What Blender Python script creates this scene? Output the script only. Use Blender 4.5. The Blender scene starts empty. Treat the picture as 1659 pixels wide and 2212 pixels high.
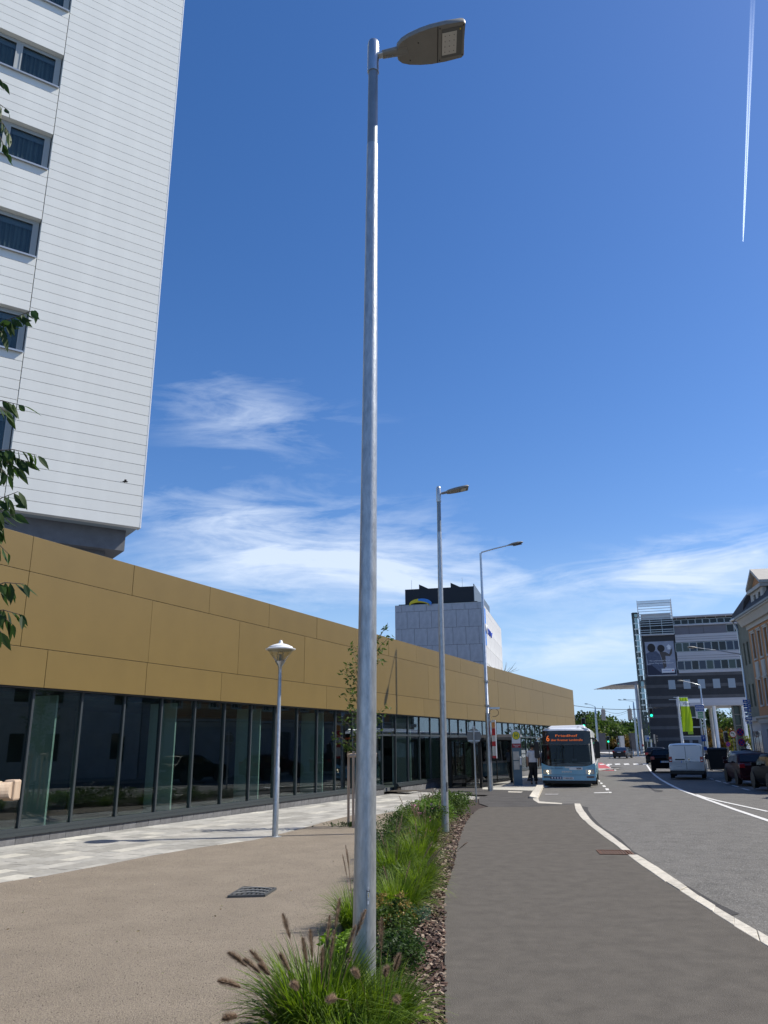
import bpy, bmesh, math, random
from mathutils import Vector, Matrix
R = math.radians
random.seed(7)
S = bpy.context.scene
COL = S.collection
# ---------------------------------------------------------------- camera, sky, sun, exposure
CAM_H = 1.9
CR = ((0.999974367, 0.007159927, 0.0), (0.00201729, -0.28174015, -0.95948862), (-0.00686987, 0.95946403, -0.28174737))
cam = bpy.data.cameras.new('camera'); camo = bpy.data.objects.new('camera', cam); COL.objects.link(camo)
m4 = Matrix([list(r) + [0] for r in CR] + [[0, 0, 0, 1]]); m4.translation = Vector((0, 0, CAM_H))
camo.matrix_world = m4
cam.sensor_fit = 'VERTICAL'; cam.sensor_height = 36; cam.lens = 1702 / 2212 * 36
cam.clip_start = .05; cam.clip_end = 40000
S.camera = camo
FP = 1702.
SUN_AZ, SUN_EL = 80, 48.3

def ray(px, py):
    """direction through a point of the photograph (1659 x 2212 grid), per metre of depth"""
    c = Vector((px - 829.5, 1106 - py, -FP)); d = Vector([sum(CR[i][j] * c[j] for j in range(3)) for i in range(3)])
    return d / d.y
BP = [(-100, 0), (20, 0), (60, -.25), (120, -.53), (9000, -.53)]
def gz(y):
    for (a, za), (b, zb) in zip(BP, BP[1:]):
        if y <= b: return za + (zb - za) * max(0, (y - a)) / (b - a)
    return -.53
def G(px, py):
    d = ray(px, py)
    if d.z >= -.0015: return Vector((d.x * 900, 900))
    y = CAM_H / -d.z
    for _ in range(50): y = (CAM_H - gz(y)) / -d.z
    return Vector((d.x * y, y))
def at(px, py, y):
    return Vector((0, 0, CAM_H)) + ray(px, py) * y
def crop(x0, y0, s): return lambda x, y: ((x0 + x / s) / 1.8228, (y0 + y / s) / 1.8228)

W = bpy.data.worlds.new('World'); S.world = W; W.use_nodes = True
nt = W.node_tree; N = nt.nodes; L = nt.links; N.clear()
def nd(tree, t, **k):
    n = tree.nodes.new(t)
    for a, v in k.items():
        if a.startswith('i_'): n.inputs[int(a[2:])].default_value = v
        else: setattr(n, a, v)
    return n
sky = nd(nt, 'ShaderNodeTexSky', sky_type='NISHITA'); sky.sun_disc = False
sky.sun_elevation = R(SUN_EL); sky.sun_rotation = R(SUN_AZ); sky.air_density = 1.0; sky.dust_density = .5; sky.ozone_density = 3.0; sky.altitude = 200
tc = nd(nt, 'ShaderNodeTexCoord')
def vmath(op, a, b=None):
    n = nd(nt, 'ShaderNodeVectorMath', operation=op); L.new(a, n.inputs[0])
    if b is not None:
        if isinstance(b, (tuple, Vector)): n.inputs[1].default_value = b
        else: L.new(b, n.inputs[1])
    return n
def wm(op, a, b=None, clamp=False):
    n = nd(nt, 'ShaderNodeMath', operation=op, use_clamp=clamp)
    for i, v in enumerate((a, b)):
        if v is None: continue
        if isinstance(v, (int, float)): n.inputs[i].default_value = v
        else: L.new(v, n.inputs[i])
    return n.outputs[0]
DIR = tc.outputs['Generated']
def blob(px, py, rx, amp, flat=1.):
    """a soft patch of cirrus round one direction; flat > 1 squeezes it vertically"""
    c = ray(px, py).normalized()
    d = vmath('SUBTRACT', DIR, tuple(c)); sc = vmath('MULTIPLY', d.outputs[0], (1, 1, flat))
    ln = vmath('LENGTH', sc.outputs[0]).outputs['Value']
    mr = nd(nt, 'ShaderNodeMapRange', interpolation_type='SMOOTHERSTEP'); L.new(ln, mr.inputs[0])
    mr.inputs[1].default_value = rx; mr.inputs[2].default_value = 0; mr.inputs[3].default_value = 0; mr.inputs[4].default_value = amp
    return mr.outputs[0]
blobs = [blob(520, 1210, .30, .62, 2.6), blob(760, 1190, .30, .75, 2.4), blob(980, 1250, .22, .85, 2.8), blob(480, 880, .17, .55, 1.8),
         blob(640, 930, .2, .35, 2.2), blob(1500, 1215, .22, .9, 3.2), blob(1250, 1405, .27, .85, 4.6), blob(1330, 1290, .2, .5, 2.5),
         blob(1620, 1000, .12, .2, 3), blob(420, 1080, .2, .5, 3), blob(-500, 1100, .4, .8, 3), blob(2300, 1200, .5, .8, 3.), blob(2900, 900, .5, .6, 2.)]
msk = blobs[0]
for b in blobs[1:]: msk = wm('ADD', msk, b)
msk = wm('MINIMUM', msk, 1.25)
mp = nd(nt, 'ShaderNodeMapping'); L.new(DIR, mp.inputs[0]); mp.inputs['Rotation'].default_value = (R(10), R(12), R(10)); mp.inputs['Scale'].default_value = (3.4, 3.4, 18)
n1 = nd(nt, 'ShaderNodeTexNoise'); L.new(mp.outputs[0], n1.inputs['Vector'])
n1.inputs['Scale'].default_value = 1.3; n1.inputs['Detail'].default_value = 9; n1.inputs['Roughness'].default_value = .62; n1.inputs['Distortion'].default_value = 1.0
mp2 = nd(nt, 'ShaderNodeMapping'); L.new(DIR, mp2.inputs[0]); mp2.inputs['Rotation'].default_value = (R(-14), R(-20), R(40)); mp2.inputs['Scale'].default_value = (7, 16, 30)
n2 = nd(nt, 'ShaderNodeTexNoise'); L.new(mp2.outputs[0], n2.inputs['Vector'])
n2.inputs['Scale'].default_value = 1.2; n2.inputs['Detail'].default_value = 8; n2.inputs['Roughness'].default_value = .6; n2.inputs['Distortion'].default_value = .8
mix = wm('ADD', wm('MULTIPLY', n1.outputs[0], .68), wm('MULTIPLY', n2.outputs[0], .32))
den = wm('MULTIPLY', wm('SUBTRACT', wm('ADD', mix, wm('MULTIPLY', msk, .18)), .548), 3.9, True)
cl = wm('MULTIPLY', wm('MULTIPLY', den, msk, True), .78, True)
mixn = nd(nt, 'ShaderNodeMix', data_type='RGBA')
L.new(cl, mixn.inputs['Factor'])
hs = nd(nt, 'ShaderNodeHueSaturation'); hs.inputs['Saturation'].default_value = 1.28; hs.inputs['Value'].default_value = 1.0
tint_ = nd(nt, 'ShaderNodeMix', data_type='RGBA', blend_type='MULTIPLY'); tint_.inputs['Factor'].default_value = 1
L.new(sky.outputs[0], tint_.inputs[6]); tint_.inputs[7].default_value = (1.09, 1.01, 1.07, 1)
L.new(tint_.outputs[2], hs.inputs['Color'])
zc_ = nd(nt, 'ShaderNodeSeparateXYZ'); L.new(DIR, zc_.inputs[0])
hz_ = nd(nt, 'ShaderNodeMapRange', interpolation_type='SMOOTHSTEP'); L.new(zc_.outputs[2], hz_.inputs[0]); hz_.inputs[1].default_value = .26; hz_.inputs[2].default_value = .0; hz_.inputs[3].default_value = 0; hz_.inputs[4].default_value = .85
hm_ = nd(nt, 'ShaderNodeMix', data_type='RGBA'); L.new(hz_.outputs[0], hm_.inputs['Factor']); L.new(hs.outputs[0], hm_.inputs[6]); hm_.inputs[7].default_value = (3.3, 5.1, 7.4, 1)
L.new(hm_.outputs[2], mixn.inputs[6]); mixn.inputs[7].default_value = (6.2, 7.0, 8.2, 1)
bg = nd(nt, 'ShaderNodeBackground'); L.new(mixn.outputs[2], bg.inputs[0]); bg.inputs[1].default_value = .105
wo = nd(nt, 'ShaderNodeOutputWorld'); L.new(bg.outputs[0], wo.inputs[0])

sl = bpy.data.lights.new('sun', 'SUN'); sl.energy = 4.5; sl.angle = R(.53); sl.color = (1, .945, .84)
so = bpy.data.objects.new('sun', sl); COL.objects.link(so)
sv = Vector((math.sin(R(SUN_AZ)) * math.cos(R(SUN_EL)), math.cos(R(SUN_AZ)) * math.cos(R(SUN_EL)), math.sin(R(SUN_EL))))
so.rotation_euler = sv.to_track_quat('Z', 'Y').to_euler(); so.location = sv * 60
S.view_settings.view_transform = 'Standard'; S.view_settings.look = 'None'; S.view_settings.exposure = .4; S.view_settings.gamma = 1
S.view_settings.use_curve_mapping = False
S.cycles.max_bounces = 6; S.cycles.transparent_max_bounces = 12

# ---------------------------------------------------------------- helpers
def mat(name, c, rough=.6, metal=0., var=0., vs=8., bump=0., bs=60., spec=.5, stretch=(1, 1, 1), c2=None, coat=0., detail=6, dots=None, orand=0):
    m = bpy.data.materials.new(name); m.use_nodes = True; t = m.node_tree
    p = t.nodes['Principled BSDF']; p.inputs['Base Color'].default_value = (*c, 1); p.inputs['Roughness'].default_value = rough
    p.inputs['Metallic'].default_value = metal; p.inputs['Specular IOR Level'].default_value = spec; p.inputs['Coat Weight'].default_value = coat
    if coat: p.inputs['Coat Roughness'].default_value = .03
    g = nd(t, 'ShaderNodeNewGeometry') if False else nd(t, 'ShaderNodeTexCoord')
    mpp = nd(t, 'ShaderNodeMapping'); mpp.inputs['Scale'].default_value = stretch
    t.links.new(g.outputs['Object'], mpp.inputs[0])
    if var or c2:
        n = nd(t, 'ShaderNodeTexNoise'); n.inputs['Scale'].default_value = vs; n.inputs['Detail'].default_value = detail; n.inputs['Roughness'].default_value = .65
        t.links.new(mpp.outputs[0], n.inputs['Vector'])
        r = nd(t, 'ShaderNodeValToRGB'); t.links.new(n.outputs[0], r.inputs[0])
        a = c if c2 else tuple(x * (1 - var) for x in c); b = c2 if c2 else tuple(min(1, x * (1 + var)) for x in c)
        r.color_ramp.elements[0].position = .34; r.color_ramp.elements[1].position = .66
        r.color_ramp.elements[0].color = (*a, 1); r.color_ramp.elements[1].color = (*b, 1)
        out = r.outputs[0]
        if dots:   # (scale, amount, colour): small grit
            v = nd(t, 'ShaderNodeTexNoise'); v.inputs['Scale'].default_value = dots[0]; v.inputs['Detail'].default_value = 2
            t.links.new(mpp.outputs[0], v.inputs['Vector'])
            mr = nd(t, 'ShaderNodeMapRange'); mr.inputs[1].default_value = .5; mr.inputs[2].default_value = .68; mr.inputs[4].default_value = dots[1]
            t.links.new(v.outputs[0], mr.inputs[0])
            mx = nd(t, 'ShaderNodeMix', data_type='RGBA'); t.links.new(mr.outputs[0], mx.inputs['Factor']); t.links.new(out, mx.inputs[6]); mx.inputs[7].default_value = (*dots[2], 1)
            out = mx.outputs[2]
        if orand:   # each panel a slightly different batch
            oi = nd(t, 'ShaderNodeObjectInfo'); ma = nd(t, 'ShaderNodeMapRange'); ma.inputs[3].default_value = 1 - orand; ma.inputs[4].default_value = 1 + orand; t.links.new(oi.outputs['Random'], ma.inputs[0])
            hv = nd(t, 'ShaderNodeHueSaturation'); t.links.new(ma.outputs[0], hv.inputs['Value']); t.links.new(out, hv.inputs['Color']); out = hv.outputs[0]
        t.links.new(out, p.inputs['Base Color'])
    if bump:
        n = nd(t, 'ShaderNodeTexNoise'); n.inputs['Scale'].default_value = bs; n.inputs['Detail'].default_value = 5; t.links.new(mpp.outputs[0], n.inputs['Vector'])
        b = nd(t, 'ShaderNodeBump'); b.inputs['Strength'].default_value = bump; b.inputs['Distance'].default_value = .02
        t.links.new(n.outputs[0], b.inputs['Height']); t.links.new(b.outputs[0], p.inputs['Normal'])
    return m
def emis(name, c, s):
    m = bpy.data.materials.new(name); m.use_nodes = True; p = m.node_tree.nodes['Principled BSDF']
    p.inputs['Base Color'].default_value = (*[x * .3 for x in c], 1); p.inputs['Emission Color'].default_value = (*c, 1); p.inputs['Emission Strength'].default_value = s
    return m
def glass(name, tint, refl=1.5, rough=.0, tcol=None):
    """window glass: mirror by fresnel over tinted see-through"""
    m = bpy.data.materials.new(name); m.use_nodes = True; t = m.node_tree; t.nodes.clear()
    gl = nd(t, 'ShaderNodeBsdfGlossy'); gl.inputs['Roughness'].default_value = rough; gl.inputs['Color'].default_value = (*(tcol or (.9, .95, 1)), 1)
    tr = nd(t, 'ShaderNodeBsdfTransparent'); tr.inputs[0].default_value = (*tint, 1)
    lw = nd(t, 'ShaderNodeLayerWeight'); lw.inputs[0].default_value = .5; f0 = ((refl - 1) / (refl + 1)) ** 2
    pw = nd(t, 'ShaderNodeMath', operation='POWER'); t.links.new(lw.outputs['Facing'], pw.inputs[0]); pw.inputs[1].default_value = 5
    fr = nd(t, 'ShaderNodeMath', operation='MULTIPLY_ADD'); t.links.new(pw.outputs[0], fr.inputs[0]); fr.inputs[1].default_value = 1 - f0; fr.inputs[2].default_value = f0
    mx = nd(t, 'ShaderNodeMixShader'); o = nd(t, 'ShaderNodeOutputMaterial')
    t.links.new(fr.outputs[0], mx.inputs[0]); t.links.new(tr.outputs[0], mx.inputs[1]); t.links.new(gl.outputs[0], mx.inputs[2]); t.links.new(mx.outputs[0], o.inputs[0])
    return m
def leafmat(name, c, c2, sc=3., tr=.35):
    m = bpy.data.materials.new(name); m.use_nodes = True; t = m.node_tree; p = t.nodes['Principled BSDF']
    g = nd(t, 'ShaderNodeTexCoord'); n = nd(t, 'ShaderNodeTexNoise'); n.inputs['Scale'].default_value = sc; n.inputs['Detail'].default_value = 3
    t.links.new(g.outputs['Object'], n.inputs['Vector']); r = nd(t, 'ShaderNodeValToRGB'); ri = nd(t, 'ShaderNodeNewGeometry'); am = nd(t, 'ShaderNodeMath', operation='MULTIPLY_ADD'); t.links.new(ri.outputs['Random Per Island'], am.inputs[0]); am.inputs[1].default_value = .5; t.links.new(n.outputs[0], am.inputs[2]); t.links.new(am.outputs[0], r.inputs[0])
    r.color_ramp.elements[0].position = .45; r.color_ramp.elements[1].position = 1.
    r.color_ramp.elements[0].color = (*c, 1); r.color_ramp.elements[1].color = (*c2, 1)
    t.links.new(r.outputs[0], p.inputs['Base Color']); p.inputs['Roughness'].default_value = .5; p.inputs['Specular IOR Level'].default_value = .22
    tl = nd(t, 'ShaderNodeBsdfTranslucent'); hs = nd(t, 'ShaderNodeHueSaturation'); hs.inputs['Value'].default_value = 1.6; hs.inputs['Saturation'].default_value = 1.1
    t.links.new(r.outputs[0], hs.inputs['Color']); t.links.new(hs.outputs[0], tl.inputs[0])
    mx = nd(t, 'ShaderNodeMixShader'); mx.inputs[0].default_value = tr
    t.links.new(p.outputs[0], mx.inputs[1]); t.links.new(tl.outputs[0], mx.inputs[2]); t.links.new(mx.outputs[0], t.nodes['Material Output'].inputs[0])
    return m

class MB:
    def __init__(s): s.v = []; s.f = []; s.fm = []; s.mi = 0; s.M = None
    def _a(s, pts, faces):
        o = len(s.v)
        s.v += [tuple(s.M @ Vector(p)) if s.M else tuple(p) for p in pts]
        s.f += [tuple(o + i for i in f) for f in faces]; s.fm += [s.mi] * len(faces)
        return s
    def bx(s, x0, x1, y0, y1, z0, z1):
        return s._a([(x0, y0, z0), (x1, y0, z0), (x1, y1, z0), (x0, y1, z0), (x0, y0, z1), (x1, y0, z1), (x1, y1, z1), (x0, y1, z1)],
                    [(0, 3, 2, 1), (4, 5, 6, 7), (0, 1, 5, 4), (1, 2, 6, 5), (2, 3, 7, 6), (3, 0, 4, 7)])
    def rings(s, rr, cap=True, close=True):
        n = len(rr[0]); f = []
        for i in range(len(rr) - 1):
            for j in range(n if close else n - 1):
                k = (j + 1) % n; f.append((i * n + j, i * n + k, (i + 1) * n + k, (i + 1) * n + j))
        if cap: f += [tuple(range(n - 1, -1, -1)), tuple((len(rr) - 1) * n + j for j in range(n))]
        return s._a([p for r in rr for p in r], f)
    def tube(s, pts, rad, n=8, cap=True):
        pts = [Vector(p) for p in pts]; rad = rad if isinstance(rad, (list, tuple)) else [rad] * len(pts); rr = []
        up = None
        for i, p in enumerate(pts):
            d = (pts[min(i + 1, len(pts) - 1)] - pts[max(i - 1, 0)]).normalized()
            if up is None: up = Vector((0, 0, 1)) if abs(d.z) < .9 else Vector((1, 0, 0))
            a = d.cross(up).normalized(); b = a.cross(d).normalized(); up = b
            rr.append([p + (a * math.cos(2 * math.pi * j / n) + b * math.sin(2 * math.pi * j / n)) * rad[i] for j in range(n)])
        return s.rings(rr, cap)
    def lathe(s, prof, n=16, c=(0, 0, 0)):
        return s.rings([[(c[0] + r * math.cos(2 * math.pi * j / n), c[1] + r * math.sin(2 * math.pi * j / n), c[2] + z) for j in range(n)] for r, z in prof])
    def disc(s, c, nrm, r, th, n=20):
        nrm = Vector(nrm).normalized(); return s.tube([Vector(c), Vector(c) + nrm * th], r, n)
    def ext(s, poly, ax, a, b):
        """extrude a 2D outline: ax 'y' -> (x,z) outline from y=a to b, 'z' -> (x,y), 'x' -> (y,z)"""
        f = {'y': lambda p, t: (p[0], t, p[1]), 'z': lambda p, t: (p[0], p[1], t), 'x': lambda p, t: (t, p[0], p[1])}[ax]
        return s.rings([[f(p, a) for p in poly], [f(p, b) for p in poly]])
    def quad(s, *p): return s._a(p, [tuple(range(len(p)))])
    def build(s, name, m, parent=None, loc=None, rz=0, smooth=False, bevel=0, label=None, cat=None, group=None, kind=None, fix=True):
        me = bpy.data.meshes.new(name); me.from_pydata(s.v, [], s.f)
        ms = m if isinstance(m, (list, tuple)) else [m]
        for x in ms: me.materials.append(x)
        if len(ms) > 1: me.polygons.foreach_set('material_index', s.fm)
        if fix:
            b = bmesh.new(); b.from_mesh(me); bmesh.ops.recalc_face_normals(b, faces=b.faces); b.to_mesh(me); b.free()
        if smooth:
            me.shade_smooth(); me.set_sharp_from_angle(angle=R(smooth if smooth is not True else 40))
        me.update()
        return link(name, me, parent, loc, rz, bevel, label, cat, group, kind)
def link(name, me, parent=None, loc=None, rz=0, bevel=0, label=None, cat=None, group=None, kind=None):
    o = bpy.data.objects.new(name, me); COL.objects.link(o)
    if parent: o.parent = parent
    if loc is not None: o.location = Vector((*loc, 0)) if len(loc) == 2 else loc
    o.rotation_euler.z = rz
    if bevel:
        b = o.modifiers.new('bevel', 'BEVEL'); b.width = bevel; b.segments = 2; b.limit_method = 'ANGLE'; b.harden_normals = False
    tag(o, label, cat, group, kind); return o
def tag(o, label=None, cat=None, group=None, kind=None):
    for k, v in (('label', label), ('category', cat), ('group', group), ('kind', kind)):
        if v: o[k] = v
    return o
def thing(name, loc, rz=0, label=None, cat=None, group=None):
    e = bpy.data.objects.new(name, None); COL.objects.link(e); e.empty_display_size = .2
    e.location = Vector((*loc, 0)) if len(loc) == 2 else loc; e.rotation_euler.z = rz
    return tag(e, label, cat, group)
def dup(o, loc=None, rz=None, label=None, group=None, parent=None):
    c = o.copy(); COL.objects.link(c); c.parent = parent
    if loc is not None: c.location = loc
    if rz is not None: c.rotation_euler.z = rz
    if label: c['label'] = label
    if group: c['group'] = group
    for ch in [x for x in bpy.data.objects if x.parent == o]: dup(ch, parent=c)
    return c
def B(x0, x1, y0, y1, z0, z1): return MB().bx(x0, x1, y0, y1, z0, z1)
def frame(az): return R(90 - az)
_font = {}
def text(name, s, h, m, parent, loc, rot, width=None, ext=.003, align='CENTER', kind=None, shear=0, bold=0):
    """lettering as a thin mesh; h = capital height, width = total width if given"""
    cu = bpy.data.curves.new('txt', 'FONT'); cu.body = s; cu.size = h * 1.38; cu.extrude = ext; cu.align_x = align; cu.align_y = 'CENTER'; cu.shear = shear; cu.offset = bold
    cu.resolution_u = 3
    t = bpy.data.objects.new('txt', cu); COL.objects.link(t)
    dg = bpy.context.evaluated_depsgraph_get(); me = bpy.data.meshes.new_from_object(t.evaluated_get(dg)); bpy.data.objects.remove(t)
    if width and len(me.vertices):
        xs = [v.co.x for v in me.vertices]; w = max(xs) - min(xs); k = width / w
        for v in me.vertices: v.co.x *= k
    me.materials.clear(); me.materials.append(m); me.name = name
    o = link(name, me, parent, loc, 0); o.rotation_euler = rot
    return o
FRONT = (R(90), 0, 0)   # lettering on a wall whose outside is local -Y

def sheet(name, poly, dz, m, **k):
    """ground-following flat sheet from an outline in metres"""
    b = bmesh.new(); b.faces.new([b.verts.new((p[0], p[1], 0)) for p in poly])
    for y in (20, 60, 120):
        bmesh.ops.bisect_plane(b, geom=b.verts[:] + b.edges[:] + b.faces[:], plane_co=(0, y, 0), plane_no=(0, 1, 0))
    bmesh.ops.triangulate(b, faces=b.faces)
    for v in b.verts: v.co.z = gz(v.co.y) + dz
    bmesh.ops.recalc_face_normals(b, faces=b.faces)
    if sum(f.normal.z for f in b.faces) < 0: bmesh.ops.reverse_faces(b, faces=b.faces)
    me = bpy.data.meshes.new(name); b.to_mesh(me); b.free(); me.materials.append(m)
    k.setdefault('kind', 'structure')
    return link(name, me, **k)
def gpx(c, pts): return [G(*(c(*p) if c else p)) for p in pts]
# ---------------------------------------------------------------- materials
M = {}
M['asph_new'] = mat('dark asphalt', (.094, .084, .070), .93, var=.17, vs=4, detail=14, bump=.45, bs=90, dots=(120, .6, (.21, .195, .18)), spec=.2)
M['asph_old'] = mat('worn asphalt', (.128, .122, .110), .88, var=.2, vs=2.4, detail=14, bump=.9, bs=50, dots=(42, .8, (.26, .25, .235)), spec=.3)
M['asph_mid'] = mat('side asphalt', (.07, .066, .062), .93, var=.22, vs=1.3, bump=.5, bs=130, dots=(190, .4, (.18, .17, .16)), spec=.25)
M['asph_patch'] = mat('patched asphalt', (.04, .038, .036), .9, var=.2, vs=3, bump=.5, bs=100, dots=(120, .3, (.11, .1, .1)))
M['gravel'] = mat('beige gravel', (.295, .25, .192), .95, var=.1, vs=1.3, bump=1., bs=90, dots=(120, .9, (.10, .08, .068)), spec=.2, stretch=(1, 1, 1))
M['soil'] = mat('soil', (.035, .024, .018), .95, var=.3, vs=14, bump=1., bs=60, dots=(60, .6, (.12, .08, .06)))
M['ground'] = mat('far ground', (.16, .15, .13), .95, var=.2, vs=.1)
M['pave'] = [mat('slab ' + n, c, .8, var=.13, vs=6, bump=.15, bs=150, orand=.07) for n, c in (('grey', (.29, .28, .25)), ('mid', (.34, .33, .30)), ('pale', (.40, .385, .345)), ('white', (.48, .46, .40)))]
M['plaza'] = mat('plaza concrete', (.5, .48, .45), .85, var=.12, vs=.4)
M['kerb'] = mat('granite kerb', (.54, .50, .42), .8, orand=.1, var=.2, vs=9, bump=.3, bs=90, dots=(170, .35, (.3, .27, .22)))
M['white_paint'] = mat('road marking paint', (.66, .65, .62), .7, var=.14, vs=14, bump=.1)
M['faded_paint'] = mat('faded marking paint', (.32, .31, .30), .8, var=.25, vs=10)
M['red_paint'] = mat('red cycle surface', (.40, .07, .07), .8, var=.16, vs=2)
M['galv'] = mat('galvanised steel', (.40, .43, .45), .34, metal=.85, c2=(.56, .59, .62), vs=5, bump=.05, bs=30, stretch=(3, 3, 1.3))
M['galv_pole'] = mat('pole steel', (.35, .38, .40), .42, metal=.7, c2=(.56, .59, .60), vs=9, bump=.12, bs=30, stretch=(3., 3., .8), detail=12)
M['grey_metal'] = mat('grey painted metal', (.13, .135, .13), .45, metal=.3)
M['lamp_grey'] = mat('lamp housing', (.22, .217, .2), .5, metal=.1, var=.06, vs=5)
M['dark_metal'] = mat('dark metal', (.02, .021, .022), .4, metal=.3)
M['black'] = mat('black', (.006, .006, .007), .5)
M['gap'] = mat('joint dark brown', (.05, .04, .028), .9)  # dark brown backing behind panel joints, also the door mat
M['alu'] = mat('pale aluminium', (.5, .52, .52), .35, metal=.6)
M['white'] = mat('white paint', (.74, .75, .75), .5, var=.03, vs=3)
M['gold'] = mat('gold composite panel', (.158, .109, .033), .45, metal=.0, var=.05, vs=.8, bump=.12, bs=1.1, spec=.4, orand=.045)
M['board'] = mat('white fibre cement board', (.70, .705, .66), .72, var=.05, vs=.5, bump=.06, bs=130, orand=.022, stretch=(1, 1, .3))
M['concrete'] = mat('dark concrete', (.15, .155, .165), .85, var=.12, vs=3, bump=.2, bs=40)
M['plinth'] = mat('slate plinth', (.15, .15, .152), .7, var=.3, vs=3, bump=.2, bs=30, orand=.15)
M['mull'] = mat('anthracite mullion', (.06, .072, .078), .4, metal=.4)
M['glass'] = glass('shop glass', (.66, .73, .71), 1.8)
M['win_glass'] = glass('window glass', (.70, .74, .74), 1.6, tcol=(.72, .78, .74))
M['far_glass'] = mat('far window glass', (.006, .008, .012), .1, spec=.45)
M['blue_glass'] = mat('sun film glass', (.012, .022, .05), .1, spec=.5)
M['green_glass'] = mat('green tinted glass', (.03, .05, .045), .15, spec=.5)
M['pale_green'] = mat('pale green column', (.58, .70, .64), .5)
M['int_dark'] = mat('interior dark', (.10, .125, .13), .8, var=.3, vs=.6)
M['int_floor'] = mat('interior floor', (.13, .14, .14), .4)
M['curtain'] = mat('net curtain', (.22, .27, .27), .9, c2=(.12, .15, .155), vs=3, stretch=(5, 1, .12), detail=1)
M['blind'] = mat('roller blind', (.30, .36, .40), .8)
M['frame_grey'] = mat('window frame grey', (.36, .38, .37), .6)
M['render_grey'] = mat('render', (.5, .5, .49), .85, var=.05, vs=2)

# ---------------------------------------------------------------- ground
def zr(name, z): return name
big = [(-900, -60), (1400, -60), (1400, 3000), (-900, 3000)]
sheet('ground', big, -.16, M['ground'])
k2 = crop(1900, 3000, 1.476); k8 = crop(1200, 3000, 2.074); k7 = crop(800, 3300, 1.508); k4 = crop(0, 2700, 1.659); k5 = crop(900, 2400, 2.2114)
far5 = crop(2220, 2750, 4.879); far4 = crop(2400, 2750, 2.6587)
FD = Vector((math.sin(R(23.9)), math.cos(R(23.9)))); FN = Vector((math.cos(R(23.9)), -math.sin(R(23.9)))); F0 = Vector((-7.65, 16.82))
def fac(t, out=0): p = F0 + FD * t + FN * out; return (p.x, p.y)

kl = [(535, 243), (540, 280), (565, 315), (600, 350), (640, 382), (700, 430), (770, 480), (815, 515), (845, 540), (900, 585), (980, 640), (1060, 695), (1150, 750), (1250, 815), (1350, 880), (1450, 945), (1560, 1010), (1659, 1075)]
kr = [(568, 243), (585, 275), (620, 325), (665, 370), (720, 405), (790, 460), (862, 517), (900, 540), (960, 575), (1040, 625), (1120, 680), (1200, 735), (1300, 805), (1400, 865), (1500, 925), (1600, 980), (1659, 1015)]
KL = gpx(k2, kl); KR = gpx(k2, kr)
dl = (KL[-1] - KL[-4]).normalized(); dr = (KR[-1] - KR[-4]).normalized(); dk = (dl + dr).normalized()
KL += [KL[-1] + dk * 1.2, KL[-1] + dk * 3.5 + Vector((-.4, -1.2)), Vector((KL[-1].x + 2.0, -30))]
KR += [KR[-1] + dk * 1.0, KR[-1] + dk * 3.5 + Vector((-.4, -1.1)), Vector((KL[-1].x + .15, -30))]
# road: everything right of the kerb, up to the crossing and beyond
plat = gpx(k2, [(350, 150), (320, 212), (330, 235), (460, 243), (568, 243)])
road = [p for p in KR[::-1]] + plat[::-1][1:]
pend = plat[0]
busdir = Vector((math.sin(R(15)), math.cos(R(15))))
side = [pend, pend + busdir * 22, pend + busdir * 34 + Vector((1.0, 0)), Vector((fac(66, 3.2))), Vector((fac(72, -20))), Vector((fac(110, -60)))]
road += side + [Vector((-60, 168)), Vector((20, 150)), Vector((38, 140)), Vector((44, 138)), Vector((52, 150)), Vector((160, 150)), Vector((200, 60)), Vector((60, -30)), Vector((10, -30))]
sheet('road', road, -.06, M['asph_old'])
# dark asphalt path at camera, and the lighter side asphalt round the lamp posts
MU = gpx(k8, [(1145, 1452), (1140, 1100), (1165, 1000), (1215, 850), (1255, 650), (1300, 520), (1350, 440), (1420, 385), (1500, 365)])
MU = [Vector((.72, -30)), Vector((.5, 2)), Vector((.46, 4.6)), *gpx(k7, [(1440, 1104), (1432, 850)])] + MU
seam = gpx(k2, [(40, 262), (300, 262), (535, 247)])
path = [p for p in MU] + seam[1:] + KL[1:]
sheet('footpath', path, 0, M['asph_new'])
sa = gpx(k2, [(40, 262), (300, 262), (535, 247)])
side_as = [MU[-1], *sa, KL[0], *[p for p in plat[::-1][1:]], *gpx(k2, [(330, 150), (235, 155), (0, 150)]), *gpx(k8, [(1120, 205), (870, 240), (1200, 262), (1500, 272), (1420, 300), (1425, 340)])]
sheet('side_path', side_as, .002, M['asph_mid'])
sheet('path_base', [(-1.5, 17), (3, 18), (4.3, 26), (7, 38.5), (3, 40), (-1, 34)], -.045, M['asph_mid'])
# gravel square
GE = gpx(k4, [(0, 1290), (300, 1245), (700, 1170), (1000, 1110), (1300, 1060), (1659, 1010)]) + gpx(k5, [(600, 1920), (900, 1835), (1090, 1790)]) + gpx(k8, [(595, 432), (880, 378), (1060, 350), (1420, 300)])
gd = (GE[1] - GE[0]).normalized()
BL = [Vector(q) for q in ((-1.25, -30), (-.8, 2), (-.72, 5), (-.58, 7), (-.48, 9), (-.4, 12), (-.2, 16), (.05, 20), (.45, 23.3), (1.15, 26), (1.8, 28.2), (2.5, 29.6))]
gravel = [GE[0] - gd * 14, *GE, BL[-1], *BL[::-1][1:], Vector((-25, -30)), Vector((-25, -10))]
sheet('gravel_square', gravel, .006, M['gravel'])
bed = [*BL, GE[-1], MU[-1], *MU[::-1][1:]]
sheet('planting_bed', bed, -.02, M['soil'])
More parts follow.
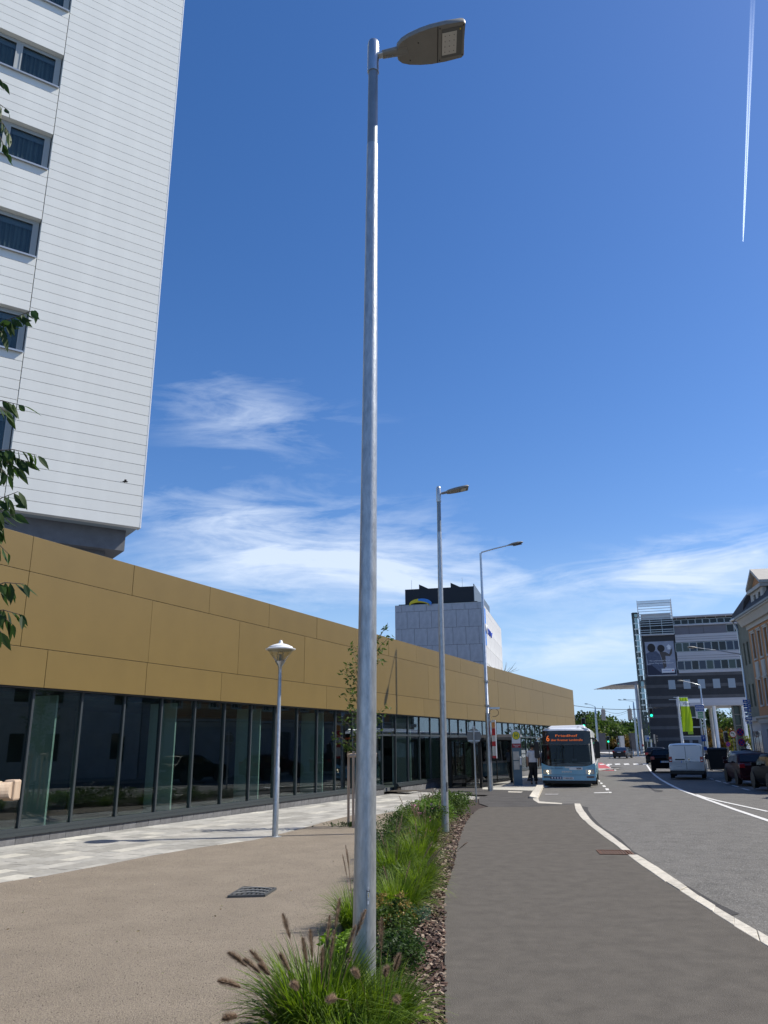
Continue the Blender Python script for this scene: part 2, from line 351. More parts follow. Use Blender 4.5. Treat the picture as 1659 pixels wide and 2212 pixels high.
# paving under the slabs, bus stop platform
k6 = crop(1700, 2700, 3.687)
sheet('pavement', [fac(-14, 0), fac(62, 0), Vector(fac(62, 3.6)), *[pend + busdir * 22, pend], *gpx(k2, [(235, 155), (0, 150)]), *gpx(k8, [(1120, 205)]), G(800, 1800), Vector((-4, 10)), Vector((-12, 4)), Vector(fac(-14, 2))], -.03, mat('slab joint bed', (.16, .15, .14), .9, var=.2, vs=5))
# slabs laid along the facade
def inpoly(p, poly):
    c = False; n = len(poly)
    for i in range(n):
        a, b = poly[i], poly[i - 1]
        if (a[1] > p[1]) != (b[1] > p[1]) and p[0] < (b[0] - a[0]) * (p[1] - a[1]) / (b[1] - a[1]) + a[0]: c = not c
    return c
pv = [Vector(fac(-9, .14)), Vector(fac(61, .14)), Vector(fac(61, 3.2)), pend + busdir * 22, pend, *gpx(k2, [(235, 152), (0, 148)]), *gpx(k8, [(1120, 205), (870, 240), (1200, 258), (1420, 290)]), *GE[::-1], GE[0] - gd * 5]
rs = random.Random(3); slabs = []
u = .14
row = 0
while u < 9:
    h = .3 if row % 3 else .4
    t = -9 + rs.random() * .6
    while t < 61:
        w = rs.choice((.45, .6, .6, .75))
        c = F0 + FD * (t + w / 2) + FN * (u + h / 2)
        if inpoly(c, pv): slabs.append((c, w, h, rs.choices((0, 1, 2, 3), (4, 4, 3, 1.3))[0]))
        t += w + .01
    u += h + .01; row += 1
pave_o = bpy.data.objects['pavement']
slabs.sort(key=lambda s: s[0].length)
cache = {}
def slabmb(mb, w, h): return mb.bx(-w / 2, w / 2, -h / 2, h / 2, -.05, 0)
rest = [MB() for _ in range(4)]
for i, (c, w, h, kd) in enumerate(slabs):
    z = gz(c.y) + rs.uniform(-.002, .002) - (-0.0)
    if i < 290:
        if (w, h, kd) not in cache:
            o = slabmb(MB(), h, w).build('slab', M['pave'][kd], pave_o); cache[(w, h, kd)] = o.data
        else: o = link('slab', cache[(w, h, kd)], pave_o)
        o.location = (c.x, c.y, z); o.rotation_euler.z = R(-23.9)
    else:
        rest[kd].M = Matrix.Translation((c.x, c.y, z)) @ Matrix.Rotation(R(-23.9), 4, 'Z'); slabmb(rest[kd], h, w)
for kd, r in enumerate(rest):
    if r.v: r.build('distant_slabs', M['pave'][kd], pave_o, kind='stuff')
# kerb stones: blocks flush with the path, one mesh each
def lerp_line(P, s):
    for a, b in zip(P, P[1:]):
        l = (b - a).length
        if s <= l: return a + (b - a) * (s / l)
        s -= l
    return P[-1]
def plen(P): return sum((b - a).length for a, b in zip(P, P[1:]))
kerb_e = thing('kerb', (0, 0), label='curving edge of pale granite kerb stones between dark footpath and road', cat='kerb')
def kerbrun(A, Bp, n, z=.006, lo=-.12):
    for i in range(n):
        g = .006 / (plen(A) / n)
        fa, fb = (i + g) / n, (i + 1 - g) / n
        j = rs.uniform(-.004, .004)
        q = [lerp_line(A, plen(A) * fa), lerp_line(A, plen(A) * fb), lerp_line(Bp, plen(Bp) * fb), lerp_line(Bp, plen(Bp) * fa)]
        q = [Vector((p.x + rs.uniform(-.006, .006), p.y + rs.uniform(-.006, .006))) for p in q]
        z0 = gz(q[0].y) + z + j
        MB().rings([[(p.x, p.y, z0 + lo) for p in q], [(p.x, p.y, z0) for p in q]]).build('kerb_stone', M['kerb'], kerb_e, bevel=.008)
kerbrun(KL[:8], KR[:7], 10)
kerbrun(KL[8:19], KR[7:18], 11)
kerbrun(KL[18:20], KR[17:19], 4)
# raised kerb of the bus stop
pl1 = gpx(k2, [(350, 150), (320, 212)]); kd_ = (pl1[0] - pl1[1]).normalized(); kn_ = Vector((-kd_.y, kd_.x))
bk = thing('platform_kerb', (0, 0), label='raised pale kerb running beside the bus at the stop', cat='kerb')
L0, L1 = pl1[1], pl1[0] + kd_ * 1.
for i in range(3):
    a = L0 + (L1 - L0) * i / 3; b = L0 + (L1 - L0) * (i + .985) / 3
    q = [a, b, b + kn_ * .3, a + kn_ * .3]
    MB().rings([[(p.x, p.y, gz(p.y) - .14) for p in q], [(p.x, p.y, gz(p.y) + (.02 if (i == 0 and p in (a,)) else .08)) for p in q]]).build('kerb_stone', M['kerb'], bk, bevel=.012)
for i in range(16):
    a = L1 + busdir * (i * 1.0); b = L1 + busdir * (i + .985); nn = Vector((-busdir.y, busdir.x)) * .3
    q = [a, b, b + nn, a + nn]
    MB().rings([[(p.x, p.y, gz(p.y) - .14) for p in q], [(p.x, p.y, gz(p.y) + .08) for p in q]]).build('kerb_stone', M['kerb'], bk)
q = gpx(k2, [(290, 208), (322, 208), (330, 230), (462, 240), (462, 246), (325, 240), (296, 222)])
sheet('dropped_kerb', q, .004, M['kerb'])
sheet('platform_edge', gpx(k2, [(0, 150), (235, 152), (348, 150), (340, 170), (235, 167), (0, 161)]), .012, M['pave'][3])
sheet('pale_marker', gpx(k2, [(148, 172), (235, 174), (225, 180), (150, 178)]), .01, M['kerb'])
# asphalt patch strip on the road beside the kerb
sheet('road_patch', gpx(k2, [(569, 245), (612, 252), (612, 268), (640, 310), (700, 368), (800, 430), (870, 497), (950, 545), (1080, 640), (1220, 712), (1350, 788), (1490, 853), (1432, 864), (1405, 862), (1300, 803), (1200, 733), (1120, 678), (1040, 623), (960, 573), (900, 538), (862, 515), (790, 458), (720, 403), (665, 368), (620, 323), (586, 273)]), -.054, M['asph_patch'])
sheet('road_patch', gpx(far4, [(380, 895), (395, 893), (470, 940), (560, 950), (545, 965), (480, 968)]), -.054, M['asph_patch'])
# markings
mk = thing('road_marking', (0, 0)); mk['kind'] = 'structure'
def line(pts, w, m=None, name='painted_line', c=far4):
    P = gpx(c, pts); n = len(P); A = []; Bq = []
    for i, p in enumerate(P):
        d = (P[min(i + 1, n - 1)] - P[max(i - 1, 0)]).normalized(); nn = Vector((-d.y, d.x)) * w / 2; A.append(p + nn); Bq.append(p - nn)
    sheet(name, A + Bq[::-1], -.05, m or M['white_paint'], parent=mk)
line([(390, 692), (410, 720), (440, 765), (480, 800), (540, 842), (600, 875), (680, 915), (760, 950), (820, 972), (900, 1000), (1000, 1036), (1100, 1070), (1300, 1140), (1500, 1205), (1700, 1270)], .16)
line([(905, 992), (1000, 1022), (1150, 1058), (1400, 1110), (1659, 1165)], .14)
for a, b in (((1110, 848), (1162, 862)), ((1195, 870), (1250, 884)), ((1285, 898), (1345, 914)), ((1390, 930), (1462, 948)), ((1340, 835), (1385, 846)), ((1420, 855), (1480, 866)), ((1510, 878), (1600, 893)), ((1050, 828), (1085, 838))):
    line([a, b], .11)
for x in (50, 145, 243, 340):
    sheet('painted_block', gpx(far4, [(x, 678), (x + 52, 676), (x + 66, 687), (x + 12, 690)]), -.05, M['white_paint'], parent=mk)
for x in (-110, -30): sheet('painted_block', gpx(far4, [(x, 682), (x + 50, 680), (x + 60, 689), (x + 12, 690)]), -.049, M['white_paint'], parent=mk)
line([(-100, 628), (400, 630)], .5, M['faded_paint']); line([(120, 720), (212, 720)], .3, M['faded_paint']); line([(-40, 770), (60, 768)], .2, M['faded_paint'])
line([(105, 792), (312, 794)], .16, M['faded_paint']); line([(135, 828), (390, 822)], .22, M['faded_paint']); line([(425, 965), (500, 967)], .14, M['faded_paint'])
kb = crop(2050, 2800, 4.1475)
for a, b, c_, d in (((1385, 868), (1440, 868), (1462, 885), (1405, 886)), ((1400, 880), (1412, 880), (1480, 915), (1465, 915)), ((1500, 930), (1530, 930), (1540, 942), (1512, 943)), ((1522, 947), (1555, 947), (1568, 958), (1535, 959)),
                    ((1262, 1110), (1292, 1118), (1300, 1136), (1268, 1132)), ((1295, 1150), (1330, 1152), (1342, 1172), (1306, 1174)), ((1332, 1195), (1378, 1195), (1392, 1220), (1345, 1220)), ((1378, 1242), (1432, 1242), (1446, 1272), (1392, 1274)), ((1432, 1298), (1480, 1298), (1488, 1314), (1442, 1316))):
    sheet('painted_block', gpx(kb, [a, b, c_, d]), -.05, M['white_paint'], parent=mk)
sheet('painted_line', gpx(kb, [(1195, 1308), (1430, 1302), (1432, 1314), (1200, 1318)]), -.05, M['white_paint'], parent=mk)
sheet('painted_line', gpx(kb, [(395, 1330), (625, 1328), (600, 1342), (400, 1342)]), -.05, M['faded_paint'], parent=mk)
sheet('cycle_surface', gpx(kb, [(1130, 840), (1322, 836), (1400, 870), (1530, 960), (1200, 968), (1130, 900)]), -.054, M['red_paint'])
# far side: plaza, pavements
sheet('plaza', gpx(far5, [(560, 1050), (620, 1038), (1000, 1066), (1200, 1062), (1560, 1046), (1660, 1040)]) + [Vector((60, 160)), Vector((120, 150)), Vector((230, 150)), Vector((300, 420)), Vector((-40, 420)), Vector((-80, 240))], -.03, M['plaza'])
sheet('corner_pavement', [Vector((43.5, 132)), Vector((41, 139)), Vector((47, 147)), Vector((54, 151)), Vector((100, 136)), Vector((150, 110)), Vector((140, 96)), Vector((60, 118))], -.025, M['plaza'])
OA = 190.8; O0 = Vector((27.71, 60.0)); OD = Vector((math.sin(R(OA)), math.cos(R(OA)))); OO = Vector((-OD.y, OD.x)) * 1.
if OO.x > 0: OO = -OO
sheet('right_pavement', [O0 - OD * 14 + Vector((3, 6)), O0 - OD * 12 + OO * 1.9, O0 + OO * 2.3, O0 + OD * 60 + OO * 2.3, O0 + OD * 60 - OO * .5, O0 - OD * 13 - OO * 2], .05, M['pave'][0])
rk = thing('right_kerb', (0, 0), label='low grey kerb along the pavement behind the parked cars', cat='kerb')
for i in range(48):
    a = O0 - OD * (12 - i) + OO * 2.3; b = O0 - OD * (12 - i - .985) + OO * 2.3
    if 12 - i > 0 and 12 - i > 11.5: continue
    q = [a, b, b + OO * .12, a + OO * .12]
    MB().rings([[(p.x, p.y, gz(p.y) - .12) for p in q], [(p.x, p.y, gz(p.y) + .055) for p in q]]).build('kerb_stone', M['pave'][2], rk)

# rusty gully grate in the kerb line, leaf litter of the gravel, bark mulch
gg = gpx(k2, [(664, 514), (858, 516), (868, 540), (690, 539)])
gc = sum(gg, Vector((0, 0))) / 4; ga = math.atan2((gg[1] - gg[0]).y, (gg[1] - gg[0]).x)
gw = (gg[1] - gg[0]).length; gh = abs((gg[3] - gg[0]).dot(Vector((-math.sin(ga), math.cos(ga)))))
rust = mat('rusty iron', (.10, .045, .025), .8, c2=(.17, .09, .055), vs=20, bump=.3)
gt = thing('gully_grate', (gc.x, gc.y, gz(gc.y) + .012), ga, 'rusty iron gully grate set in the gap of the pale kerb', 'drain')
f = MB(); f.bx(-gw / 2, gw / 2, -gh / 2, -gh / 2 + .03, -.06, 0); f.bx(-gw / 2, gw / 2, gh / 2 - .03, gh / 2, -.06, 0); f.bx(-gw / 2, -gw / 2 + .03, -gh / 2 + .03, gh / 2 - .03, -.06, 0); f.bx(gw / 2 - .03, gw / 2, -gh / 2 + .03, gh / 2 - .03, -.06, 0)
f.build('frame', rust, gt); B(-gw / 2, gw / 2, -gh / 2, gh / 2, -.1, -.06).build('pit', M['black'], gt)
bars = int(gw / .055)
for i in range(bars):
    x = -gw / 2 + .03 + (gw - .06) * (i + .5) / bars
    if i == 0: b0 = B(-.014, .014, -gh / 2 + .03, gh / 2 - .03, -.05, -.004).build('bar', rust, gt); b0.location.x = x
    else: link('bar', b0.data, gt, (x, 0, 0))
# ---------------------------------------------------------------- gold fronted hall
GB = thing('gold_building', (F0.x, F0.y, 0), frame(23.9), 'long low building with gold panelled band above a dark glass front', 'building')
LEN = 59.98
B(-18, LEN - .02, .26, 26, 3.12, 6.25).build('wall', M['concrete'], GB)
B(-18, LEN - .05, .05, .25, 3.11, 6.28).build('panel_backing', M['gap'], GB)
B(-18, LEN - .02, .3, 26, 6.25, 6.29).build('roof', M['concrete'], GB)
B(-18, LEN - .03, .02, 1.2, 3.075, 3.105).build('soffit', M['black'], GB)
J = .012
def prow(z0, z1, first, pitch, n):
    data = {}
    for i in range(n):
        a = max(-12, first + pitch * i); b = min(LEN, first + pitch * (i + 1))
        if b - a < .1: continue
        w = round(b - a, 3)
        if w not in data: o = B(J / 2, w - J / 2, 0, .045, z0 + J / 2, z1 - J / 2).build('gold_panel', M['gold'], GB, bevel=.003); data[w] = o.data
        else: o = link('gold_panel', data[w], GB, bevel=.003)
        o.location = (a, rs.uniform(-.002, .002), 0); o.rotation_euler.z = rs.uniform(-.0008, .0008)
prow(5.53, 6.32, -.1 - 3.23 * 3, 3.23, 22)
prow(3.92, 5.53, -.1 - 4.02 * 2, 4.02, 18)
prow(3.10, 3.92, .65 - 3.245 * 3, 3.245, 22)
B(LEN + .001, LEN + .045, 0, 26, 3.1, 6.32).build('end_cladding', M['gold'], GB)
# glass front
GY = .22
ml = None; pane = {}; t0 = .57 - 1.415 * 8
ts = [t0 + 1.415 * i for i in range(60)]
ts = [t for t in ts if t < LEN - .3] + [LEN - .1]
SILL = .22
DOOR = (18.95, 20.4)
for i, t in enumerate(ts):
    if ml is None: o = B(-.028, .028, -.05, .06, SILL - .3, 3.09).build('mullion', M['mull'], GB); ml = o.data
    else: o = link('mullion', ml, GB)
    o.location = (t, GY, 0)
for a, b in zip(ts, ts[1:]):
    w = round(b - a - .056, 3); door = abs(a - (ts[0] + 1.415 * round((DOOR[0] - ts[0]) / 1.415))) < .1
    hi = a > 15.5
    lo_ = -.02 if door else SILL + .05
    if not door:
        key = (w, hi, 'p')
        if key not in pane: o = B(0, w, -.006, .006, lo_, 2.2 if hi else 3.06).build('pane', M['glass'], GB); pane[key] = o.data
        else: o = link('pane', pane[key], GB)
        o.location = (a + .028, GY + rs.uniform(-.001, .001), 0); o.rotation_euler = (rs.uniform(-.0025, .0025), 0, rs.uniform(-.004, .004))
    if hi:
        key = (w, 't')
        if key not in pane: o = B(0, w, -.006, .006, 2.28, 3.06).build('pane', M['glass'], GB); pane[key] = o.data
        else: o = link('pane', pane[key], GB)
        o.location = (a + .028, GY, 0); o.rotation_euler = (rs.uniform(-.004, .004), 0, rs.uniform(-.003, .003))
        key = (w, 'r')
        if key not in pane: o = B(0, w, -.035, .05, 2.2, 2.28).build('transom', M['mull'], GB); pane[key] = o.data
        else: o = link('transom', pane[key], GB)
        o.location = (a + .028, GY, 0)
    if door: dx = a
B(ts[0], dx + .0, GY - .12, GY + .06, SILL - .02, SILL + .05).build('sill', M['mull'], GB)
B(dx + 1.415, LEN - .1, GY - .12, GY + .06, SILL - .02, SILL + .05).build('sill', M['mull'], GB)
B(ts[0], dx, GY - .16, GY + .05, SILL - .09, SILL - .022).build('sill', M['mull'], GB)
B(dx + 1.415, LEN - .1, GY - .16, GY + .05, SILL - .09, SILL - .022).build('sill', M['mull'], GB)
dl_ = B(0, .95, -.02, .02, 0, 2.18).build('door_leaf', M['glass'], GB, (dx + .03, GY + .05, 0)); dl_.rotation_euler.z = R(68)
MB().bx(0, .05, -.03, .03, 0, 2.18).bx(.9, .95, -.03, .03, 0, 2.18).bx(.05, .9, -.03, .03, 2.12, 2.18).bx(.05, .9, -.03, .03, 0, .08).build('door_frame', M['mull'], dl_)
# plinth tiles
pd = None; nt_ = 0
t = -9.
B(-12, dx, GY - .1, GY + .02, -.5, SILL - .095).build('plinth_core', M['gap'], GB)
B(dx + 1.415, LEN - .1, GY - .1, GY + .02, -.5, SILL - .095).build('plinth_core', M['gap'], GB)
while t < LEN - .6:
    if not (dx - .42 < t < dx + 1.4):
        if pd is None: o = B(0, .44, -.02, 0, -.6, SILL - .095).build('plinth_tile', M['plinth'], GB); pd = o.data
        else: o = link('plinth_tile', pd, GB)
        o.location = (t, GY - .102 + rs.uniform(-.002, .002), 0)
    t += .45
# interior
B(-12, LEN, .4, 7, -.05, .1).build('interior_floor', M['int_floor'], GB)
B(-12, LEN, 6.5, 6.7, .1, 3.1).build('back_wall', M['int_dark'], GB)
B(-12, LEN, 1.3, 6.5, 3.0, 3.1).build('interior_ceiling', M['int_dark'], GB)
cd = None
for i in range(-2, 14):
    if cd is None: o = MB().bx(0, .05, .25, 1.0, .1, 3.0).bx(.08, .34, .9, 1.2, .1, 3.0).build('interior_column', M['pale_green'], GB); cd = o.data
    else: o = link('interior_column', cd, GB)
    o.location = (.57 + 1.415 * (3 * i + 1) - .5, .2, 0)
for k in range(9):
    w = rs.uniform(.8, 2.4); h = rs.uniform(.7, 2.0); x = rs.uniform(0, 34); y = rs.uniform(2.5, 5.5)
    B(x, x + w, y, y + rs.uniform(.3, .8), .1, .1 + h).build('interior_counter', M[rs.choice(('int_dark', 'int_dark', 'grey_metal'))], GB)
# mat and paper bell-like sign in the entrance window
B(dx + .1, dx + 1.3, -.9, .1, -.005, .01).build('door_mat', M['gap'], GB)

# ---------------------------------------------------------------- white boarded tower
T0 = at(302, 1140, 24.)
TW = thing('white_tower', (T0.x, T0.y, 0), frame(56), 'tall white boarded apartment tower at the left rising behind the gold building', 'building')
ZB = T0.z; PT = .3454; TOPZ = ZB + PT * 92; SX = -3.97
bd = None
for i in range(92):
    if bd is None: o = B(SX + .012, 0, 0, .26, .006, PT - .006).build('board', M['board'], TW, bevel=.004); bd = o.data
    else: o = link('board', bd, TW, bevel=.004)
    o.location = (0, 0, ZB + PT * i)
FL = 3.335; WB0 = 10.15
B(-16, -.002, .262, 13, ZB + .01, TOPZ + .3).build('core_wall', M['board'], TW) if False else None
# core behind the boards, leaving the window openings
B(SX + .0, -.01, .262, 13, ZB + .01, TOPZ).build('wall', M['blind'], TW)
B(-16, SX, 1.2, 13, ZB + .01, TOPZ).build('wall', M['int_dark'], TW)
bl = {}
def lboard(x0, x1, z0, z1):
    k = (round(x1 - x0, 3), round(z1 - z0, 3))
    if k not in bl: o = B(.004, k[0] - .004, 0, .26, .006, k[1] - .006).build('board', M['board'], TW, bevel=.004); bl[k] = o.data
    else: o = link('board', bl[k], TW, bevel=.004)
    o.location = (x0, 0, z0)
WW = 2.6; WH = 1.42
wp = None
for fl in range(-1, 9):
    zb = WB0 + FL * fl; zt = zb + WH; znext = WB0 + FL * (fl + 1)
    if fl == -1:
        n = int((znext - ZB) / .33); p = (znext - ZB) / n
        for j in range(n): lboard(-10.5, SX - .005, ZB + p * j, ZB + p * (j + 1))
        continue
    for j in range(6): lboard(-10.5, SX - .005, zt + (znext - zt) * j / 6, zt + (znext - zt) * (j + 1) / 6)
    for j in range(4): lboard(-10.5, SX - WW, zb + WH * j / 4, zb + WH * (j + 1) / 4)
    if wp is None:
        wp = B(-WW, 0, .2, .26, 0, .06).build('window', M['frame_grey'], TW); x0 = -WW
        fr = MB().bx(-WW, 0, .2, .26, WH - .1, WH).bx(-WW, -WW + .06, .2, .26, .06, WH - .1).bx(-.14, 0, .2, .26, .06, WH - .1).bx(-WW / 2 - .09, -WW / 2 + .03, .2, .26, .06, WH - .1)
        for a, b in ((-WW + .06, -WW / 2 - .09), (-WW / 2 + .03, -.14)):
            fr.bx(a, a + .045, .18, .2, .06, WH - .1).bx(b - .045, b, .18, .2, .06, WH - .1).bx(a + .045, b - .045, .18, .2, .06, .105).bx(a + .045, b - .045, .18, .2, WH - .145, WH - .1)
        fr.build('frame', M['frame_grey'], wp)
        for a, b in ((-WW + .06, -WW / 2 - .09), (-WW / 2 + .03, -.14)): B(a + .04, b - .04, .225, .235, .1, WH - .14).build('pane', M['win_glass'], wp)
        cu = MB(); n = 60
        for q in range(n):
            a0 = -WW + WW * q / n; a1 = -WW + WW * (q + 1) / n; y0 = .36 + .02 * math.sin(q * 1.9); y1 = .36 + .03 * math.sin((q + 1) * 1.9)
            cu.quad((a0, y0, .02), (a1, y1, .02), (a1, y1, WH - .05), (a0, y0, WH - .05))
        cu.build('curtain', M['curtain'], wp, smooth=80, fix=False); B(-WW, 0, .30, .305, WH - .32, WH).build('blind', M['blind'], wp)
        B(-WW - .05, 0, .9, .95, -.1, WH + .1).build('room', M['int_dark'], wp)
        s = MB().bx(-WW - .02, .0, -.09, .2, -.035, -.005); s.bx(-WW - .02, .0, -.095, -.09, -.06, -.005); s.build('sill', M['alu'], wp)
        o = wp
    else: o = dup(wp, parent=TW)
    o.location = (SX - .03, 0, zb)
    o.rotation_euler.z = 0
B(-16, -.25, .62, 12, ZB - .66, ZB + .005).build('base_slab', M['concrete'], TW)
B(-16, -.75, 1.0, 12, ZB - 1.7, ZB - .662).build('base_block', M['concrete'], TW)
B(-16, -1.1, 1.3, 11, 0, ZB - 1.702).build('lower_storey', M['concrete'], TW)
B(-.003, .035, -.006, .30, ZB - .01, TOPZ).build('corner_trim', M['white'], TW)
bird = thing('bird', tuple(at(270, 1041, 14.)), R(20), 'small dark bird in flight against the white boards of the tower', 'bird')
bird.scale = (.55, .55, .55)
b = MB(); b.tube([(-.09, 0, 0), (-.03, 0, .01), (.05, 0, .01), (.1, 0, .015)], [.008, .03, .028, .01], 8); b.quad((-.15, .02, 0), (-.08, .01, .005), (-.08, -.01, .005), (-.15, -.02, 0)); b.build('body', M['black'], bird, smooth=60)
for sg in (-1, 1):
    MB().rings([[(.04, 0, .01), (-.04, 0, .01), (-.04, 0, .016), (.04, 0, .016)], [(.05, sg * .1, .05), (-.02, sg * .1, .05), (-.02, sg * .1, .054), (.05, sg * .1, .054)], [(.0, sg * .19, .03), (-.02, sg * .19, .03), (-.02, sg * .19, .032), (.0, sg * .19, .032)]]).build('wing', M['black'], bird)

# ---------------------------------------------------------------- stone block behind the gold roof, shade and sun put into its face colours
c0 = at(1040.5, 1300.5, 90)
MT = thing('marble_block', (c0.x, c0.y, 0), frame(103.4), 'pale stone clad block with black rooftop box behind the gold roof', 'building')
MW, MD, MZ = 10.25, 23.5, c0.z
stone = mat('veined stone shaded', (.36, .37, .40), .6, c2=(.48, .49, .52), vs=1.4, detail=10, stretch=(1, 1, .6))  # front face: same cladding, its shade put into the colour
stone_sunlit = mat('veined stone sunlit', (.46, .46, .455), .6, c2=(.62, .62, .61), vs=.7, detail=10)  # side face: same cladding, its sunlight put into the colour
B(-MW + .06, -.07, .07, MD - .05, 0, MZ - .3).build('wall', M['gap'], MT)
ph = 1.9; cache2 = {}
z = MZ
r_i = 0
while z > 7:
    h = .75 if r_i == 0 else 2.0; x = -MW - (0 if r_i % 2 else .7)
    while x < -.01:
        w = 1.45 if (r_i % 2) else 1.5; a = max(-MW, x); b = min(0, x + w)
        if b - a > .08:
            k = (round(b - a, 2), h)
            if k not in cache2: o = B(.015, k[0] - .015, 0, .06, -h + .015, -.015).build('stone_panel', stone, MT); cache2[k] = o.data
            else: o = link('stone_panel', cache2[k], MT)
            o.location = (a, rs.uniform(-.004, .004), z)
        x += w
    y = .08
    while y < MD:
        b = min(MD, y + 1.9); k = (round(b - y, 2), h, 's')
        if k not in cache2: o = B(-.06, 0, .015, k[0] - .015, -h + .015, -.015).build('stone_panel', stone_sunlit, MT); cache2[k] = o.data
        else: o = link('stone_panel', cache2[k], MT)
        o.location = (rs.uniform(-.004, .004), y, z); y += 1.9
    z -= h; r_i += 1
B(-MW, 0, .0, MD, MZ, MZ + .05).build('coping', M['alu'], MT)
B(-9.1, -.95, .5, 17, MZ + .051, MZ + 2.0).build('rooftop_box', mat('navy black panel', (.006, .009, .016), .5), MT)
B(-.94, -.86, .35, 17.2, MZ + .051, MZ + 2.25).build('parapet_fin', mat('slate louvre', (.10, .13, .17), .5), MT)
B(-9.8, -.5, .1, 17.5, MZ + .052, MZ + .16).build('roof_edge', M['black'], MT)
for x in (-7.5, -3.7):
    MB().ext([(x, MZ + 2.0), (x + 1.3, MZ + 2.0), (x, MZ + 2.65)], 'y', 1, 7).build('rooflight', M['dark_metal'], MT)
for x in (-8.4, -2.3): MB().tube([(x, 1, MZ + 2), (x, 1, MZ + 3.2)], .02, 5).build('antenna', M['alu'], MT)
# ring emblem of a yellow and a blue loop in front of the black rooftop box
e1 = MB(); e2 = MB(); n = 26
for e, off, rx in ((e1, 0, 1), (e2, .35, 1)):
    ra = []
    for i in range(n + 1):
        a = math.pi * (1.05 - 1.15 * i / n) if e is e1 else math.pi * (.62 - .75 * i / n)
        x = -7.35 + off + 1.15 * math.cos(a); zc = MZ + .12 + .6 * max(0, math.sin(a)); wd = .12 + .16 * math.sin(math.pi * i / n)
        ra.append([(x, -.05 - off * .3, zc), (x, .1 + wd, zc), (x, .1 + wd, zc - wd * 1.3 - .05), (x, -.05 - off * .3, zc - wd * 1.3 - .05)])
    e.rings(ra)
e1.build('yellow_loop', mat('yellow sign', (.75, .60, .02), .4), MT, smooth=50); e2.build('blue_loop', mat('blue sign', (.05, .25, .7), .4), MT, smooth=50)
blue = mat('bright blue', (.03, .19, .62), .5)
B(-.004, .03, 1.1, 3.4, MZ - 4.6, MZ - .3).build('blue_sign', blue, MT)
MB().tube([(.04, 1.2, MZ - 2.4), (.045, 1.8, MZ - 2.9), (.045, 2.5, MZ - 2.4), (.04, 3.3, MZ - 3.1)], .22, 6).build('white_swirl', M['white'], MT)
text('blue_lettering', 'nv', 1.1, mat('sign blue', (.01, .05, .4), .5), MT, (.02, 7.2, MZ - 2.6), (R(90), 0, R(90)), 4.6, .1)
# ---------------------------------------------------------------- dark striped office block across the crossing
D0 = at(*crop(2300, 2200, 2.211)(530, 1240), 150)
DB = thing('dark_office', (D0.x, D0.y, -.53), frame(108.5), 'dark striped office block with glass stair and white bands beyond the crossing', 'building')
ZG = .53
M['stripe_a'] = mat('charcoal cladding', (.022, .023, .028), .6, var=.2, vs=.6)
M['stripe_b'] = mat('mid grey cladding', (.075, .075, .08), .6, var=.2, vs=.6)
M['band_white'] = mat('pale metal band', (.42, .42, .45), .5, var=.08, vs=.5, stretch=(.3, 1, 4))
def db(*a): return B(*a)
W_ = 22.; DP = 14.
zs = lambda z: z + ZG
# lower cladding courses on the full-height left part and the bridge over the passage
z = 0; i = 0
while z < 13.6:
    h = .62 if i % 3 else .5
    z1 = min(13.9, z + h * 1.15)
    x1 = 5.4 if z < 9.4 else W_
    if z < 9.4 < z1: z1 = 9.4
    c = M['stripe_b'] if i % 3 == 0 else M['stripe_a']
    db(.45, x1, -.02 if i % 3 == 0 else 0, .1, zs(z) + .01, zs(z1) - .01).build('cladding_course', c, DB)
    z = z1; i += 1
db(.46, 5.38, .11, DP, 0, zs(13.9)).build('wall', M['stripe_a'], DB)
db(5.39, W_, .11, DP, zs(9.4), zs(24.0)).build('wall', M['stripe_a'], DB)
db(.46, 5.38, .11, DP, zs(13.91), zs(24.0)).build('wall', M['stripe_a'], DB)
db(.46, 6.3, -.03, .1, zs(13.9), zs(21.0)).build('poster_wall', M['stripe_a'], DB)
# white lower band and its ceiling over the passage
db(5.4, W_, -.1, DP, zs(8.05), zs(9.38)).build('passage_beam', M['band_white'], DB)
db(6.6, 9.5, -.14, -.1, zs(8.6), zs(9.2)).build('passage_panel', M['white'], DB)
# bands and ribbon windows
for a, b in ((13.95, 14.45), (16.2, 17.75), (19.6, 21.0)): db(6.45, W_, -.06, .1, zs(a), zs(b)).build('white_band', M['band_white'], DB)
for a, b in ((16.55, 16.6), (17.0, 17.05), (20.0, 20.05), (20.4, 20.45)): db(6.45, W_, -.075, -.061, zs(a), zs(b)).build('band_groove', M['stripe_b'], DB)
xs = [6.5 + 1.255 * k - .2 for k in range(13)]
winmesh = {}
def dwin(x, z0, w, h, m):
    k = (round(w, 2), h, m.name)
    if k not in winmesh:
        o = MB().bx(0, w, -.02, .0, 0, .06).bx(0, w, -.02, 0, h - .06, h).bx(0, .05, -.02, 0, .06, h - .06).bx(w - .05, w, -.02, 0, .06, h - .06).build('window', M['alu'], DB); winmesh[k] = o
        p = B(.05, w - .05, .0, .03, .06, h - .06).build('pane', m, o)
    else: o = dup(winmesh[k], parent=DB)
    o.location = (x, -.03, zs(z0))
for r_, (z0, z1) in enumerate(((14.5, 16.15), (17.8, 19.5))):
    for k, x in enumerate(xs):
        if x < 5.9: continue
        w = 1.2
        dwin(x + .02, z0, w, z1 - z0, M['blue_glass'] if rs.random() < .35 else (M['green_glass'] if rs.random() < .35 else M['far_glass']))
for x0, w in ((6.5, 2.5), (9.05, 2.45), (11.55, 3.9)): db(x0, x0 + w, -.04, .05, zs(21.05), zs(22.5)).build('louvre_panel', mat('sun louvre', (.16, .16, .19), .5, c2=(.10, .10, .12), vs=4, stretch=(.2, 1, 9)) if x0 < 7 else bpy.data.materials['sun louvre'], DB)
